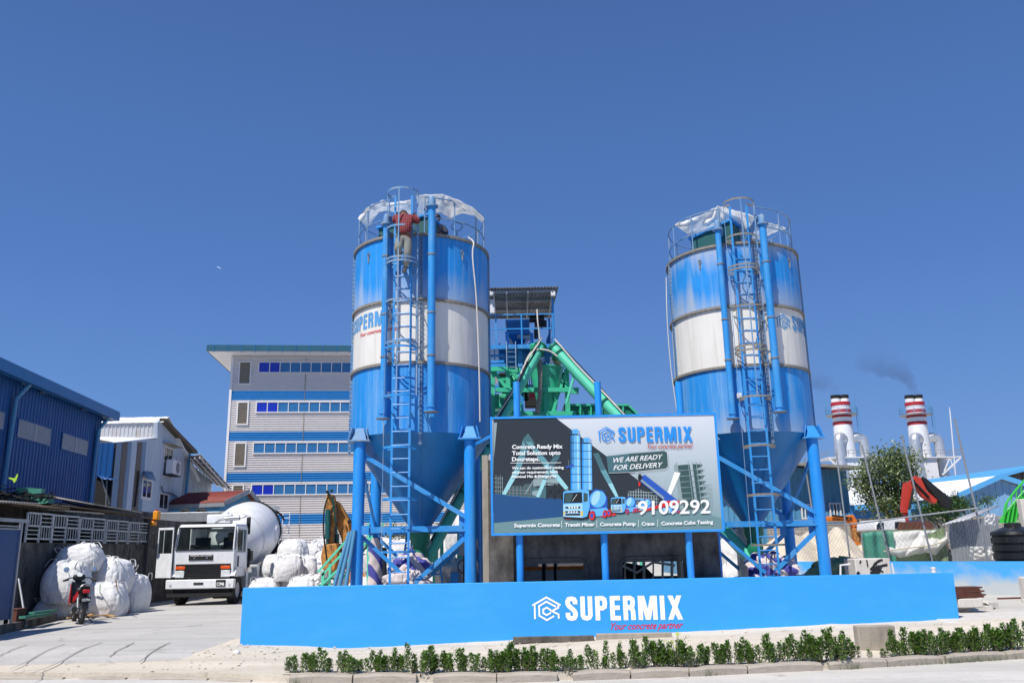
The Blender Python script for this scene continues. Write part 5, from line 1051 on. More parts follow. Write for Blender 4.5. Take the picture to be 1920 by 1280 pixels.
m = MB(); zr = P(240, 782.5, ya+.4).z; m.grid(lambda u, v: (a.x+(b.x+.4-a.x)*u, ya-.15+1.1*v, a.z-.04+(zr-a.z+.12)*math.sin(v*PI*.5)+.03*nz(u*20, v)), 30, 6); m.hexa([(a.x, ya+.9, zr), (b.x+.3, ya+.9, zr), (b.x-.6, ya+9, zr-3.0), (a.x, ya+9, zr-3.0)], [(a.x, ya+.9, zr+.05), (b.x+.3, ya+.9, zr+.05), (b.x-.6, ya+9, zr-2.9), (a.x, ya+9, zr-2.9)]); build('roof', m, 'sheet_white', t, w=True)
m = MB(); F.quad(m, [(299, 783.5), (360, 845), (361, 850), (355, 850), (299, 789)], .0, .35); build('barge_board', m, 'leafbark', t, w=True)
m = MB(); m.sheet(P(170, 821, 46.5), P(215, 829, 42), P(306, 820, 49.0), P(190, 818, 50.5), .25, .03); build('lean_to_roof', m, 'sheet_white', t, w=True, solid=.02)
def pwin(pts, **k):
    us = [F.uv(*p) for p in pts]; return window(F, t, min(us[0][0], us[1][0]), max(us[0][0], us[1][0]), min(us[0][1], us[1][1]), max(us[0][1], us[1][1]), **k)
pwin([(267.5, 899), (281, 933)], mull=(.5,), fr=.14); pwin([(308, 838), (321, 868)], mull=(.5,), fr=.07); pwin([(299, 925), (313, 954)], mull=(.5,), fr=.07, gl='glass_dark')
m = MB(); q = [PL(269, 883, F.p0, F.n), PL(285, 884, F.p0, F.n), PL(293, 901, F.p0+F.n*.5, F.n), PL(275, 897, F.p0+F.n*.5, F.n)]; m.add(q, [(0, 1, 2, 3)]); build('window_awning', m, 'stripe_blue', t, w=True, solid=.03)
m = MB(); F.slab(m, F.uv(304, 833)[0], F.uv(328, 833)[0], F.uv(315, 835)[1], F.uv(315, 834)[1], 0, .5); build('window_hood', m, 'concrete', t, w=True)
u0, z0 = F.uv(305, 888); u1, z1 = F.uv(322, 866); m = MB(); F.slab(m, u0, u1, z0, z1, .15, .55); ac = build('air_conditioner', m, 'trim_white', t, w=True, bev=.02); m = MB(); c0 = F.at((u0+u1)/2+.15, (z0+z1)/2, .56); m.lathe([(0, 0), (.3, 0), (.32, .03), (.26, .03), (.24, .0)], c0, 20, axis=NX); build('fan_grille', m, 'steel', ac, w=True); m = MB(); F.slab(m, u0-.05, u1+.05, z0-.05, z0-.004, 0, .6); build('bracket', m, 'dark', ac, w=True)
m = MB(); m.path([F.at(*F.uv(349, 851), .2), F.at(*F.uv(345, 900), .2), F.at(*F.uv(338, 970), .2)], .1, 10); build('downpipe', m, 'pipe_teal', t, w=True)
m = MB(); m.path(smooth([F.at(*F.uv(x, y), .1) for x, y in ((300, 910), (303, 922), (322, 926), (334, 940), (330, 965))]), .03, 6); m.path(smooth([F.at(*F.uv(x, y), .1) for x, y in ((256, 882), (255, 900), (249, 950))]), .05, 6); each('cable', m, 'cable_black', t, w=True)
m = MB(); q = F.at(*F.uv(341, 828), -1.5); m.path([q, q+V((0, 0, .9))], .12, 12); build('vent_pipe', m, 'trim_white', t, w=True)
# ---- second corrugated house behind it
K = F.at(*F.uv(350, 900)); F2 = Face((K.x, K.y, 0), E2, NX); t = thing('corrugated_house', 'grey white corrugated house with slatted eave behind the air conditioned house', 'house', (K.x, K.y, 0), A6)
m = MB(); F2.quad(m, [(347, 858), (398, 904), (392, 975), (340, 975)], 0, -.3); build('wall', m, 'house_wall', t, w=True)
m = MB()
for k in range(22): x = 346+2.35*k; F2.quad(m, [(x, 862+(x-347)*.9), (x+.9, 862.5+(x-347)*.9), (x-5, 970), (x-5.9, 970)], .0, .03)
build('wall_rib', m, 'house_wall', t, w=True)['kind'] = 'stuff'
a = PL(350, 856, F2.p0, NX); b = PL(400, 905, F2.p0, NX); c = PL(434, 917, F2.p0+NX*2.3, NX); d = PL(376, 852, F2.p0+NX*1.6, NX); m = MB(); m.add([a, b, c, d], [(0, 1, 2, 3)]); r_ = build('roof', m, 'sheet_grey', t, w=True, solid=.05); m = MB()
for k in range(8): f = (k+.5)/8; m.beam(a.lerp(b, f)-V((0, 0, .08)), d.lerp(c, f)-V((0, 0, .08)), .07, .07)
for f in (.3, .6, .95): m.beam(a.lerp(d, f)-V((0, 0, .15)), b.lerp(c, f)-V((0, 0, .15)), .07, .05)
build('purlin', m, 'sheet_white', r_, w=True)
# ---- low house with red roof
A_ = P(422, 942, 50); B_ = P(468, 920, 51.2); C_ = P(491, 949, 52.6); D_ = V((-4.2, 1.3, 0))
t = thing('red_roof_house', 'low blue walled house with brown red corrugated roof behind the mixer truck', 'house', (B_.x, B_.y, 0)); fl = lambda p: V((p.x, p.y, 0))
gn = (C_-A_).cross(V((0, 0, 1))).normalized(); gn = gn if gn.y < 0 else -gn; m = MB(); m.prism([fl(A_)-gn*.4, fl(C_)-gn*.4, C_-gn*.4, B_-gn*.4-V((0, 0, .08)), A_-gn*.4], D_); build('wall', m, 'pipe_teal', t, w=True)
m = MB(); m.sheet(A_+D_, A_, B_, B_+D_, .2, .04); build('roof', m, 'red_roof', t, w=True, solid=.05); m = MB(); m.prism([B_, C_, C_+D_, B_+D_], (0, 0, .05)); build('roof_slope', m, 'red_roof', t, w=True)
m = MB(); m.beam(A_+gn*.04, B_+gn*.04, .06, .26); m.beam(B_+gn*.05, C_+gn*.05, .06, .26); m.beam(A_+D_*.9-V((0, .05, .1)), A_-V((0, .05, .1)), .06, .22); build('barge_board', m, 'galv', t, w=True)
m = MB(); q = A_.lerp(C_, .45)+V((0, 0, .12)); m.box(q-gn*.3, (.7, .1, .12)); build('sign_board', m, 'trim_white', t, w=True)

# ---- retaining wall and what stands along it
XW = G(290, 1129).x; YE = 31.2
t = tag(build('retaining_wall', MB().bx(XW-.3, XW, 12, YE, -.4, 2.06), 'concrete_dark', None, bev=.01), 'long stained dark concrete retaining wall behind the white bags', 'wall')
q = P(300, 1000, YE+.3); t = thing('block_wall', 'grey concrete block wall standing behind the mixer truck cab', 'wall', (XW, YE, 0)); m = MB(); m.bx(XW-1, XW+3.0, YE+5.5, YE+5.7, 0, 2.9); build('wall_body', m, 'block', t, w=True); m = MB(); m.bx(XW-.1, XW+.12, YE, YE+5.5, 0, 2.95); build('end_wall', m, 'concrete_dark', t, w=True)
m = MB(); m.bx(XW-1, XW+3.05, YE+5.45, YE+5.75, 2.902, 3.0); build('coping', m, 'concrete_dark', t, w=True)
FW = Face((XW+.04, 10, 0), (0, 1, 0), (1, 0, 0))
t = tag(build('water_trough', MB().bx(0, 3.2, 0, .9, 0, .42), 'galv', bev=.03), 'long pale teal trough on top of the block wall behind the truck', 'trough'); q = P(298, 978, YE+5.2); t.location = (q.x, YE+5.0, 3.0)
for px, py, s, lb in ((294, 966, 1.0, 'tall orange yellow jerrycan standing at the end of the railing'), (286, 981, .8, 'squat orange yellow jerrycan lying below the tall jerrycan')):
    q = P(px, py, YE+.2); m = MB(); w_ = .09 if s == 1 else .11; h_ = .16 if s == 1 else .08; m.box((0, 0, 0), (w_*2, .3, h_*2)); t = thing('jerrycan', lb, 'jerrycan', q); build('can_body', m, 'plastic_yellow', t, bev=.03); m = MB(); m.tube((0, -.05, h_), (0, -.05, h_+.06), .04, n=10); build('cap', m, 'red', t)
for px_, lb in ((346, 'left half hidden black tyre standing on the block wall'), (376, 'right half hidden black tyre standing on the block wall')):
    q = P(px_, 966, 37.25); q.z = 3.36; m = MB(); m.path([(.24*math.cos(a), 0, .2*math.sin(a)) for a in [2*PI*k/18 for k in range(18)]], .07, 8, closed=True); o = build('old_tyre', m, 'rubber'); o.location = q; tag(o, lb, 'tyre', 'old tyres on the block wall')
place2 = ['leftmost white railing panel, partly cut by blue panel', 'second white railing panel from the left on the dark wall', 'third white railing panel from the left on the dark wall', 'fourth white railing panel from the left on the dark wall', 'rightmost white railing panel beside the yellow jerrycans']
u_ = lambda px, py: FW.uv(px, py)
cuts = [(50, 97), (99, 147), (150, 196), (200, 240), (243, 277)]
for i, (p0, p1) in enumerate(cuts):
    u0 = u_(p0, 985)[0]; u1 = u_(p1, 990)[0]; z0 = 2.16; z1 = u_((p0+p1)/2, 960+.096*((p0+p1)/2-50))[1]
    t = thing('railing_panel', place2[i], 'railing panel', FW.at((u0+u1)/2, 2.06), 0, 'railing panels along the retaining wall'); um = (u0+u1)/2; zm = (z0+z1)/2
    fm = MB(); B_ = lambda a, za, b, zb, w_=.045: fm.beam(FW.at(a, za), FW.at(b, zb), w_, w_, (1, 0, 0))
    B_(u0, z0, u1, z0); B_(u0, z1, u1, z1); B_(u0, z0-.1, u0, z1); B_(u1, z0-.1, u1, z1); B_(u0, zm, u1, zm); B_(um, z0-.1, um, z1); build('frame', fm, 'railing', t, w=True)
    fm = MB()
    for k in range(1, 5): a = u0+(um-u0)*k/5; B_(a, zm, a, z1, .022); a = um+(u1-um)*k/5; B_(a, z0, a, zm, .022)
    build('baluster', fm, 'railing', t, w=True)['kind'] = 'stuff'
    fm = MB()
    for k in (1, 2): za_ = zm+(z1-zm)*k/3; B_(um, za_, u1, za_, .022); za_ = z0+(zm-z0)*k/3; B_(u0, za_, um, za_, .022)
    build('crossbar', fm, 'railing', t, w=True)
t = thing('storage_shed', 'dark open storage shed roofed with old sheets behind the railing panels', 'shed', (XW-2, 20, 2.06)); m = MB(); m.bx(XW-2.6, XW-2.5, 14, YE+8, 2.0, 3.5); build('rear_wall', m, 'concrete_dark', t, w=True); m = MB(); m.bx(XW-6, XW-.32, 12, YE, 1.9, 2.04); build('floor', m, 'concrete_dark', t, w=True)  # long dark rear wall added so the gaps in the railing look dark
m = MB()
for k in range(6): y = 17+k*2.6; m.bx(XW-2.3, XW-1.6, y, y+1.2, 2.06, 2.4+.25*abs(nz(k*2.3))); 
each('dark_filler', m, 'dark', t, w=True)  # dark boxes added to fill the dark space behind the railing
for i, (px0, py0, px1, py1, dx, mt) in enumerate([(-60, 938, 70, 946, 2.4, 'sheet_grey'), (30, 947, 125, 955, 1.8, 'leafbark'), (100, 956, 190, 964, 2.2, 'sheet_grey'), (140, 950, 250, 966, 2.6, 'leafbark'), (185, 946, 262, 962, 1.6, 'sheet_grey'), (205, 960, 285, 974, 1.4, 'leafbark')]):
    a = FW.at(*u_(px0, py0), -.15); b = FW.at(*u_(px1, py1), .1); m = MB(); m.sheet(a, b, b+V((-dx, .2, .22)), a+V((-dx, -.1, .12+.05*i)), .12, .03)
    tag(build('roof_sheet', m, mt, None, solid=.02), ['old grey ribbed sheet at the far left over the dark shed', 'brown weathered sheet over the first railing panels', 'grey ribbed sheet over the middle railing panels', 'long brown sheet laid across the third and fourth railing panels', 'raised grey sheet sloping up near the white house', 'short brown sheet nearest the yellow jerrycans'][i], 'metal sheet', 'old sheets laid over the railing')
for i, (px, py) in enumerate([(46, 918), (58, 919), (70, 921), (52, 930), (66, 932), (80, 934), (86, 940)]):
    q = P(px, py, 26); m = MB(); w_, h_ = .17, .07
    m.bx(-w_, w_, -.14, .14, -h_, -h_+.02)
    for k in (-1, 1): m.bx(-w_, w_, k*.14-.008, k*.14+.008, -h_, h_); m.bx(k*w_-.008, k*w_+.008, -.14, .14, -h_, h_)
    o = build('plastic_crate', m, 'plastic_green'); o.location = q; o.rotation_euler = (rnd.uniform(-.1, .1), rnd.uniform(-.1, .1), rnd.uniform(-.3, .3)); tag(o, 'teal plastic crate on the shed roof, %s from the left of its heap' % ORD[[0, 2, 4, 1, 3, 5, 6][i]], 'crate', 'crates on the shed roof')
m = MB()
for k in range(120):
    px = rnd.uniform(-40, 95); q = P(px, 934-abs(rnd.gauss(0, 8))*(1-px/130), 25.5+rnd.random()); d = V((rnd.uniform(-1, 1), rnd.uniform(-.3, .3), rnd.uniform(-.25, .25)))*rnd.uniform(.1, .5); m.beam(q-d, q+d, rnd.uniform(.02, .06), rnd.uniform(.02, .05))
o = build('scrap_heap', m, 'dark'); o['kind'] = 'stuff'; tag(o, 'tangled heap of dark scrap on the shed roof at the left', 'scrap')
q = P(26, 905, 25); m = MB(); leafp = [(0, 0), (.1, .12), (.16, .4), (.12, .5), (.02, .25), (-.3, .3), (-.32, .25), (-.08, .15)]; m.prism([(x*.55, 0, y*.55) for x, y in leafp], (0, .03, 0)); o = build('lime_rag', m, 'lime'); o.location = q; tag(o, 'lime yellow plastic piece sticking up from the scrap heap', 'plastic piece')
# blue gate panel at the left edge
X = -11.55; ya, yb = 17.0, 20.25; t = thing('gate_panel', 'dark blue steel gate panel in a pale frame at the far left edge', 'gate', (X, 18.5, 0)); m = MB(); m.bx(X-.02, X, ya, yb, .3, 2.28); build('panel', m, 'gate_blue', t, w=True); m = MB(); m.bx(X-.03, X+.03, yb, yb+.06, .0, 2.45); m.bx(X-.03, X+.03, ya, yb+.3, 2.45, 2.53); m.bx(X-.03, X+.03, ya, yb, 2.28, 2.31); m.bx(X-.02, X+.02, ya, yb, 2.34, 2.37); build('frame', m, 'galv', t, w=True)
# low parapet in the foreground left
a = G(-60, 1212, -.06); b = G(107, 1166, -.02); d = (b-a).normalized(); n = V((-d.y, d.x, 0)); m = MB(); 
if n.x > 0: n = -n
m.hexa([a-V((0, 0, .2)), b-V((0, 0, .2)), b+n*.14-V((0, 0, .2)), a+n*.14-V((0, 0, .2))], [a+V((0, 0, .27)), b+V((0, 0, .22)), b+n*.14+V((0, 0, .22)), a+n*.14+V((0, 0, .27))]); tag(build('parapet', m, 'concrete_dark', bev=.012), 'low dark concrete parapet at the left edge of the driveway', 'parapet')
# debris behind the parapet
for i, (px, py, s, mt, lb) in enumerate([(10, 1165, (.5, .4, .3), 'galv', 'dull metal box behind the parapet at the left edge'), (28, 1155, (.3, .4, .45), 'brown', 'brown box behind the parapet near the blue gate')]):
    q = P(px, py, 21); m = MB(); m.box((0, 0, 0), s); m.box((0, 0, s[2]/2+.012), (s[0]+.03, s[1]+.03, .02)); o = build('crate', m, mt, bev=.01); o.location = (q.x, q.y, s[2]/2+.02); tag(o, lb, 'box')
m = MB(); a = P(40, 1168, 20.8); b = P(92, 1152, 22.5); a.z = .3; b.z = .25; m.beam(a, b, .14, .06); m.beam(a+V((.1, .2, .08)), b+V((.0, .3, .08)), .12, .05); tag(build('green_board', m, 'green_sheet'), 'teal green boards lying behind the low parapet', 'boards')
m = MB(); m.tube(P(35, 1085, 22), V((P(50, 1165, 21).x, 21, .1)), .025); tag(build('leaning_pole', m, 'galv'), 'thin steel pole leaning against the dark retaining wall', 'pole')

# ---------------------------------------------------------------- bulk bags
def bagmesh(seed, sx=.5, sy=.5, h=1.0, slump=.0):
    r = random.Random(seed); m = MB(); nu, nv = 64, 40; ph = r.uniform(0, 9)
    lob = r.uniform(-.1, .12)
    def fn(u, v):
        a = 2*PI*u; e = .55
        c, s_ = math.cos(a), math.sin(a); cx = abs(c)**e*(1 if c > 0 else -1); cy = abs(s_)**e*(1 if s_ > 0 else -1)
        if v < .12: k = v/.12; pr = .86*k; z = .02*(1-k)
        elif v < .82: k = (v-.12)/.70; pr = .86+.2*math.sin(PI*min(1, k))**.8-.08*k**2; z = k*.86
        else: k = (v-.82)/.18; pr = .78*max(0, math.cos(k*PI/2))**.9+.02; z = .86+.13*math.sin(k*PI/2)
        f = 1+.05*nz(cx*1.5+ph, cy*1.5, z*1.5)+.02*nz(cx*5, cy*5+ph, z*2.5)-.06*max(0, 1-abs(nz(cx*2.2+ph, cy*2.2, z*1.1))*9)-.04*max(0, 1-abs(nz(cx*4+ph, cy*4, 3+z*2.2))*7)*(.4+z)
        x = sx*pr*cx*f+lob*z*h; y = sy*pr*cy*f
        return V((x+slump*z, y, z*h*(1+.06*nz(cx*2, cy*2+ph))+(.05*nz(cx*5+ph, cy*5) if v > .8 else 0)))
    m.grid(fn, nu, nv)
    LPS = []
    for cx, cy in ((-1, -1), (1, -1), (1, 1), (-1, 1)):
        b = V((cx*sx*.7+lob*h*.85+slump, cy*sy*.7, h*.90)); d = V((r.uniform(-.15, .15), r.uniform(-.12, .12), 0)); hh = r.uniform(.03, .17)
        pts = smooth([b+V((-.08, 0, -.08)), b+d+V((-.07, 0, hh*.8)), b+d*1.3+V((0, 0, hh)), b+d+V((.07, 0, hh*.8)), b+V((.08, 0, -.08))], 3)
        lp = MB(); LPS.append(lp)
        for p, q in zip(pts, pts[1:]): lp.beam(p, q, .028, .006)
    # gathered spout
    tp = V((lob*h+slump, 0, h*.97)); lp = MB(); LPS.append(lp); lp.path([tp-V((0, 0, .05)), tp+V((.02, 0, .02)), tp+V((r.uniform(-.12, .12), r.uniform(-.12, .12), .06))], [.09, .035, .05], 8)
    return m, LPS
BAGM = {}
def bag(lb, p, size=1.0, rz=0, var=0, grp='white bulk bags', tilt=(0, 0), sc=None):
    t = thing('bulk_bag', lb, 'bulk bag', p, rz, grp); t.scale = sc or (size, size, size); t.rotation_euler = (tilt[0], tilt[1], rz)
    if var not in BAGM:
        a, b = bagmesh(900+var, *([(.5, .5, 1.0), (.56, .5, .86), (.5, .54, 1.12), (.6, .5, .75), (.5, .5, .95), (.52, .5, .9)][var])); BAGM[var] = (build('sack', a, 'fibc', t, sharp=180), *[build('handle', q, 'fibc', t) for q in b[:4]], build('spout', b[4], 'fibc', t))
    else:
        for c0 in BAGM[var]: c = c0.copy(); C.objects.link(c); c.parent = t
    return t
def gb(px, py, z=0): q = G(px, py, z); return q
def pb(px, Y, z): q = P(px, 1000, Y); return V((P(px, 1040, Y).x, Y, z))
_pb = pb
def pb(px, Y, z): return _pb(px, Y+.8, z)
GL = 'white bulk bags heaped by the retaining wall'
bag('shaded bulk bag squashed flat at the foot of the heap behind the scooter', pb(113, 23.7, 0), .8, .2, 3, GL)
bag('large bulging bulk bag left in the heap, half in the wall shade', pb(131, 23.6, .42), 1.14, .1, 0, GL, (0, .06))
bag('topmost bulk bag of the heap with a crumpled lit top', pb(152, 24.6, 1.22), 1.05, .3, 3, GL, (.05, -.1))
bag('upper right bulk bag slumped over the bag with the red broom', pb(206, 25.2, .62), 1.15, -.2, 1, GL, (0, .12))
bag('round front bulk bag with the red broom leaning on it', pb(204, 24.2, 0), 1.08, .15, 1, GL)
bag('rightmost bulk bag of the heap with looped handles standing up', pb(254, 25.8, 0), 1.0, -.3, 2, GL, sc=(.85, .85, 1.0))
bag('slumped bulk bag between the topmost bag and the dark wall', pb(228, 26.6, .35), 1.05, .5, 0, GL)
pb = _pb
GM = 'white bulk bags stacked behind the mixer truck'
mid = [(500, 30.5, 0, 1, 'half hidden bulk bag at the truck rear wheel'), (566, 28.6, 0, 4, 'front clean bulk bag just above the blue wall left end'), (593, 28.9, 0, 0, 'bulk bag beside the front clean bag near the green stair'), (541, 30.6, .75, 4, 'bulk bag sagging on the white post box right of the truck'), (541, 31.2, 0, 0, 'lower bulk bag under the sagging one right of the truck'),
       (573, 31.6, .5, 2, 'middle bulk bag of the stack behind the front clean bag'), (597, 31.8, .55, 5, 'middle right bulk bag near the rusty digger bucket'), (520, 32.8, .8, 5, 'bulk bag behind the truck ladder'), (552, 33.4, 1.4, 1, 'topmost peaked bulk bag of the stack behind the truck'), (580, 33.8, 1.35, 3, 'top bulk bag right of the peaked one'),
       (600, 34.2, 1.35, 4, 'top bulk bag left of the digger stick'), (615, 33.5, .8, 0, 'bulk bag hidden behind the digger stick'), (622, 32.0, 0, 2, 'bulk bag at ground level behind the green stair'), (600, 34.5, .4, 2, 'rear bulk bag low in the stack'), (575, 35, .4, 0, 'rearmost bulk bag deep in the stack')]
for px, Y, z, v_, lb in mid: bag(lb, pb(px, Y, z*.95), .97, rnd.uniform(-.5, .5), v_, GM, (rnd.uniform(-.05, .05), rnd.uniform(-.05, .05)))
GU = 'white bulk bags behind the left silo legs'
for px, Y, z, v_, lb in ((712, 27.5, 0, 4, 'bulk bag on the ground right behind the wrapped left column'), (712, 28.2, 1.0, 0, 'upper bulk bag behind the wrapped left column'), (740, 27.2, .0, 2, 'bulk bag on the ground behind the ladder foot of the left silo'), (745, 28, 1.05, 1, 'upper bulk bag behind the ladder of the left silo'), (778, 28.2, .9, 5, 'upper bulk bag left of the dark green valve'), (782, 27.6, 0, 0, 'lower bulk bag left of the dark green valve'),
        (822, 28, .9, 2, 'bulk bag right of the dark green valve'), (826, 27.4, 0, 4, 'ground level bulk bag right of the dark green valve'), (852, 28.3, 1.0, 0, 'upper bulk bag between the two green posts'), (850, 27.5, 0, 5, 'ground level bulk bag between the two green posts'), (868, 27.6, .0, 1, 'bulk bag behind the grey control cabinet'), (868, 26.6, 1.6, 2, 'high bulk bag hanging behind the right leg of the left silo'),
        (690, 29.0, .0, 1, 'bulk bag left of the wrapped column')): bag(lb, pb(px, Y, z), 1.1, rnd.uniform(-.5, .5), v_, GU)
GR = 'white bulk bags under the right silo'
for px, Y, z, v_, lb in ((1388, 25.5, .3, 1, 'slumped bulk bag leaning by the grey cabinet under the right silo'), (1400, 24.6, 0, 3, 'flat bulk bag on the ground under the right silo'), (1378, 26.2, .9, 4, 'upper bulk bag left under the right silo'), (1427, 24.2, 0, 3, 'low bulk bag at the ladder foot of the right silo'), (1497, 27.5, -.1, 3, 'flat white bulk bag right of the right silo ladder')): bag(lb, pb(px, Y, z), 1.05, rnd.uniform(-.5, .5), v_, GR)
# broom and planks by the heap
t = thing('broom', 'broom with red brush leaning on the round front bag', 'broom', G(227, 1151)); m = MB(); m.tube(P(217, 1085, 23.7), G(226, 1147), .014); build('handle', m, 'wood', t, w=True); q = G(228, 1151); m = MB(); m.box(q+V((0, -.05, .06)), (.42, .08, .1)); build('brush', m, 'red', t, w=True, bev=.015)
for i, (a, b) in enumerate([((107, 1158), (180, 1156)), ((112, 1163), (150, 1153)), ((160, 1153), (215, 1161)), ((125, 1166), (200, 1160)), ((165, 1163), (190, 1151))]):
    p = G(*a); q = G(*b); m = MB(); m.beam(p+V((0, 0, .05+.02*i)), q+V((0, 0, .05+.02*i)), .09, .025); tag(build('plank', m, 'wood'), 'thin yellow wooden batten on the ground near the scooter wheel, %s of the loose pile' % ORD[i], 'plank', 'loose battens behind the scooter')
m = MB(); m.beam(P(188, 1095, 23.2), G(186, 1130, .3), .02, .006); tag(build('strap', m, 'bright_green'), 'thin green strap hanging on the round front bag', 'strap')

# ---------------------------------------------------------------- rusty digger arm left of the silo
def poly_arm(m, pts, Y, th): m.prism([P(x, y, Y) for x, y in pts], (0, th, 0))
t = thing('excavator', 'rusty orange excavator arm with folded stick and bucket left of the silo', 'excavator', P(640, 1080, 29)); 
m = MB(); poly_arm(m, [(622, 938), (634, 940), (655, 975), (657, 990), (652, 1010), (668, 1085), (650, 1085), (640, 1010), (630, 985), (620, 960)], 29, .4); build('boom', m, 'rust_orange', t, w=True, bev=.03)
m = MB(); poly_arm(m, [(615, 924), (626, 928), (629, 945), (626, 1030), (624, 1055), (609, 1055), (611, 1000), (610, 950), (611, 930)], 28.7, .28); build('stick', m, 'rust_orange', t, w=True, bev=.03)
m = MB(); poly_arm(m, [(606, 1020), (631, 1018), (633, 1040), (628, 1068), (615, 1078), (604, 1065), (601, 1045)], 28.5, .9); build('bucket', m, 'rust_orange', t, w=True, bev=.04)
m = MB(); m.tube(P(615, 955, 28.55), P(614, 1010, 28.55), .085, n=14); m.tube(P(614, 1010, 28.55), P(613, 1042, 28.55), .04, n=10); m.tube(P(632, 1000, 28.9), P(632, 1045, 28.9), .07, n=12); m.tube(P(623, 930, 28.6), P(632, 1000, 28.8), .03, n=8); each('hydraulic_cylinder', m, 'box_green', t, w=True)
m = MB(); m.path(smooth([P(617, 925, 28.5), P(608, 955, 28.5), P(607, 1000, 28.5), P(613, 1050, 28.5)]), .03, 6); m.path(smooth([P(630, 945, 28.6), P(634, 970, 28.6), P(628, 990, 28.6), P(626, 1040, 28.6)]), .03, 6); m.tube(P(614, 922, 28.5), P(614, 922, 29.1), .06, n=12); m.tube(P(622, 920, 28.5), P(622, 920, 29.1), .05, n=12); m.tube(P(655, 978, 28.8), P(655, 978, 29.5), .07, n=12); build('hydraulic_hose', m, 'dark', t, w=True)
for k in range(5): pass
m = MB()
for k in range(4): q = P(604+8*k, 1072+2*(k % 2), 28.4); m.beam(q, q+V((.02, -.25, -.2)), .07, .05)
each('bucket_tooth', m, 'steel', t, w=True)
m = MB(); m.bx(P(655, 1080, 29).x, P(700, 1080, 29).x, 28.6, 31, .5, 1.9); build('cab_body', m, 'rust_orange', t, w=True, bev=.05)
# green stair and leaning blue tubes
t = thing('green_stair', 'green steel stair with handrail beside the left silo leg', 'stair', P(640, 1095, 22)); m = MB()
for Y in (21.6, 22.3): m.beam(P(600, 1100, Y), P(700, 1005, Y), .16, .05)
build('stringer', m, 'green', t, w=True); m = MB(); m.beam(P(596, 1072, 21.6), P(650, 1012, 21.6), .05, .05); m.beam(P(604, 1078, 21.6), P(655, 1023, 21.6), .05, .05); m.beam(P(640, 1088, 22.3), P(720, 980, 22.3), .05, .05)
for a in (605, 618, 638, 690): m.beam(P(a, 1100, 21.6), P(a+1, 1070-(a-605)*1.05, 21.6), .07, .05)
build('handrail', m, 'green', t, w=True); m = MB()
for k in range(8): p = P(606+12*k, 1096-11.4*k, 21.6); m.box(p+V((0, .35, 0)), (.26, .7, .03))
build('tread', m, 'dark_green', t, w=True)
for i, (a, b) in enumerate([((626, 1101), (655, 997)), ((636, 1101), (660, 995)), ((648, 1101), (665, 993))]):
    m = MB(); m.tube(P(*a, 19.0), P(*b, 19.15), .042, n=12); tag(build('leaning_tube', m, 'dusty_blue' if 0 else 'pipe_teal'), '%s blue steel tube leaning against the left leg of the left silo' % ['leftmost', 'middle', 'rightmost'][i], 'tube', 'blue tubes leaning on the silo leg')
# odds and ends under the left silo
def wrapcol(px, Y, y0, y1, r, lb):
    a = P(px, y0, Y); m = MB(); m.grid(lambda u, v: (a.x+(r+.03*nz(u*8, v*6, px))*math.cos(2*PI*u), Y+(r+.03*nz(u*8, v*6, px))*math.sin(2*PI*u), P(px, y1, Y).z+(a.z-P(px, y1, Y).z)*v), 24, 20); tag(build('wrapped_cloth', m, 'stripe_wrap', sharp=180), lb, 'cloth')
wrapcol(703, 21.7, 1008, 1100, .19, 'striped printed cloth wrapped round the rear left leg of the left silo'); wrapcol(886, 20.2, 1010, 1100, .12, 'dark striped cloth rolled beside the right leg of the left silo')
def crumple(px, py, Y, sx, sz, mt, lb, seed, nm='crumpled_tarpaulin'):
    c = P(px, py, Y); m = MB()
    def fn(u, v):
        a = 2*PI*u; b = PI*v-PI/2; f = 1+.45*nz(math.cos(a)*2+seed, math.sin(a)*2, v*4)+.25*nz(math.cos(a)*6+seed, math.sin(a)*6, v*9)
        return c+V((sx*math.cos(b)*math.cos(a)*f, .4*math.cos(b)*math.sin(a)*f, sz*math.sin(b)*f))
    m.grid(fn, 40, 24); return tag(build(nm, m, mt, sharp=50), lb, 'tarpaulin')
crumple(768, 1072, 20.0, .42, .42, 'stripe_wrap', 'crumpled purple and white striped sheet heaped under the left silo', 3)
crumple(762, 1092, 19.6, .5, .25, 'printed_cloth', 'pale printed sheet lying under the striped heap of the left silo', 8)
crumple(1447, 1066, 20.7, .55, .34, 'stripe_wrap', 'crumpled purple striped sheet under the right silo ladder', 13)
crumple(845, 1075, 22.5, .38, .35, 'concrete_white', 'pile of folded grey sacks between the green posts', 21, 'sack_pile')
q = P(738, 1085, 20.6); t = thing('stacked_crate', 'dark blue ribbed plastic crate standing below the left silo ladder', 'crate', (q.x, 20.6, 0)); m = MB()
m.bx(-.13, .13, -.12, .12, .55, 1.28); build('crate_body', m, 'glass_royal', t)
for k in range(1): m = MB(); [m.bx(-.14, .14, -.13, .13, .58+.07*j, .60+.07*j) for j in range(10)]; build('rib', m, 'warehouse', t)['kind'] = 'stuff'
def frame_thing(nm, lb, cat, beams, mt, parts='frame'):
    t = thing(nm, lb, cat, beams[0][1])
    for i, (a, b, w_, h_) in enumerate(beams): m = MB(); m.beam(a, b, w_, h_, (0, -1, 0)); build(parts, m, mt, t, w=True)
    return t
frame_thing('a_frame', 'narrow blue trestle ladder standing under the left silo cone', 'trestle', [(P(763, 1000, 22), P(752, 1098, 22), .05, .05), (P(773, 1000, 22), P(765, 1098, 22), .05, .05), (P(760, 1027, 22), P(775, 1027, 22), .04, .04), (P(757, 1070, 22), P(770, 1070, 22), .04, .04)], 'blue', 'rail')
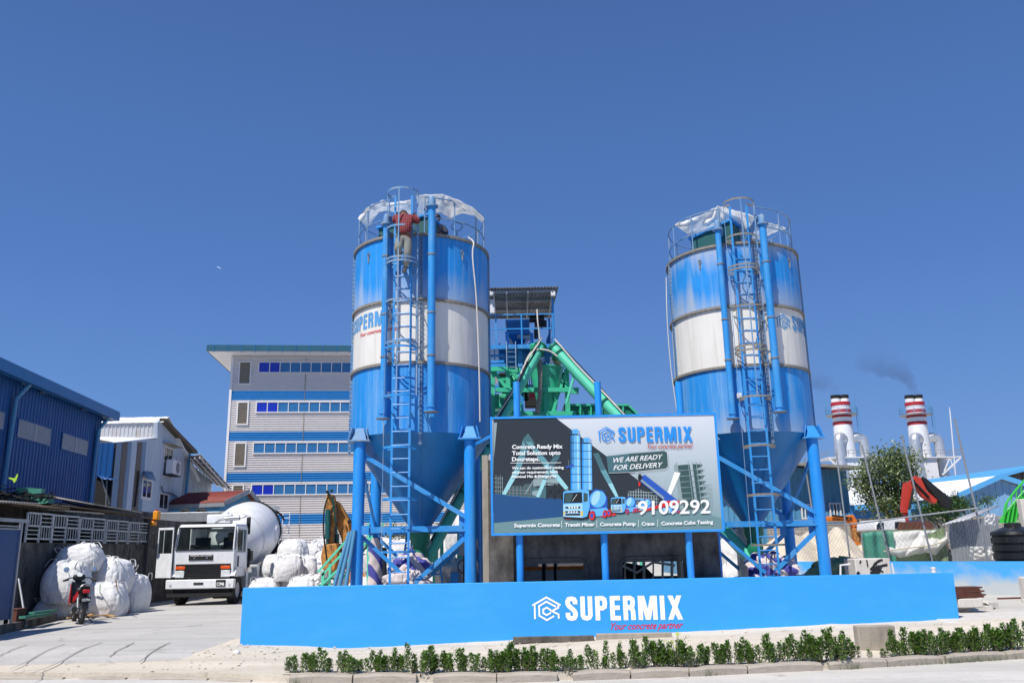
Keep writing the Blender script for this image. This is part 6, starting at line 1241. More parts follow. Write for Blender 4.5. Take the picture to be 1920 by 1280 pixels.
frame_thing('tool_stand', 'small blue tube stand right of the dark green valve', 'stand', [(P(824, 1050, 21), P(830, 1098, 21), .045, .045), (P(796, 1076, 21), P(828, 1076, 21), .04, .04), (P(794, 1076, 21), P(795, 1098, 21), .045, .045)], 'blue', 'rail')
for i, (px, a, w_, lb) in enumerate([(816, 1012, .13, 'left green upright beam under the left silo'), (828, 1010, .08, 'slim green upright beam right beside the left one'), (862, 1000, .14, 'right green upright beam near the grey cabinet')]):
    p = P(px, a, 23); m = MB(); x = p.x; m.bx(x-w_/2, x+w_/2, 22.97, 22.99, 0, p.z); m.bx(x-w_/2, x+w_/2, 23.12, 23.14, 0, p.z); m.bx(x-.012, x+.012, 22.99, 23.12, 0, p.z); tag(build('steel_column', m, 'green'), lb, 'column', 'green uprights under the left silo')
q = P(871, 1030, 21.5); t = thing('control_cabinet', 'grey electric cabinet with black wheel beside the right leg of the left silo', 'cabinet', (q.x, 21.5, 0)); m = MB(); m.bx(-.14, .14, 0, .2, 1.5, 1.95); build('cabinet_body', m, 'steel', t, bev=.01); m = MB(); m.path([(.0+.02*0, -.1, 1.25)]+[(.16*math.cos(a), -.1, 1.25+.16*math.sin(a)) for a in [2*PI*k/14 for k in range(14)]], .015, 6); m.tube((0, 0, 0), (0, 0, 1.5), .04); build('hand_wheel', m, 'dark', t)
m = MB(); a = P(818, 1060, 22.6); m.path([a, (a.x, 22.6, .2)], .022, 8); tag(build('red_hose', m, 'red'), 'thin red hose hanging between the green uprights', 'hose')
m = MB(); q = P(852, 1085, 22.0); m.bx(-.1, .1, -.1, .1, .75, 1.1); o = build('paint_can', m, 'blue', bev=.01); o.location = (q.x, 22, 0); tag(o, 'blue square paint can beside the right green upright', 'can')
m = MB(); q = P(715, 1060, 23.5); m.grid(lambda u, v: (q.x+(.14+.06*nz(u*5, v*4))*math.cos(2*PI*u), 23.5+.12*math.sin(2*PI*u), 1.75*v), 14, 12); o = build('black_cover', m, 'dark_cloth', sharp=180); tag(o, 'tall narrow dark cover standing behind the left silo ladder', 'cover')
m = MB(); q = P(690, 1050, 24.0); m.bx(q.x, q.x+.9, 24, 24.1, 1.32, 1.4); m.bx(q.x+.1, q.x+.16, 24, 24.1, 0, 1.32); m.bx(q.x+.75, q.x+.81, 24, 24.1, 0, 1.32); tag(build('work_table', m, 'trim_white'), 'narrow white work table behind the wrapped column', 'table')
q = P(1362, 1030, 22.4); m = MB(); m.bx(-.12, .14, 0, .3, 0, 2.1); m.bx(.16, .2, .05, .3, 0, 2.3); o = build('grey_cabinet', m, 'galv', bev=.01); o.location = (q.x+.45, 22.4, 0); tag(o, 'tall grey metal cabinet beside the left leg of the right silo', 'cabinet')

# ================================================================ RIGHT SIDE
# low blue perimeter wall
a = P(1925, 1050, 26.6); b = P(1600, 1050, 31.5); c = P(1372, 1053, 36); zt = 1.0
t = thing('perimeter_wall', 'low blue rendered wall, its paint faded to grey near the ground at the right', 'wall', (b.x, b.y, 0))
m = bpy.data.materials.new('wall_fade'); m.use_nodes = True; N = m.node_tree.nodes; L = m.node_tree.links; bs = N['Principled BSDF']; bs.inputs['Roughness'].default_value = .8
tc = N.new('ShaderNodeTexCoord'); sp = N.new('ShaderNodeSeparateXYZ'); L.new(tc.outputs['Object'], sp.inputs[0]); no = N.new('ShaderNodeTexNoise'); no.inputs['Scale'].default_value = 1.3; no.inputs['Detail'].default_value = 9; L.new(tc.outputs['Object'], no.inputs[0])
ma = N.new('ShaderNodeMath'); ma.operation = 'MULTIPLY_ADD'; L.new(no.outputs[0], ma.inputs[0]); ma.inputs[1].default_value = -1.6; ma.inputs[2].default_value = .22; mb_ = N.new('ShaderNodeMath'); mb_.operation = 'ADD'; L.new(ma.outputs[0], mb_.inputs[0]); L.new(sp.outputs['Z'], mb_.inputs[1])
mr = N.new('ShaderNodeMapRange'); mr.inputs[1].default_value = -.3; mr.inputs[2].default_value = .3; L.new(mb_.outputs[0], mr.inputs[0]); mx = N.new('ShaderNodeMix'); mx.data_type = 'RGBA'; L.new(mr.outputs[0], mx.inputs[0]); mx.inputs[6].default_value = (*S(178, 186, 188), 1); mx.inputs[7].default_value = (*S(66, 160, 226), 1); L.new(mx.outputs[2], bs.inputs[0]); MATS['wall_fade'] = m
m = MB()
for p, q in ((a+(a-b)*.8, b), (b, c)): d = (q-p).normalized(); n = V((-d.y, d.x, 0))*(.18 if True else 0); n = -n if n.y < 0 else n; m.hexa([(p.x, p.y, -.1), (q.x, q.y, -.1), (q.x+n.x, q.y+n.y, -.1), (p.x+n.x, p.y+n.y, -.1)], [(p.x, p.y, zt), (q.x, q.y, zt), (q.x+n.x, q.y+n.y, zt), (p.x+n.x, p.y+n.y, zt)])
build('wall_body', m, 'wall_fade', t, w=True)
def lowY(px): # distance of the wall's line at this pixel column
    for p, q in ((a+(a-b)*.8, b), (b, c)):
        r = ray(px, 1040); 
        for k in range(61):
            s = p.lerp(q, k/60)
            if abs(s.x/s.y-r.x/r.y) < .012: return s.y
    return 30
# chain link fence with leaning poles
t = thing('mesh_fence', 'tall chain link fence with leaning grey steel poles behind the low blue wall', 'fence', (b.x, b.y+.3, 0))
POL = [((1508, 860), (1537, 1050)), ((1568, 848), (1594, 1050)), ((1616, 834), (1668, 1048)), ((1690, 815), (1748, 1050)), ((1790, 785), (1852, 1050))]
YS = [34.5, 33.4, 32, 30.6, 29.2]; bt = []
for (p, q), Y in zip(POL, YS): m = MB(); A_ = P(*p, Y); B_ = P(*q, Y); B_ = A_+(B_-A_)*1.0; e = B_+(B_-A_).normalized()*.9; m.tube(A_, e, .032, n=10); build('pole', m, 'galv', t, w=True); bt.append((A_, B_))
m = MB(); m.tube(P(1597, 982, 32.3), P(1835, 952, 29.0), .03, n=10); m.tube(P(1480, 984, 35), P(1597, 982, 32.3), .03, n=10); build('top_rail', m, 'galv', t, w=True)
m = MB(); ra = [(P(1480, 985, 35), P(1490, 1049, 35)), (P(1601, 981, 32.3), P(1610, 1049, 32.3)), (P(1731, 965, 30.5), P(1748, 1049, 30.5)), (P(1833, 952, 29), P(1853, 1049, 29))]
for (t0, b0), (t1, b1) in zip(ra, ra[1:]):
    n = int((t1-t0).length/.16)
    for k in range(n*1): 
        for s in (-1, 1):
            u0 = k/n; u1 = u0+s*.9*(t0-b0).length/(t1-t0).length; uc = max(0, min(1, u1)); f = (uc-u0)/(u1-u0) if u1 != u0 else 1
            p = b0.lerp(b1, u0); q = (b0.lerp(b1, uc)).lerp(t0.lerp(t1, uc), f); m.beam(p, q, .0045, .0045)
build('wire_mesh', m, 'galv', t, w=True)['kind'] = 'stuff'
# block wall at the back
m = MB(); p = P(1440, 985, 46); q = P(1990, 975, 46); m.bx(p.x, q.x, 46, 46.25, 0, P(1520, 981, 46).z); t = thing('block_boundary_wall', 'long grey concrete block wall behind the sand heaps', 'wall', ((p.x+q.x)/2, 46, 0)); build('wall_body', m, 'block', t, w=True); m = MB(); z = P(1520, 981, 46).z
for k in range(8): x = p.x+1+3*k; m.bx(x, x+.3, 45.93, 45.998, 0, z+.05)
m.bx(p.x, q.x, 45.9, 46.3, z+.052, z+.2); build('pier', m, 'concrete', t, w=True)
# sand heaps
def heap(nm, lb, px, Y, w_, h_, seed, dep=3, nrm=1.0):
    c = P(px, 1040, Y); m = MB(); m.grid(lambda u, v: (c.x+(u-.5)*2*w_, Y+(v-.5)*2*dep, max(-.05, h_*(1-abs((u-.5)*2)**1.3-abs((v-.5)*2)**1.5)+.12*h_*nz(u*5, v*5, seed)+.04*nz(u*19, v*19, seed))), 50, 30); return tag(build(nm, m, 'pile_m', sharp=180), lb, 'sand heap', 'pale sand heaps behind the low wall')
heap('sand_heap', 'pale sand heap seen between the two right legs of the right silo', 1475, 39, 3.2, 2.2, 2); heap('sand_heap', 'middle pale sand heap behind the right leg of the right silo', 1520, 41, 3.0, 2.1, 5); heap('sand_heap', 'flat topped pale sand heap left of the green screen', 1570, 38.5, 2.0, 2.3, 9); heap('sand_heap', 'low pale sand heap far right of the digger bucket', 1615, 40, 2.2, 1.5, 12)
heap('sand_heap', 'pale sand heap behind the right silo cone valve', 1425, 37, 2.6, 1.6, 15)
# orange digger
t = thing('backhoe_loader', 'orange backhoe arm with bucket hanging down behind the fence', 'excavator', P(1600, 1020, 42)); m = MB(); poly_arm(m, [(1540, 968), (1588, 967), (1600, 964), (1607, 975), (1610, 992), (1606, 1000), (1598, 985), (1590, 976), (1540, 976)], 42, .35); build('boom', m, 'orange', t, w=True, bev=.03)
m = MB(); poly_arm(m, [(1600, 990), (1613, 990), (1615, 1022), (1608, 1024), (1602, 1010)], 41.9, .4); build('dipper', m, 'rust_orange', t, w=True, bev=.02)
m = MB(); poly_arm(m, [(1596, 1012), (1604, 1014), (1614, 1020), (1612, 1026), (1598, 1022)], 41.7, .8); build('bucket', m, 'orange', t, w=True, bev=.03); m = MB(); m.tube(P(1560, 966, 41.9), P(1590, 970, 41.9), .05); m.beam(P(1603, 988, 41.7), P(1650, 986, 41.7), .08, .08)
for k in range(7): m.beam(P(1608+6*k, 986, 41.7), P(1607+6*k, 994, 41.6), .06, .05)
build('hydraulic_line', m, 'dark', t, w=True); m = MB(); textmb(m, 'JCB', tmap(1584, 975, 1598, 975, 9, lambda x, y: P(x, y, 41.97)), bold=.03); build('lettering', m, 'black', t, w=True)
# green screen, sheeted load, shed and tank
t = thing('green_screen', 'teal green sheet screen fixed on posts behind the fence', 'screen', P(1645, 1045, 33)); m = MB(); p0 = P(1616, 998, 33); p1 = P(1674, 994, 33); m.grid(lambda u, v: (p0.x+(p1.x-p0.x)*u, 33+.07*math.sin(u*16)*v+.05*nz(u*4, v*3), (p0.z+(p1.z-p0.z)*u)*v), 40, 12); build('sheet', m, 'green_sheet', t, w=True, solid=.01); m = MB()
for x in (p0.x+.02, (p0.x+p1.x)/2, p1.x): m.tube((x, 33.1, 0), (x, 33.1, p0.z), .03)
build('post', m, 'galv', t, w=True)
t = thing('covered_stack', 'stack of olive panels covered with a creased white tarpaulin behind the fence', 'stack', P(1715, 1045, 33.5)); m = MB(); x0 = P(1664, 1040, 33.5).x; x1 = P(1776, 1040, 33.5).x; m.bx(x0, x1, 33.5, 35, 0, 2.1); m.corr((P(1752, 1040, 33).x, 33.3), (P(1785, 1040, 33).x, 33.3), 0, 0, 1.9, 2.2, .3, .04); build('panel', m, 'olive_sheet', t, w=True)
top = [(1655, 1001), (1668, 997), (1690, 995), (1720, 994), (1745, 994), (1765, 993), (1776, 997)]; bot = [(1658, 1020), (1668, 1040), (1690, 1045), (1712, 1040), (1735, 1035), (1755, 1040), (1776, 1015)]
def fn(u, v):
    def cv(pts):
        x = u*(len(pts)-1); i = min(len(pts)-2, int(x)); f = x-i; return pts[i][0]*(1-f)+pts[i+1][0]*f, pts[i][1]*(1-f)+pts[i+1][1]*f
    A_ = cv(top); B_ = cv(bot); return P(A_[0]*(1-v)+B_[0]*v, A_[1]*(1-v)+B_[1]*v+1.5*nz(u*9, v*4), 33.6-.45*min(1, v*2)-.12*abs(math.sin(u*13+v*2+2*nz(u*3, v*2)))-.1*math.sin(v*9+u*2))
m = MB(); m.grid(fn, 70, 20); build('tarpaulin', m, 'tarp', t, w=True, sharp=180, solid=.01); m = MB(); m.path(smooth([P(1657, 1033, 32.7), P(1680, 1030, 32.6), P(1710, 1026, 32.6), P(1745, 1022, 32.6), P(1772, 1014, 32.7)]), .02, 6); build('rope', m, 'canvas', t, w=True)
t = thing('metal_shed', 'small grey corrugated metal shed with sloping sheet roof left of the black tank', 'shed', P(1820, 1045, 31)); m = MB()
p = P(1776, 980, 31.5); q = P(1809, 975, 31.5); m.corr((p.x, 31.5), (q.x, 31.5), 0, 0, p.z, q.z, .12, .02); r = P(1870, 968, 32.5); m.corr((q.x, 31.5), (r.x, 32.5), 0, 0, q.z, r.z, .12, .02); build('wall', m, 'galv', t, w=True)
m = MB(); m.sheet(P(1766, 984, 31.0), P(1812, 975, 31.0), P(1874, 948, 33.2), P(1834, 958, 33.4), .15, .03); build('roof', m, 'sheet', t, w=True, solid=.015); m = MB(); m.grid(lambda u, v: P(1846+20*u, 962+22*v+2*nz(u*4, v*4), 31.2+.1*nz(u*5, v*5, 2)), 10, 10); m.grid(lambda u, v: P(1818+48*u, 1024+24*v, 30.8+.35*nz(u*6, v*5, 4)), 16, 12); build('plastic_sheet', m, 'tarp', t, w=True, sharp=50)
q = P(1907, 1040, 29.6); t = thing('water_tank', 'black ribbed plastic water tank at the right edge of the picture', 'tank', (q.x, q.y, 0)); zt_ = P(1895, 983, 29.0).z; m = MB(); R_ = .72; pr = [(0, .2), (R_, .2)]; z = .25
while z < zt_-.35: pr += [(R_, z), (R_, z+.16), (R_-.05, z+.19), (R_-.05, z+.23)]; z += .26
pr += [(R_, z), (R_-.03, z+.1), (.3, zt_-.06), (.25, zt_-.05)]; m.lathe(pr, n=40); build('shell', m, 'tank_black', t); m = MB(); m.lathe([(.26, zt_-.06), (.26, zt_+.04), (.2, zt_+.07), (0, zt_+.07)], n=24); build('lid', m, 'black', t); m = MB(); m.bx(-.8, .8, -.8, .8, 0, .19); build('base', m, 'concrete', t)
# white lorry with folding red crane behind the fence
t = thing('crane_lorry', 'white lorry cab with red folding loader crane behind the covered stack', 'truck', P(1690, 1000, 38)); YL = 38.0
m = MB(); pts = [(1641, 994), (1641, 982), (1646, 975), (1652, 973), (1698, 971), (1700, 994)]; poly_arm(m, pts, YL, 2.1); build('cab', m, 'truck_white', t, w=True, bev=.05)
m = MB(); poly_arm(m, [(1644, 992), (1644, 984), (1648, 979), (1657, 979), (1657, 992)], YL-.03, .02); poly_arm(m, [(1678, 990), (1678, 978), (1690, 977), (1690, 990)], YL-.03, .02); build('window', m, 'glass_dark', t, w=True); m = MB(); poly_arm(m, [(1686, 994), (1688, 978), (1740, 976), (1750, 980), (1752, 994)], YL-.2, 2.4); build('load_box', m, 'brown', t, w=True, bev=.03)
m = MB(); m.bx(P(1645, 1000, YL).x, P(1790, 1000, YL).x, YL+.2, YL+2, .6, 1.3); build('chassis', m, 'dark', t, w=True)
m = MB(); poly_arm(m, [(1698, 976), (1700, 958), (1706, 957), (1708, 976)], YL+.2, .35); build('crane_column', m, 'crane_red', t, w=True)
m = MB(); poly_arm(m, [(1694, 960), (1693, 950), (1698, 905), (1711, 901), (1714, 912), (1709, 929), (1703, 961)], YL+.1, .3); build('lower_boom', m, 'crane_red', t, w=True); m = MB(); poly_arm(m, [(1710, 902), (1718, 892), (1727, 896), (1738, 920), (1758, 937), (1753, 944), (1730, 930), (1720, 912), (1712, 911)], YL+.05, .3); build('upper_boom', m, 'crane_red', t, w=True)
m = MB(); poly_arm(m, [(1727, 895), (1735, 895), (1785, 936), (1782, 953), (1768, 946), (1737, 909)], YL+.1, .35); m.tube(P(1704, 955, YL), P(1713, 914, YL), .05); m.tube(P(1716, 905, YL), P(1742, 932, YL), .05); m.tube(P(1712, 902, YL-.02), P(1712, 902, YL+.5), .09); build('folded_jib', m, 'dark', t, w=True); m = MB(); m.tube(P(1707, 975, YL), P(1705, 955, YL), .07); build('cylinder', m, 'pipe_teal', t, w=True)
# bright green stair at the far right
t = thing('green_gangway', 'bright green steel stair and railing at the right edge', 'stair', P(1905, 960, 36)); m = MB(); poly_arm(m, [(1878, 980), (1882, 968), (1922, 925), (1930, 925), (1930, 945), (1900, 980)], 36, .2); build('stringer', m, 'bright_green', t, w=True); m = MB(); m.path(smooth([P(1883, 965, 35.9), P(1886, 945, 35.9), P(1905, 918, 35.9), P(1930, 890, 35.9)]), .04, 6); m.path([P(1888, 957, 35.9), P(1930, 908, 35.9)], .03, 6)
for k in range(5): m.tube(P(1888+9*k, 960-9*k, 35.9), P(1888+9*k, 940-9.8*k, 35.9), .025)
for k in range(6): m.beam(P(1880+8*k, 980, 35.9), P(1886+8*k, 955-6*k, 35.9), .05, .05)
build('handrail', m, 'bright_green', t, w=True)
m = MB(); p = P(1912, 945, 32); m.box((p.x+.2, 32, 1.5), (.45, .3, 3.2)); tag(build('concrete_pier', m, 'concrete_white', bev=.02), 'grey concrete pillar cut by the right edge above the black tank', 'pillar')
# things at the foot of the blue wall
t = thing('graffiti_block', 'white box with a black sprayed scrawl behind the blue wall', 'block', P(1637, 1070, 21)); p = P(1602, 1047, 21); q = P(1668, 1047, 21); m = MB(); m.bx(p.x, q.x, 21, 21.7, 0, p.z); build('block_body', m, 'concrete_white', t, w=True, bev=.02)
m = MB()
for pts, r in (([(1634, 1070), (1642, 1062), (1650, 1067), (1640, 1074), (1632, 1076)], .075), ([(1636, 1068), (1640, 1057), (1650, 1050), (1655, 1049)], .035), ([(1644, 1064), (1654, 1060), (1664, 1058)], .035), ([(1625, 1049), (1627, 1062)], .02), ([(1614, 1050), (1612, 1056)], .02), ([(1607, 1072), (1611, 1076)], .05), ([(1650, 1068), (1656, 1072)], .025)):
    w_ = smooth([P(x, y, 20.995) for x, y in pts], 4)
    for i in range(len(w_)-1):
        d = (w_[i+1]-w_[i]).normalized(); n = V((-d.z, 0, d.x))*r*.8; m.add([w_[i]-n, w_[i+1]-n, w_[i+1]+n, w_[i]+n], [(0, 1, 2, 3)])
vs = []
for i, v_ in enumerate(m.v): vs.append((v_[0], v_[1]-.00012*(i//4), v_[2]))
m.v = vs; build('scrawl', m, 'black', t, w=True)
m = MB(); m.path([P(1576, 1085, 20.6), P(1576, 1059, 20.6), P(1594, 1057, 20.6)], .025, 6); m.path([P(1672, 1055, 20.8), P(1677, 1080, 20.8)], .02, 6); tag(build('bracket_rod', m, 'trim_white'), 'thin bent white rods beside the graffiti box', 'rod')
q = P(1750, 1066, 25); m = MB(); m.tube((0, 0, 0), (0, 0, .1), .06, n=12); m.lathe([(.07, .1), (.07, .14), (0, .16)], n=12); o = build('pipe_stub', m, 'trim_white'); o.location = (q.x, 25.0, P(1750, 1073, 25).z); 
m = MB(); m.tube((0, 0, -q.z), (0, 0, 0), .05, n=8); o2 = build('pipe', m, 'trim_white', o); tag(o, 'short white capped pipe sticking up behind the blue wall', 'pipe')
crumple(1575, 1070, 23.5, .8, .3, 'olive_sheet', 'grey green sheet bundled behind the right leg of the right silo', 31)
def pileboard(i):
    p = G(1793, 1104); z = .40+.04*i; Y = 20.2; a_ = P(1788, 1090, Y); b_ = P([1832, 1836, 1828, 1834, 1826, 1831][i], 1090, Y); m = MB(); m.beam((a_.x-.2, Y-.1+.04*nz(i*3), z), (b_.x, Y+.25*nz(i*2), z+.02*nz(i*5)), .35, .035); return m
for i in range(6): tag(build('board', pileboard(i), 'brown'), 'rough brown board, %s from the bottom of the pile at the wall end' % ORD[i], 'board', 'brown boards piled at the right end of the blue wall')
for i, (px, Y, s, lb) in enumerate([(1806, 20.2, (.55, .5, .2), 'grey concrete block carrying the brown boards'), (1828, 20.9, (.5, .4, .16), 'pale concrete block behind the one under the boards'), (1845, 21.2, (.35, .35, .22), 'broken concrete lump with black reinforcing bars'), (1800, 20.5, (.4, .4, .16), 'lower concrete block beside the blue wall end')]):
    q = P(px, 1100, Y); m = MB(); m.box((0, 0, s[2]/2), s); o = build('concrete_block', m, 'concrete_white', bev=.02); o.location = (q.x, Y, .0+(.17 if i == 0 else 0)); o.rotation_euler = (0, .05*i, .2*i); tag(o, lb, 'block', 'loose concrete blocks')
m = MB()
for k in range(5): p = P(1829+4*k, 1098+2*k, 20.9); p.z = .17-.02*k; m.path(smooth([p, p+V((.07, -.05, .04-.02*k)), p+V((.16, -.1, .01))]), .012, 5)
tag(build('reinforcing_bar', m, 'dark'), 'bent black bars sticking out by the concrete blocks', 'bars')
q = P(1922, 1095, 23); m = MB(); m.box((0, 0, .35), (.7, .6, .75)); m.box((-.3, -.2, .1), (.5, .3, .15)); o = build('rubble_block', m, 'concrete_white', bev=.05); o.location = (q.x+.62, 23.5, -.05); tag(o, 'rough white rubble block cut off by the right edge', 'block')
q = G(1905, 1124); m = MB(); m.beam((-.5, 0, .04), (.6, .1, .05), .08, .05); m.beam((.2, -.1, .09), (.9, -.2, .1), .1, .06); o = build('timber_scrap', m, 'brown'); o.location = q; tag(o, 'brown timber scrap on the ground at the right edge', 'timber')
q = G(55, 1228, 0); 
m = MB(); m.grid(lambda u, v: (q.x+3.5*0+.05*nz(u*3, v*3)+.12*(u-.5), q.y+.1*(v-.5), .03+.05*nz(u*4, v*4, 3)), 8, 8)
q = G(443, 1229, -.1); m = MB(); m.grid(lambda u, v: (q.x+.07*math.cos(2*PI*u)*math.sin(PI*v)*(1+.4*nz(u*4, v*4)), q.y+.06*math.sin(2*PI*u)*math.sin(PI*v), q.z+.05-.05*math.cos(PI*v)), 12, 8); tag(build('crumpled_paper', m, 'trim_white'), 'small crumpled white paper on the sand left of the hedge', 'paper')

# ---- right hand buildings
def barn(lb, nm, Y, pts_wall, mt, trim=None):
    t = thing(nm, lb, 'building', P(pts_wall[0][0], 1000, Y)); return t
Y = 48; t = thing('ribbed_warehouse', 'blue grey ribbed warehouse with white framed windows behind the right silo', 'building', P(1560, 1000, Y)); F = Face((P(1594, 950, Y).x, Y, 0), (-1, 0, 0), (0, -1, 0)); zr = F.uv(1594, 882)[1]; zl = F.uv(1400, 862)[1]; u1 = F.uv(1300, 900)[0]
p = F.at(u1, 0); q = F.at(0, 0); m = MB(); m.corr((p.x, Y), (q.x, Y), 0, 0, zl, zr, .3, .04, (0, -1, 0)); m.bx(p.x, q.x, Y+.03, Y+12, 0, zr-.01); build('wall', m, 'ware2' if 'ware2' in MATS else 'pipe_teal', t, w=True)
m = MB(); m.hexa([(p.x, Y-1.4, zl-.05), (q.x+.7, Y-1.4, zr-.05), (q.x+.7, Y+12, zr+.9), (p.x, Y+12, zl+.9)], [(p.x, Y-1.4, zl+.1), (q.x+.7, Y-1.4, zr+.1), (q.x+.7, Y+12, zr+1.05), (p.x, Y+12, zl+1.05)]); build('roof', m, 'sheet_grey', t, w=True)
for x0_, x1_, y0_, y1_ in ((1556, 1575, 945, 970), (1503, 1520, 947, 970)):
    a_ = F.uv(x1_, y1_); b_ = F.uv(x0_, y0_); window(F, t, a_[0], b_[0], a_[1], b_[1], .08, (.33, .66), out=.1)
def gable(nm, lb, Y, apex, eL, eR, depth, wallm, roofm, trim, back):
    A_ = P(*apex, Y); L_ = P(*eL, Y); R_ = P(*eR, Y); t = thing(nm, lb, 'building', (A_.x, Y, 0)); m = MB(); m.prism([(L_.x+.4, Y+.5, 0), (R_.x-.4, Y+.5, 0), (R_.x-.4, Y+.5, R_.z-.1), (A_.x, Y+.5, A_.z-.12), (L_.x+.4, Y+.5, L_.z-.1)], (0, depth-1, 0)); build('wall', m, wallm, t, w=True)
    d = V((back, depth, 0)); m = MB(); m.prism([L_, A_, A_+d, L_+d], (0, 0, .08)); m.prism([A_, R_, R_+d, A_+d], (0, 0, .081)); build('roof', m, roofm, t, w=True)
    m = MB(); m.beam(L_-V((0, .05, 0)), A_-V((0, .05, 0)), .08, .35, (0, 0, 1)); m.beam(A_-V((0, .06, 0)), R_-V((0, .06, 0)), .08, .35, (0, 0, 1)); build('fascia', m, trim, t, w=True); 
    m = MB(); n = int((R_.x-L_.x)/.5)
    for k in range(n): x = L_.x+.6+.5*k; f = (x-L_.x)/(A_.x-L_.x) if x < A_.x else (R_.x-x)/(R_.x-A_.x); m.bx(x, x+.1, Y+.46, Y+.499, 0, L_.z-.3+(A_.z-L_.z)*max(0, min(1, f)))
    build('rib', m, wallm, t, w=True)['kind'] = 'stuff'; return t
mat('pale_blue', S(116, 158, 196), .6, var=.05); mat('sky_trim', S(84, 160, 214), .5, var=.03)
gable('gable_shed', 'pale blue gabled warehouse with bright blue verge at the far right', 62, (1876, 893), (1795, 929), (2010, 935), 30, 'pale_blue', 'sheet_white', 'sky_trim', -9)
m = MB(); p = [P(1726, 929, 66), P(1793, 928, 64), P(1880, 893, 90), P(1742, 915, 92)]; m.add(p, [(0, 1, 2, 3)]); o = build('white_roof', m, 'sheet_white', None, solid=.15); o.name = 'long_roof'
t = thing('low_warehouse', 'long low white roofed building between the tree and the gabled warehouse', 'building', P(1760, 940, 66)); m = MB(); a_ = P(1592, 948, 66); b_ = P(1800, 930, 66); za_ = a_.z; m.bx(a_.x, b_.x, 66, 80, 0, b_.z-.3); build('wall', m, 'fascia', t, w=True); m = MB(); m.hexa([(a_.x, 65, a_.z), (b_.x, 65, b_.z-.1), (b_.x, 85, b_.z+2.2), (a_.x, 85, a_.z+1.6)], [(a_.x, 65, a_.z+.15), (b_.x, 65, b_.z+.1), (b_.x, 85, b_.z+2.4), (a_.x, 85, a_.z+1.8)]); build('roof', m, 'sheet_white', t, w=True)
bpy.data.objects.remove(o)
m = MB(); m.bx(a_.x, b_.x, 64.9, 64.98, a_.z-.35, a_.z-.02); build('fascia', m, 'sky_trim', t, w=True)
gable('blue_shed', 'distant blue edged warehouse roof rising at the right border', 95, (1965, 868), (1845, 900), (2100, 920), 30, 'concrete_dark', 'sky_trim', 'sky_trim', -4)

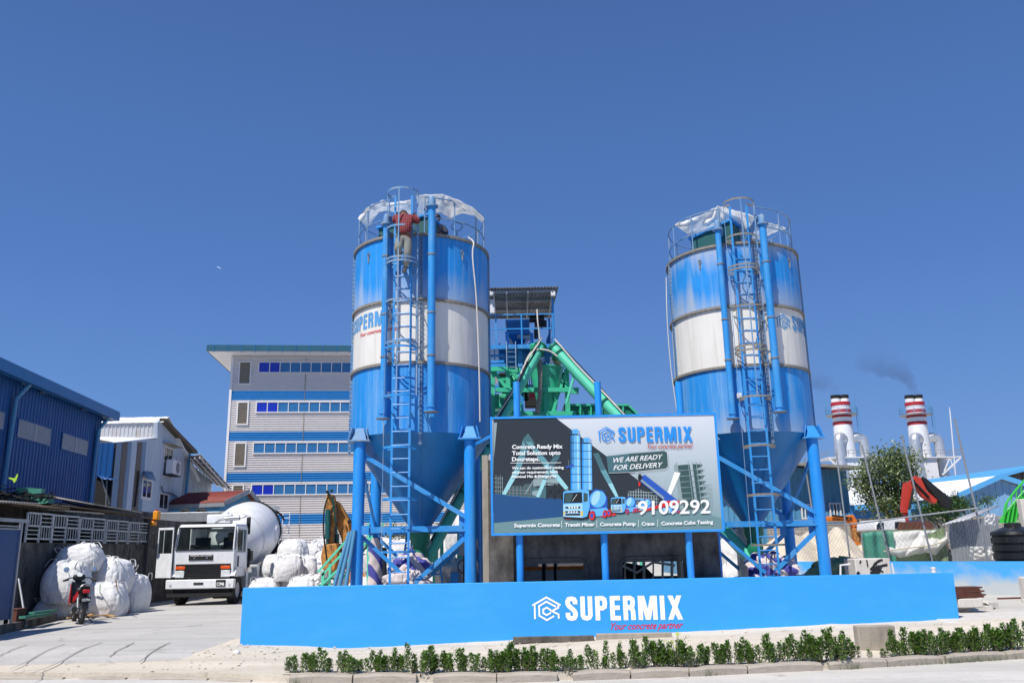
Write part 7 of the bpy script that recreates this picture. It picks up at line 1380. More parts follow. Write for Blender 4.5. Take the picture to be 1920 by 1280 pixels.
# ---- power station chimneys
def chimney(pxs, lb, Y=130.0):
    p = P(pxs, 850, Y); t = thing('power_chimney', lb, 'chimney', (p.x, Y, 0), 0, 'striped power station chimneys'); z = lambda y: P(pxs, y, Y).z
    k = Y/1595.0; ts = [('tower', z(1000), z(892), 2.2, 1.95, 'stack_white'), ]
    zs = [z(y) for y in (930, 864, 797, 791, 783, 779, 773.5, 768, 761, 754.5)]
    m = MB(); m.lathe([(1.9, 0), (1.85, zs[1])], n=36); m.lathe([(1.45, zs[1]), (1.4, zs[2])], n=36); m.lathe([(1.38, zs[3]), (1.38, zs[4])], n=36); m.lathe([(1.38, zs[5]+.3), (1.38, zs[6])], n=36); m.lathe([(1.38, zs[7]), (1.38, zs[8])], n=36); m.lathe([(1.38, zs[9]), (0, zs[9])], n=36); build('shaft', m, 'stack_white', t)
    for a_, b_ in ((zs[2], zs[3]), (zs[4], zs[5]+.3), (zs[6], zs[7]), (zs[8], zs[9])): m = MB(); m.lathe([(1.42, a_), (1.42, b_)], n=36); m.lathe([(1.2, b_), (1.42, b_)], n=36); m.lathe([(1.42, a_), (1.2, a_)], n=36); build('red_band', m, 'stack_red', t)
    for s in (-1, 1): m = MB(); m.lathe([(.66, zs[9]-.2), (.66, zs[9]+.75)], (s*.68, 0, 0), 20); f = build('flue', m, 'stack_white', t); m = MB(); m.lathe([(.67, zs[9]+.6), (.69, zs[9]+1.15), (.5, zs[9]+1.15), (.5, zs[9]+.9)], (s*.68, 0, 0), 20); build('sooty_rim', m, 'soot', f)
    # upper gallery
    zg = z(779); m = MB(); m.lathe([(1.4, zg), (2.3, zg), (2.3, zg+.12), (1.4, zg+.12)], n=24); g_ = build('gallery', m, 'galv', t); m = MB()
    for dz in (.5, 1.0): m.path([(2.3*math.cos(q), 2.3*math.sin(q), zg+.12+dz) for q in [2*PI*j/24 for j in range(24)]], .04, 5, closed=True)
    for j in range(12): q = 2*PI*j/12; m.tube((2.3*math.cos(q), 2.3*math.sin(q), zg), (2.3*math.cos(q), 2.3*math.sin(q), zg+1.15), .04, n=5)
    for sx in (-2.3, 2.2): m.tube((sx, 0, zg), (sx, 0, zg+2.6), .05, n=5)
    for sx in (1.9, 2.3): m.tube((sx, -.9, zg-2.8), (sx, -.9, zg+1.1), .04, n=5)
    for j in range(9): m.tube((1.9, -.9, zg-2.8+.35*j), (2.3, -.9, zg-2.8+.35*j), .03, n=5)
    build('railing', m, 'pipe_teal', g_)
    # lower platform with braces
    zp = z(859); m = MB(); m.bx(-3.6, 4.8, -2.4, 2.4, zp-.15, zp); m.bx(-1.5, 1.3, -2, 2, zp-2.9, zp-.16); p_ = build('platform', m, 'stack_white', t); m = MB()
    for dz in (.5, 1.0): m.path([(-3.6, -2.4, zp+dz), (4.8, -2.4, zp+dz), (4.8, 2.4, zp+dz), (-3.6, 2.4, zp+dz)], .035, 5, closed=True)
    for j in range(12): x = -3.6+8.4*j/11; m.tube((x, -2.4, zp), (x, -2.4, zp+1.05), .03, n=5)
    build('railing', m, 'galv', p_); m = MB()
    for s, x in ((-1, -3.5), (1, 4.7)):
        m.beam((x, -2.3, zp-.2), (x*.35, -2.3, zp-2.7), .2, .2); m.beam((x*.66, -2.3, zp-.2), (x*.42, -2.3, zp-2.2), .14, .14); m.beam((x*.66, -2.3, zp-.2), (x*.72, -2.3, zp-1.7), .14, .14)
    each('brace', m, 'stack_white', p_)
    for s, dx, dy in ((-1, -1.6, -1.9), (1, 2.9, 0)):
        m = MB(); r_ = .72; zt_ = z(822); pts = smooth([(dx, dy, 0), (dx, dy, zp), (dx, dy, zt_-1.0), (dx*.95, dy*.95, zt_-.2), (dx*.66, dy*.75, zt_+.15), (dx*.3, dy*.5, zt_-.2), (dx*.1, dy*.25, zt_-.5)], 5); m.path(pts, r_, 18); build('exhaust_duct', m, 'duct', t)
        m = MB(); m.lathe([(.8, zp-.6), (1.05, zp-4.5), (1.05, 0)], (dx, dy, 0), 24); build('silencer', m, 'duct', t)
    m = MB(); m.hexa([(-1.9, -2.2, 0), (1.9, -2.2, 0), (1.9, 2, 0), (-1.9, 2, 0)], [(-1.4, -2.0, zp-2.92), (1.4, -2.0, zp-2.92), (1.4, 2, zp-2.92), (-1.4, 2, zp-2.92)]); build('boiler_housing', m, 'stack_white', t)
chimney(1586, 'left red and white striped power station chimney above the ribbed warehouse'); chimney(1727, 'right red and white striped power station chimney behind the tree')
t = thing('blue_roof_building', 'strip of far blue roofed building just right of the ribbed warehouse', 'building', P(1625, 945, 75)); m = MB(); a_ = P(1588, 932, 75); b_ = P(1665, 930, 75); m.bx(a_.x, b_.x, 75, 85, 0, a_.z-.8); build('wall', m, 'pale_blue', t, w=True); m = MB(); m.hexa([(a_.x, 74, a_.z-.8), (b_.x, 74, a_.z-.8), (b_.x, 86, a_.z+.4), (a_.x, 86, a_.z+.4)], [(a_.x, 74, a_.z-.6), (b_.x, 74, a_.z-.6), (b_.x, 86, a_.z+.6), (a_.x, 86, a_.z+.6)]); build('roof', m, 'sheet_white', t, w=True)

# ---- trees
def crown(seed, blobs, n, ls, dens=1.0):
    r = random.Random(seed); m = MB(); tot = sum(b[3]**2 for b in blobs)
    for bx_, by, bz, br in blobs:
        # leaf clusters on each bough
        k = int(n*br*br/tot); nc = max(4, int(k/26))
        for c in range(nc):
            d = V((r.gauss(0, 1), r.gauss(0, 1), r.gauss(0, 1))).normalized()*br*(.45+.55*r.random()**.5); cc = V((bx_, by, bz))+d
            for j in range(26):
                p = cc+V((r.gauss(0, 1), r.gauss(0, 1), r.gauss(0, .8)))*ls*2.2; dr = V((r.gauss(0, 1), r.gauss(0, 1), r.gauss(-.2, .8))).normalized(); leaf(m, p, dr, ls*r.uniform(.8, 1.5), ls*r.uniform(.28, .42), V((r.gauss(0, .4), r.gauss(0, .4), 1)).normalized())
    return m
Y = 44.0; px2m = Y/1595
t = thing('tree', 'broad dusty green tree in front of the chimneys behind the fence', 'tree', (P(1682, 960, Y).x, Y, 0)); cx = P(1682, 960, Y).x
def bl(px, py, r, dy=0): q = P(px, py, Y+dy); return (q.x-cx, dy, q.z, r*px2m)
blobs = [bl(1680, 905, 34), bl(1650, 880, 24, -.5), bl(1625, 893, 18, .3), bl(1610, 902, 13), bl(1675, 860, 20, .4), bl(1698, 870, 16, -.4), bl(1712, 855, 10), bl(1680, 846, 10), bl(1660, 858, 12), bl(1640, 925, 20, .5), bl(1692, 930, 20, -.3), bl(1655, 950, 18, -.6), bl(1706, 895, 12), bl(1630, 950, 10), bl(1625, 920, 12)]
build('crown', crown(5, blobs, 9500, .135), 'tree_leaf', t); m = MB()
m.path([(0, 0, 0), (.1, 0, 1.4), (-.1, 0, 2.8), (0, .1, 4.3)], [.2, .16, .12, .05], 8)
for b_ in blobs[1:10]: m.path([(0, 0, 1.8), (b_[0]*.4, b_[1]*.4, (1.8+b_[2])/2), (b_[0], b_[1], b_[2])], [.09, .055, .02], 6)
build('trunk', m, 'leafbark', t)
t = thing('bush', 'dense green bush right of the red loader crane', 'bush', (P(1785, 960, 42).x, 42, 0)); cx = P(1785, 960, 42).x; Y = 42; px2m = Y/1595
blobs = [bl(1745, 953, 14), bl(1768, 948, 14), bl(1790, 945, 16), bl(1810, 948, 12), bl(1826, 953, 8), bl(1730, 958, 10), bl(1780, 965, 14), bl(1750, 965, 12)]
build('crown', crown(9, blobs, 5200, .09), 'bush_leaf', t); m = MB(); 
for b_ in blobs[:5]: m.path([(0, 0, 0), (b_[0]*.6, 0, b_[2]*.6), (b_[0], 0, b_[2])], [.08, .05, .02], 6)
build('trunk', m, 'leafbark', t)
t = thing('bush', 'small sparse bush beside the gabled warehouse wall', 'bush', (P(1848, 940, 44).x, 44, 0)); cx = P(1848, 940, 44).x; Y = 44; px2m = Y/1595; blobs = [bl(1850, 938, 5), bl(1858, 936, 4), bl(1843, 941, 5)]
build('crown', crown(19, blobs, 400, .09), 'bush_leaf', t); m = MB(); m.path([(0, 0, 0), (0, 0, 2), (.1, 0, P(1848, 940, 44).z)], [.07, .05, .02], 6); build('trunk', m, 'leafbark', t)
t = thing('bush', 'dark bush glimpsed below the crossbeam behind the left silo', 'bush', (P(735, 990, 46).x, 46, 0)); cx = P(735, 990, 46).x; Y = 46; px2m = Y/1595; blobs = [bl(720, 1000, 10), bl(740, 998, 10), bl(760, 1002, 9), bl(830, 1000, 8)]
build('crown', crown(29, blobs, 1800, .1), 'bush_leaf', t); m = MB(); m.path([(0, 0, 0), (0, 0, 1), (.1, 0, 2.3)], [.1, .06, .02], 6); build('trunk', m, 'leafbark', t)
t = thing('antenna_mast', 'thin pale antenna mast far behind the right chimney', 'mast', P(1785, 900, 120)); m = MB(); m.beam((t.location.x, 120, 0), P(1781, 770, 120), .12, .12); m.beam(P(1784, 800, 120), P(1780, 763, 120), .2, .03); build('pole', m, 'trim_white', t, w=True)

# ---- smoke and moon
def smoke(nm, lb, pts, rad, dens):
    m = MB(); m.path(smooth(pts, 4), [r for r in rad for _ in (0, 1, 2, 3)][:4*(len(pts)-1)+1], 14); me = build(nm, m, 'black', None, sharp=180)
    s = bpy.data.materials.new(nm); s.use_nodes = True; N = s.node_tree.nodes; L = s.node_tree.links; N.remove(N['Principled BSDF']); v_ = N.new('ShaderNodeVolumePrincipled'); v_.inputs['Color'].default_value = (.12, .12, .13, 1); v_.inputs['Anisotropy'].default_value = .2
    tc = N.new('ShaderNodeTexCoord'); n_ = N.new('ShaderNodeTexNoise'); n_.inputs['Scale'].default_value = .35; n_.inputs['Detail'].default_value = 3; L.new(tc.outputs['Object'], n_.inputs[0]); r_ = N.new('ShaderNodeMapRange'); r_.inputs[1].default_value = .2; r_.inputs[2].default_value = .75; r_.inputs[4].default_value = dens; L.new(n_.outputs[0], r_.inputs[0]); spz = N.new('ShaderNodeSeparateXYZ'); L.new(tc.outputs['Object'], spz.inputs[0]); r3 = N.new('ShaderNodeMapRange'); r3.inputs[1].default_value = pts[0].z; r3.inputs[2].default_value = pts[-1].z; r3.inputs[3].default_value = 7; r3.inputs[4].default_value = .35; r3.interpolation_type = 'SMOOTHERSTEP'; L.new(spz.outputs['Z'], r3.inputs[0]); mu = N.new('ShaderNodeMath'); mu.operation = 'MULTIPLY'; L.new(r_.outputs[0], mu.inputs[0]); L.new(r3.outputs[0], mu.inputs[1]); L.new(mu.outputs[0], v_.inputs['Density']); L.new(v_.outputs[0], N['Material Output'].inputs['Volume'])
    me.data.materials.clear(); me.data.materials.append(s); me['kind'] = 'stuff'; tag(me, lb, 'smoke')
smoke('smoke', 'faint dark smoke drifting up left from the right chimney', [P(1722, 743, 130), P(1712, 728, 130), P(1703, 712, 130), P(1690, 697, 131), P(1668, 684, 132), P(1645, 668, 133), P(1615, 655, 134)], [.55, .8, 1.2, 1.8, 2.6, 3.4, 3.4], .032)
smoke('smoke', 'faint grey smoke drifting left from the left chimney towards the silo', [P(1578, 741, 130), P(1568, 732, 130), P(1552, 720, 130), P(1530, 708, 131), P(1505, 690, 132)], [.4, .9, 1.7, 2.8, 3.8], .02)
m = MB(); c = P(409, 504, 4000); R_ = 4000*4.6/1595; pts = []; K_ = 20
for k in range(K_+1): q = -PI/2+PI*k/K_; pts.append((math.cos(q)*-.0, math.sin(q)))
vs = []; fs = []; tl = 1.15
def mp(x, y): ct, st_ = math.cos(tl), math.sin(tl); return c+V((1, 0, 0))*(R_*(x*ct-y*st_))+V((0, 0, 1))*(R_*(x*st_+y*ct))
for k in range(K_+1):
    q = -PI/2+PI*k/K_; vs += [mp(math.cos(q), math.sin(q)), mp(.55*math.cos(q), math.sin(q)), mp(.78*math.cos(q), math.sin(q))+V((0, R_*.2, 0))]
for k in range(K_): fs += [(3*k, 3*k+3, 3*k+4, 3*k+1), (3*k, 3*k+2, 3*k+5, 3*k+3), (3*k+1, 3*k+4, 3*k+5, 3*k+2)]
m.add(vs, fs); tag(build('moon', m, 'moon'), 'faint pale daytime moon in the open sky at the left', 'moon')

# ================================================================ MIXER TRUCK
o_ = P(382, 1040, 29.7); TX, TY = o_.x, 29.7
t = thing('mixer_truck', 'white concrete mixer truck with its cab door swung open by the block wall', 'truck', (TX, TY, 0), RAD(.5))
W = 1.02
m = MB()   # cab shell: lower body, pillars, roof
m.hexa([(-W, .05, .95), (W, .05, .95), (W, 1.55, .95), (-W, 1.55, .95)], [(-W, .0, 1.82), (W, .0, 1.82), (W, 1.55, 1.82), (-W, 1.55, 1.82)])
m.hexa([(-W*.97, .16, 2.56), (W*.97, .16, 2.56), (W*.97, 1.55, 2.6), (-W*.97, 1.55, 2.6)], [(-W*.93, .28, 2.68), (W*.93, .28, 2.68), (W*.93, 1.5, 2.7), (-W*.93, 1.5, 2.7)])
for s in (-1, 1):
    m.hexa([(s*W, .0, 1.821), (s*(W-.07), .0, 1.821), (s*(W-.07), .09, 1.821), (s*W, .09, 1.821)], [(s*W*.97, .15, 2.559), (s*(W*.97-.07), .15, 2.559), (s*(W*.97-.07), .24, 2.559), (s*W*.97, .24, 2.559)])
    m.bx(min(s*W*.98, s*(W*.98-.06)), max(s*W*.98, s*(W*.98-.06)), 1.35, 1.55, 1.821, 2.559)
m.bx(-W*.9, -.45, 1.5, 1.54, 1.821, 2.559); m.bx(.42, W*.9, 1.5, 1.54, 1.821, 2.559); m.bx(-.45, .42, 1.5, 1.54, 1.821, 2.0); m.bx(-.45, .42, 1.5, 1.54, 2.45, 2.559)
cab = build('cab', m, 'truck_white', t, bev=.025)
m = MB(); m.hexa([(-W+.075, .03, 1.83), (W-.075, .03, 1.83), (W-.075, .045, 1.83), (-W+.075, .045, 1.83)], [(-W*.97+.075, .17, 2.555), (W*.97-.075, .17, 2.555), (W*.97-.075, .185, 2.555), (-W*.97+.075, .185, 2.555)])
g = bpy.data.materials.new('windscreen'); g.use_nodes = True; N = g.node_tree.nodes; L = g.node_tree.links; b_ = N['Principled BSDF']; b_.inputs['Base Color'].default_value = (.01, .014, .016, 1); b_.inputs['Roughness'].default_value = .05
tr = N.new('ShaderNodeBsdfTransparent'); tr.inputs[0].default_value = (.8, .86, .84, 1); ms = N.new('ShaderNodeMixShader'); ms.inputs[0].default_value = .9; L.new(b_.outputs[0], ms.inputs[1]); L.new(tr.outputs[0], ms.inputs[2]); L.new(ms.outputs[0], N['Material Output'].inputs[0]); MATS['windscreen'] = g
build('windscreen', m, 'windscreen', t)
m = MB()   # dark rubber gasket round the windscreen
pts = [(-W+.06, .0, 1.82), (W-.06, .0, 1.82), (W*.97-.05, .155, 2.57), (-W*.97+.05, .155, 2.57)]; m.path([V(p)-V((0, .012, 0)) for p in pts], .022, 6, closed=True); build('gasket', m, 'dark', t)
for a_, b_ in (((-.75, -.04, 1.86), (-.2, -.0, 1.95)), ((-.1, -.04, 1.86), (.5, .02, 1.98)), ((-.25, -.04, 1.84), (-.55, 0, 1.92))): m = MB(); m.beam(a_, b_, .02, .015); build('wiper', m, 'dark', t)
m = MB(); m.bx(-.5, .32, -.005, .03, 1.48, 1.66); gp = build('badge_panel', m, 'dark', t); m = MB()
for x in (-.3, .12): m.tube((x, -.02, 1.56), (x, 0, 1.56), .035, n=12)
build('badge', m, 'chrome', gp); m = MB(); vs, fs = text2d('ASHOK LEYLAND', .02); m.add([(-.45+.74*x, -.012, 1.615+.085*y) for x, y in vs], fs); build('lettering', m, 'trim_white', gp)
m = MB(); m.bx(-.93, .93, .015, .05, .9, 1.36); gr_ = build('grille', m, 'dark', t, bev=.01); m = MB()
for z in (.98, 1.06, 1.14, 1.22, 1.3): m.bx(-.6, .6, .0, .016, z, z+.03)
build('slat', m, 'black', gr_)
for s in (-1, 1):
    m = MB(); m.bx(min(s*.62, s*.92), max(s*.62, s*.92), -.015, .03, .92, 1.15); h = build('headlight', m, 'lamp_glass', t, bev=.015); m = MB(); m.bx(min(s*.60, s*.92), max(s*.60, s*.92), -.02, .03, 1.19, 1.29); build('indicator', m, 'amber', t, bev=.01)
m = MB(); m.bx(-1.14, 1.14, -.22, .0, .56, .86); bu = build('bumper', m, 'truck_white', t, bev=.03); m = MB(); m.bx(-.2, .12, -.235, -.222, .69, .76); build('slot', m, 'dark', bu)
for s in (-1, 1): m = MB(); m.tube((s*.98, -.24, .7), (s*.98, -.222, .7), .045, n=14); build('fog_lamp', m, 'lamp_glass', bu)
m = MB(); m.bx(.55, .86, -.245, -.222, .63, .84); pl_ = build('number_plate', m, 'plate_black', t); m = MB(); vs, fs = text2d('C1946', .03); m.add([(.58+.25*x, -.25, .66+.14*y) for x, y in vs], fs); build('lettering', m, 'white_letter', pl_)
m = MB(); m.bx(-1.12, 1.05, -.15, .05, .3, .42); m.bx(-.9, .9, -.05, .3, .42, .56); m.bx(-.42, -.3, .1, 6.6, .62, .92); m.bx(.3, .42, .1, 6.6, .62, .92); m.tube((-.9, .55, .5), (.9, .55, .5), .09); m.tube((-.9, 4.6, .5), (.9, 4.6, .5), .12); m.bx(-.5, .5, 3.9, 4.9, .3, .8); build('chassis', m, 'dark', t)
def wheel(x, y, s=1, r=.48, w_=.26):
    m = MB(); m.lathe([(r*.55, -w_/2), (r*.93, -w_/2), (r, -w_/2+.04), (r, w_/2-.04), (r*.93, w_/2), (r*.55, w_/2)], (x, y, r), 32, axis=(1, 0, 0)); ty = build('wheel', m, 'rubber', t); m = MB(); m.lathe([(r*.56, -w_/2+.03), (r*.56, w_/2-.03)], (x, y, r), 24, axis=(1, 0, 0)); m.lathe([(0, s*w_*.1), (r*.3, s*w_*.15), (r*.56, s*w_*.35)], (x, y, r), 24, axis=(1, 0, 0)); build('rim', m, 'trim_white', ty)
for s in (-1, 1): wheel(s*.9, .62, s); wheel(s*.86, 4.6, s, w_=.5); wheel(s*.86, 5.75, s, w_=.5)
for s in (-1, 1):   # front mudguards
    m = MB(); x0, x1 = (s*.74, s*1.09) if s > 0 else (s*1.09, s*.74); pr = [(y, z) for y, z in ((1.5, .5), (1.4, .95), (1.15, 1.18), (.2, 1.18), (-.02, .95))]
    for (ya, za), (yb, zb) in zip(pr, pr[1:]): m.hexa([(x0, ya, za), (x1, ya, za), (x1, yb, zb), (x0, yb, zb)], [(x0, ya, za+.035), (x1, ya, za+.035), (x1, yb, zb+.035), (x0, yb, zb+.035)])
    m.bx(min(s*1.085, s*1.095), max(s*1.085, s*1.095), 1.25, 1.52, .5, 1.1); build('mudguard', m, 'truck_white', t)
# right side door shut, left one swung open
def door(par, nm, f):
    m = MB(); 
    def b(u0, u1, z0, z1, th=.05): 
        m.hexa([f(u0, z0, 0), f(u1, z0, 0), f(u1, z0, th), f(u0, z0, th)], [f(u0, z1, 0), f(u1, z1, 0), f(u1, z1, th), f(u0, z1, th)])
    b(0, 1.0, .92, 1.72); b(0, .06, 1.721, 2.5); b(.94, 1.0, 1.721, 2.5); b(0, 1.0, 2.501, 2.58); b(.60, .64, 1.721, 2.5, .03); d = build(nm, m, 'truck_white', par, bev=.01)
    m = MB(); m.hexa([f(.07, 1.74, .02), f(.93, 1.74, .02), f(.93, 1.74, .03), f(.07, 1.74, .03)], [f(.07, 2.49, .02), f(.93, 2.49, .02), f(.93, 2.49, .03), f(.07, 2.49, .03)]); build('window', m, 'windscreen', d)
    m = MB(); m.hexa([f(.1, 1.25, -.02), f(.2, 1.25, -.02), f(.2, 1.25, .0), f(.1, 1.25, .0)], [f(.1, 1.6, -.02), f(.2, 1.6, -.02), f(.2, 1.6, .0), f(.1, 1.6, .0)]); build('handle', m, 'dark', d); return d
door(t, 'door', lambda u, z, o: (W+.03-o, .22+u*1.08, z)); door(t, 'door', lambda u, z, o: (-W-.02-u*.62, -.03+u*.25-o, z))
for x, y in ((1.2, -.02), (-1.74, -.06)): m = MB(); m.bx(x-.07, x+.07, y-.03, y+.03, 1.95, 2.42); mi = build('mirror', m, 'dark', t, bev=.02); m = MB(); m.path([(x, y+.02, 2.42), (x*.93, y+.08, 2.5)], .014, 6); m.path([(x, y+.02, 1.95), (x*.93, y+.08, 1.9)], .014, 6); build('mirror_arm', m, 'dark', mi)
m = MB(); m.box((-.5, 1.0, 1.75), (.5, .5, .5)); m.box((-.5, 1.3, 2.0), (.5, .14, .5)); m.box((.5, 1.3, 1.95), (.5, .14, .6)); m.box((0, .35, 1.72), (1.8, .3, .2)); m.path([(.5+.2*math.cos(a), .5+.05*math.sin(a), 1.95+.18*math.sin(a)) for a in [2*PI*k/16 for k in range(16)]], .018, 6, closed=True); build('seat', m, 'dark', t)
# exhaust over the cab, water tank
m = MB(); m.path([(-.25, 1.45, 2.7), (0, 1.4, 2.86), (.2, 1.4, 2.9)], .035, 8); m.tube((.2, 1.4, 2.9), (.72, 1.4, 2.93), .085, n=16); m.path([(.72, 1.4, 2.93), (.85, 1.4, 2.95), (.95, 1.4, 3.0)], .035, 8); build('silencer', m, 'steel', t)
m = MB(); m.box((-.1, 1.75, 2.9), (.9, .25, .35)); m.tube((.15, 1.7, 3.05), (.15, 1.8, 3.15), .07, n=10); build('water_tank', m, 'truck_white', t, bev=.05)
m = MB(); m.box((.98, 1.62, 2.65), (.12, .1, .6)); m.tube((.95, 1.7, 1.2), (.95, 1.7, 1.85), .12, n=14); m.box((1.0, 1.8, 1.6), (.2, .3, .35)); each('filter_housing', m, 'dark', t)
# drum
ax = V((0, math.cos(RAD(13)), math.sin(RAD(13)))); c = V((0.18, 2.05, 1.95)); pr = [(0, -.02), (.34, 0), (.62, .12), (1.02, .85), (1.17, 1.45), (1.2, 2.0), (1.15, 2.7), (.98, 3.35), (.74, 3.85), (.55, 4.15), (.5, 4.2)]
m = MB(); m.lathe(pr, c, 48, axis=ax); dr = build('drum', m, 'truck_white', t, sharp=60)
m = MB(); m.lathe([(1.14, 2.66), (1.19, 2.66), (1.17, 2.84), (1.12, 2.84)], c, 48, axis=ax); m.lathe([(.7, 3.86), (.82, 3.84), (.82, 3.98), (.66, 3.98)], c, 40, axis=ax); build('drum_ring', m, 'dark', dr)
m = MB(); m.lathe([(1.035, .86), (1.05, .88), (1.05, .92), (1.035, .93)], c, 48, axis=ax); m.path([c+ax*2.05+V((1.13*math.cos(a)+0, 0, 0))*1.0+V((.07, .0, 0))+V((0, .25*math.cos(b), .3*math.sin(b))) for a in (0,) for b in [2*PI*k/16 for k in range(16)]], .015, 5, closed=True); build('inspection_hatch', m, 'trim_white', dr)
m = MB(); m.hexa([(-.5, 1.85, .93), (.5, 1.85, .93), (.5, 2.2, .93), (-.5, 2.2, .93)], [(-.3, 1.9, 1.9), (.3, 1.9, 1.9), (.3, 2.1, 1.9), (-.3, 2.1, 1.9)]); m.bx(-.7, -.55, 5.6, 5.8, .93, 2.6); m.bx(.55, .7, 5.6, 5.8, .93, 2.6); m.bx(-.7, .7, 5.6, 5.8, 2.2, 2.3); build('pedestal', m, 'truck_white', t)
m = MB(); m.hexa([(-.5, 6.1, 2.9), (.5, 6.1, 2.9), (.5, 6.6, 2.9), (-.5, 6.6, 2.9)], [(-.75, 5.9, 3.6), (.75, 5.9, 3.6), (.75, 6.8, 3.6), (-.75, 6.8, 3.6)]); build('charging_hopper', m, 'truck_white', t)
m = MB(); m.box((.95, 6.2, 1.9), (.5, .5, .55)); m.path([(.8, 6.3, 2.4), (.9, 6.4, 1.9), (.95, 6.4, 1.2)], .04, 6); m.path(smooth([(.9, 5.4, 3.35), (1.05, 5.8, 3.2), (1.1, 6.1, 3.0)]), .04, 6); m.prism([(.2, 6.4, 2.5), (.5, 6.4, 2.5), (1.1, 6.9, 1.3), (.85, 6.9, 1.3)], (0, .1, .05)); build('chute', m, 'dark', t)
m = MB()
for x in (1.02, 1.3): m.tube((x, 6.1, .95), (x, 6.2, 3.3), .02, n=6)
for k in range(8): m.tube((1.02, 6.12, 1.05+.29*k), (1.3, 6.12, 1.05+.29*k), .015, n=6)
m.path([(.8, 5.6, 2.7), (1.3, 5.7, 2.72), (1.32, 6.1, 2.72)], .018, 6); m.path([(1.3, 6.2, 3.3), (1.0, 6.2, 3.3), (.6, 6.0, 3.25)], .018, 6); build('ladder', m, 'truck_white', t)
m = MB(); m.prism([(.75, 2.6, .42), (.75, 3.9, .42), (.75, 3.9, 1.28), (.75, 2.45, 1.28)], (.38, 0, 0)); build('side_box', m, 'truck_white', t, bev=.02)
m = MB(); m.bx(.7, 1.12, 3.95, 6.4, 1.1, 1.16); m.bx(-1.12, -.7, 3.95, 6.4, 1.1, 1.16); build('rear_mudguard', m, 'truck_white', t); m = MB(); m.bx(.45, 1.15, 6.5, 6.56, .9, 1.12); m.bx(-1.15, -.45, 6.5, 6.56, .9, 1.12); build('tail_panel', m, 'orange', t)
m = MB(); m.bx(.25, 1.1, 6.6, 7.3, .05, .85); o = build('red_bin', m, 'red', bev=.02); o.location = (TX+.35, TY, 0); tag(o, 'dark red bin standing behind the mixer truck rear wheels', 'bin'); m = MB(); m.bx(0, .42, 0, .4, 0, .8); o = build('white_post_block', m, 'concrete_white', bev=.02); o.location = (P(533, 1080, 29).x, 29.6, 0); tag(o, 'square white block carrying a bulk bag right of the truck', 'block')

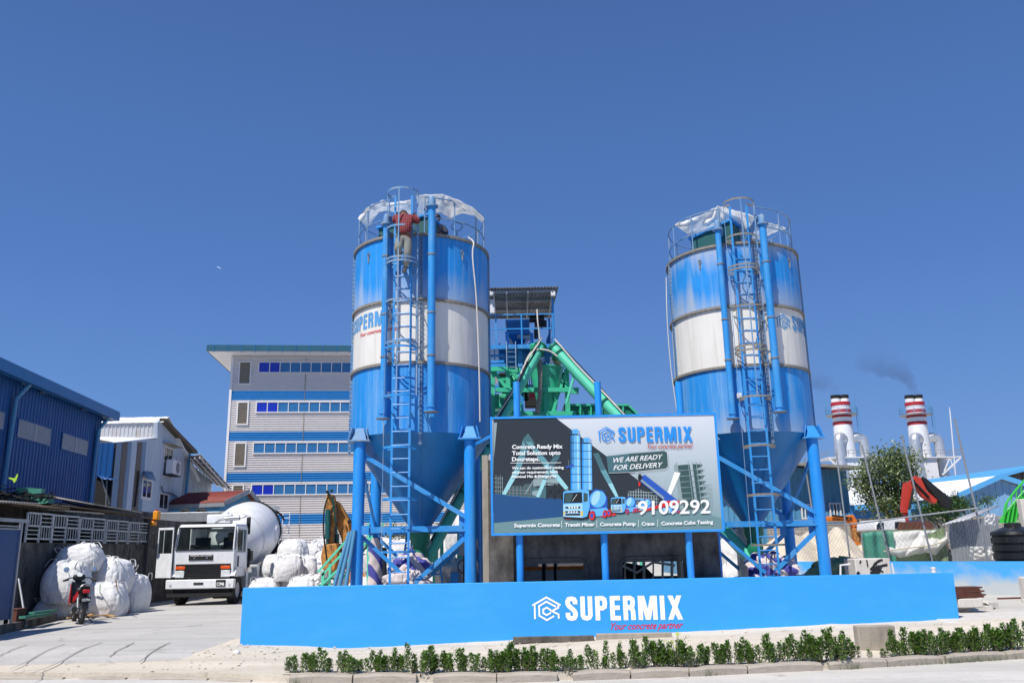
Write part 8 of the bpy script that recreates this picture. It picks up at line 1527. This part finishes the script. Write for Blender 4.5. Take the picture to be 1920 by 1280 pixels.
# ================================================================ PEOPLE
def skin(nodes, edges, root=0, sub=2):
    me = bpy.data.meshes.new('s'); me.from_pydata([tuple(n[0]) for n in nodes], edges, []); o = bpy.data.objects.new('s', me); C.objects.link(o); o.modifiers.new('k', 'SKIN')
    sd = me.skin_vertices[0].data
    for i, n in enumerate(nodes): r = n[1]; sd[i].radius = (r, r) if not isinstance(r, tuple) else r; sd[i].use_root = (i == root)
    md = o.modifiers.new('u', 'SUBSURF'); md.levels = md.render_levels = sub
    dg = bpy.context.evaluated_depsgraph_get(); dg.update(); e = bpy.data.meshes.new_from_object(o.evaluated_get(dg)); vs = [tuple(v.co) for v in e.vertices]; fs = [tuple(p.vertices) for p in e.polygons]
    bpy.data.objects.remove(o); bpy.data.meshes.remove(me); bpy.data.meshes.remove(e); m = MB(); m.add(vs, fs); return m
def person(label, J, shirt='plaid', legs='trousers', hairm='hair', gloves=None, lower=True):
    """J: world joints. The head looks along J['look']."""
    t = thing('person', label, 'person', J['pelvis'])
    k = J.get('s', 1.0); up = (J['head']-J['neck']).normalized(); lk = J['look'].normalized(); sd = lk.cross(up).normalized()
    nodes = [(J['pelvis'], .12*k), (J['spine'], .11*k), (J['chest'], .12*k), (J['neck'], .055*k), (J['head']-up*.02, .085*k), (J['head']+up*.06, .085*k)]
    ed = [(0, 1), (1, 2), (2, 3), (3, 4), (4, 5)]; hands = []
    for s in ('l', 'r'):
        b = len(nodes); d = (J['hand_'+s]-J['elb_'+s]).normalized(); nodes += [(J['sho_'+s], .06*k), (J['elb_'+s], .042*k), (J['hand_'+s], .026*k), (J['hand_'+s]+d*.06, .034*k)]; ed += [(2, b), (b, b+1), (b+1, b+2), (b+2, b+3)]
        side = d.cross(V((0, 1, 0))).normalized() if abs(d.y) < .9 else V((1, 0, 0)); cu_ = V((0, 1, 0)) if 'ladder' in J else V((0, 0, -1)); hands.append((J['hand_'+s]+d*.08, d, side, cu_))
    if lower:
        for s in ('l', 'r'): b = len(nodes); nodes += [(J['hip_'+s], .085*k), (J['knee_'+s], .055*k), (J['ank_'+s], .036*k), (J['toe_'+s], .032*k)]; ed += [(0, b), (b, b+1), (b+1, b+2), (b+2, b+3)]
    m = skin(nodes, ed)
    for p, d, side, cu_ in hands:   # four curled fingers and a thumb
        for i in range(4): q = p+side*(.022*(i-1.5)); L = [.034, .04, .038, .03][i]; m.path([q-d*.02, q+d*L*.6, q+d*L+cu_*.02, q+d*L*.8+cu_*.045], [.009, .0085, .008, .006], 6)
        m.path([p-d*.03-side*.03, p-side*.052+cu_*.01, p-side*.05+d*.02+cu_*.03], [.011, .009, .007], 6)
    h = J['head']; m.path([h+lk*.07+up*.02, h+lk*.105-up*.005, h+lk*.075-up*.02], [.012, .016, .01], 6)
    for s in (-1, 1): m.lathe([(.001, -.012), (.02, -.006), (.024, .008), (.01, .012)], h+sd*s*.082-lk*.01, 8, axis=sd*s); 
    build('body', m, 'skin', t, w=True, sharp=180)
    for s in (-1, 1): e = MB(); e.lathe([(0, .01), (.009, .006), (.011, 0)], h+lk*.082+sd*s*.032+up*.025, 8, axis=lk); build('eye', e, 'white_letter', t, w=True)
    e = MB(); e.beam(h+lk*.086-up*.045-sd*.025, h+lk*.086-up*.045+sd*.025, .01, .008); build('mouth', e, 'red', t, w=True)
    m = MB(); 
    Q = V((0, 0, 1)).rotation_difference((up*1.0-lk*.55).normalized()); 
    m.grid(lambda u, v: h+up*.03-lk*.012+Q @ V(((.098+.004*nz(u*30, v*8))*math.sin(v*1.75)*math.cos(2*PI*u), (.098+.004*nz(u*25, v*9))*math.sin(v*1.75)*math.sin(2*PI*u), .108*math.cos(v*1.75))), 28, 12); build('hair', m, hairm, t, w=True, sharp=180)
    nodes = [(J['pelvis'], .145*k), (J['spine'], .145*k), (J['chest'], .155*k), (J['neck']-(J['neck']-J['chest'])*.25, .075*k)]; ed = [(0, 1), (1, 2), (2, 3)]
    for s in ('l', 'r'): b = len(nodes); nodes += [(J['sho_'+s], .082*k), (J['elb_'+s], .062*k), (J['elb_'+s].lerp(J['hand_'+s], .85), .05*k)]; ed += [(2, b), (b, b+1), (b+1, b+2)]
    build('shirt', skin(nodes, ed), shirt, t, w=True, sharp=180)
    if lower:
        nodes = [(J['spine'].lerp(J['pelvis'], .6), .125*k), (J['pelvis'], .135*k)]; ed = [(0, 1)]
        for s in ('l', 'r'): b = len(nodes); nodes += [(J['hip_'+s], .105*k), (J['knee_'+s], .082*k), (J['ank_'+s].lerp(J['knee_'+s], .1), .068*k)]; ed += [(1, b), (b, b+1), (b+1, b+2)]
        build('trousers', skin(nodes, ed, 1), legs, t, w=True, sharp=180)
        for s in ('l', 'r'): d = (J['toe_'+s]-J['ank_'+s]).normalized(); m = MB(); m.path([J['ank_'+s]-d*.06-V((0, 0, .03)), J['ank_'+s]-V((0, 0, .02)), J['toe_'+s], J['toe_'+s]+d*.07], [.04, .052, .048, .02], 10); build('shoe', m, 'shoe', t, w=True)
    return t
YL_ = 18.45
J = dict(ladder=1, s=1.22, pelvis=P(758, 444, YL_), spine=P(758, 430, YL_-.04), chest=P(759, 415, YL_-.02), neck=P(758, 405, YL_+.1), head=P(757, 403, YL_+.26), look=V((-.2, .75, -.45)),
         sho_l=P(745, 409, YL_+.05), sho_r=P(773, 409, YL_+.05), elb_l=P(739.5, 416, YL_+.12), elb_r=P(785, 416, YL_+.05), hand_l=P(742.5, 402, YL_+.3), hand_r=P(777, 403, YL_+.3),
         hip_l=P(751, 449, YL_), hip_r=P(765, 449, YL_), knee_l=P(746, 466, YL_-.12), knee_r=P(764, 476, YL_-.05), ank_l=P(749, 484, YL_+.12), ank_r=P(760, 503, YL_+.1), toe_l=P(749, 485, YL_+.25), toe_r=P(757, 508, YL_+.2))
tp = person('worker in red plaid shirt climbing the left silo ladder, seen from behind', J)
m = MB()
for a_, b_ in ((J['sho_l']+V((.05, -.08, .02)), J['pelvis']+V((-.08, -.15, .1))), (J['pelvis']+V((-.15, -.13, .04)), J['pelvis']+V((.15, -.13, .04)))): m.beam(a_, b_, .035, .02, (0, -1, 0))
build('harness', m, 'dark', tp, w=True)
def roofman(px, py, Y, lb, shirt, sc=1.0):
    c = P(px, py, Y); u = lambda a, b, d: c+V((a, b, d))
    J = dict(pelvis=u(0, .25, -.62), spine=u(0, .2, -.42), chest=u(0, .1, -.24), neck=u(0, .03, -.12), head=c, look=V((-.2, -.7, -.5)), sho_l=u(-.17, .1, -.2), sho_r=u(.17, .1, -.2), elb_l=u(-.26, -.05, -.42), elb_r=u(.26, -.05, -.4), hand_l=u(-.12, -.3, -.55), hand_r=u(.1, -.3, -.5),
             hip_l=u(-.1, .2, -.68), hip_r=u(.1, .2, -.68), knee_l=u(-.16, -.15, -.62), knee_r=u(.16, -.15, -.62), ank_l=u(-.15, .0, -.98), ank_r=u(.15, .0, -.98), toe_l=u(-.15, -.12, -1.02), toe_r=u(.15, -.12, -1.02))
    return person(lb, J, shirt, 'dark_cloth')
roofman(819, 411, 20.3, 'worker in dark clothes crouching on the left silo roof behind the filling pipe', 'dark_cloth')
roofman(1369, 432, 21.0, 'worker in dark clothes crouching on the right silo roof under the white sheet', 'dark_cloth')
# driver in the truck cab
c = V((TX+.55, TY+1.0, 2.28)); u = lambda a, b, d: c+V((a, b, d))
J = dict(pelvis=u(0, .1, -.62), spine=u(0, .12, -.45), chest=u(0, .08, -.28), neck=u(0, .04, -.14), head=c, look=V((0, -1, -.1)), sho_l=u(-.17, .08, -.23), sho_r=u(.17, .08, -.23), elb_l=u(-.22, -.1, -.42), elb_r=u(.22, -.1, -.42), hand_l=u(-.12, -.38, -.36), hand_r=u(.12, -.38, -.36), hip_l=u(-.1, .05, -.65), hip_r=u(.1, .05, -.65), knee_l=u(-.12, -.4, -.62), knee_r=u(.12, -.4, -.62), ank_l=u(-.12, -.5, -1.0), ank_r=u(.12, -.5, -1.0), toe_l=u(-.12, -.62, -1.03), toe_r=u(.12, -.62, -1.03))
person('driver in dark clothes sitting behind the mixer truck windscreen', J, 'dark_cloth', 'dark_cloth')

# ================================================================ MOTORCYCLE
a_ = G(160, 1171); b_ = G(131, 1163); mid = (a_+b_)/2; mid = mid*.985; mid.z = .01; hd = math.atan2(b_.y-a_.y, b_.x-a_.x)
t = thing('motorcycle', 'red and black step through motorcycle parked by the heap of white bags', 'motorcycle', (mid.x, mid.y, .02), RAD(124)); t.scale = (1.08, 1.08, 1.08)
def mwheel(x, r=.28, w_=.085):
    m = MB(); m.lathe([(r*.78, -w_/2), (r*.92, -w_/2), (r, -w_*.2), (r, w_*.2), (r*.92, w_/2), (r*.78, w_/2), (r*.78, -w_/2)], (x, 0, r), 36, axis=(0, 1, 0)); ty = build('wheel', m, 'rubber', t); m = MB(); m.lathe([(r*.79, -.03), (r*.70, -.03), (r*.70, .03), (r*.79, .03)], (x, 0, r), 32, axis=(0, 1, 0)); m.tube((x, -.06, r), (x, .06, r), .045, n=14)
    for k in range(6): q = 2*PI*k/6; m.beam((x, 0, r), (x+r*.72*math.cos(q), 0, r+r*.72*math.sin(q)), .025, .02)
    build('rim', m, 'steel', ty)
mwheel(.6); mwheel(-.58)
m = MB(); m.path(smooth([(.62, 0, .58), (.74, 0, .48), (.86, 0, .34)]), .07, 8); m.path(smooth([(.36, 0, .50), (.5, 0, .60), (.62, 0, .58)]), .07, 8); build('front_mudguard', m, 'red', t)
m = MB(); m.prism([(.46, -.15, .42), (.42, -.15, .92), (.38, -.15, .94), (.36, -.15, .5)], (0, .3, 0)); m.prism([(.54, -.07, .6), (.5, -.07, .98), (.40, -.07, 1.0), (.42, -.07, .6)], (0, .14, 0)); build('leg_shield', m, 'black', t, bev=.03); m = MB(); [m.prism([(.50, s*.155, .40), (.45, s*.155, .88), (.38, s*.155, .88), (.34, s*.155, .46)], (0, s*.015, 0)) for s in (-1, 1)]; each('shield_side', m, 'red', t)
m = MB()
for s in (-.07, .07): m.tube((.6, s, .28), (.42, s, .85), .025, n=10)
build('fork', m, 'steel', t)
m = MB(); m.hexa([(-.75, -.08, .56), (.3, -.1, .40), (.3, .1, .40), (-.75, .08, .55)], [(-.9, -.07, .80), (.25, -.1, .62), (.25, .1, .62), (-.9, .07, .80)]); build('rear_fairing', m, 'black', t, bev=.04); m = MB(); [m.prism([(-.5, s*.105, .60), (.1, s*.115, .46), (.16, s*.115, .58), (-.45, s*.105, .74)], (0, s*.012, 0)) for s in (-1, 1)]; each('side_panel', m, 'red', t)
m = MB(); m.hexa([(-.72, -.11, .72), (.12, -.12, .66), (.12, .12, .66), (-.72, .11, .72)], [(-.78, -.10, .86), (.1, -.09, .75), (.1, .09, .75), (-.78, .10, .86)]); build('seat', m, 'black', t, bev=.035)
m = MB(); m.box((-.05, 0, .36), (.42, .2, .26)); m.tube((.12, -.1, .34), (.12, .1, .34), .1, n=14); m.tube((-.05, -.18, .28), (-.05, .18, .28), .03); build('engine', m, 'steel', t, bev=.03)
m = MB(); m.path(smooth([(.15, .13, .3), (-.1, .15, .2), (-.3, .16, .24)]), .03, 8); m.tube((-.25, .17, .24), (-.78, .19, .36), .05, .06, n=14); ex = build('exhaust', m, 'dark', t); m = MB(); m.tube((-.4, .2, .29), (-.7, .22, .36), .062, n=12); build('heat_shield', m, 'steel', ex)
m = MB(); m.path(smooth([(.26, -.33, .98), (.36, -.2, 1.02), (.4, 0, 1.02), (.36, .2, 1.02), (.26, .33, .98)]), .014, 8); hb_ = build('handlebar', m, 'dark', t)
for s in (-1, 1): m = MB(); m.tube((.29, s*.24, .99), (.22, s*.36, .96), .022, n=10); build('grip', m, 'rubber', hb_); m = MB(); m.path([(.34, s*.2, 1.02), (.36, s*.27, 1.18)], .008, 6); m.lathe([(0, -.01), (.06, -.008), (.065, 0), (.055, .01), (0, .012)], (.36, s*.30, 1.22), 16, axis=(-1, 0, .1)); build('mirror', m, 'dusty_blue', hb_)  # mirror faces painted blue to stand in for reflected sky
m = MB(); m.box((.42, 0, 1.03), (.16, .26, .14)); build('cowl', m, 'black', t, bev=.04); m = MB(); m.lathe([(0, .01), (.06, .01), (.065, 0)], (.35, 0, 1.09), 16, axis=(-.7, 0, .7)); build('speedometer', m, 'lamp_glass', t)
m = MB(); m.tube((.5, 0, .98), (.53, 0, .97), .08, n=18); build('headlight', m, 'lamp_glass', t)
m = MB(); m.path([(-.86+.05*math.cos(a)*0, .14*math.cos(a), .78+.12*math.sin(a)) for a in [PI*k/10 for k in range(11)]]+[(-.5, -.13, .8)], .014, 6); m.path([(-.86, .14, .78), (-.5, .13, .8)], .014, 6); build('grab_rail', m, 'steel', t)
m = MB(); m.box((-.9, 0, .74), (.05, .15, .08)); build('tail_lamp', m, 'red', t, bev=.015); m = MB(); m.prism([(-.8, -.06, .62), (-.95, -.06, .5), (-.97, -.06, .36), (-.8, -.06, .5)], (0, .12, 0)); build('rear_mudguard', m, 'black', t)
m = MB(); m.bx(-.972, -.962, -.1, .1, .50, .62); pl_ = build('number_plate', m, 'plate_black', t); m = MB(); vs, fs = text2d('C0794', .02); m.add([(-.976, .085-.17*x, .53+.075*y) for x, y in vs], fs); build('lettering', m, 'white_letter', pl_)
for s in (-.1, .1): m = MB(); m.tube((-.62, s, .3), (-.45, s, .66), .022, n=10); m.tube((-.6, s, .36), (-.5, s, .58), .038, n=12); build('shock_absorber', m, 'steel', t)
m = MB(); m.path([(-.05, -.1, .26), (-.1, -.22, .1), (-.13, -.3, .0)], .012, 6); build('side_stand', m, 'dark', t)
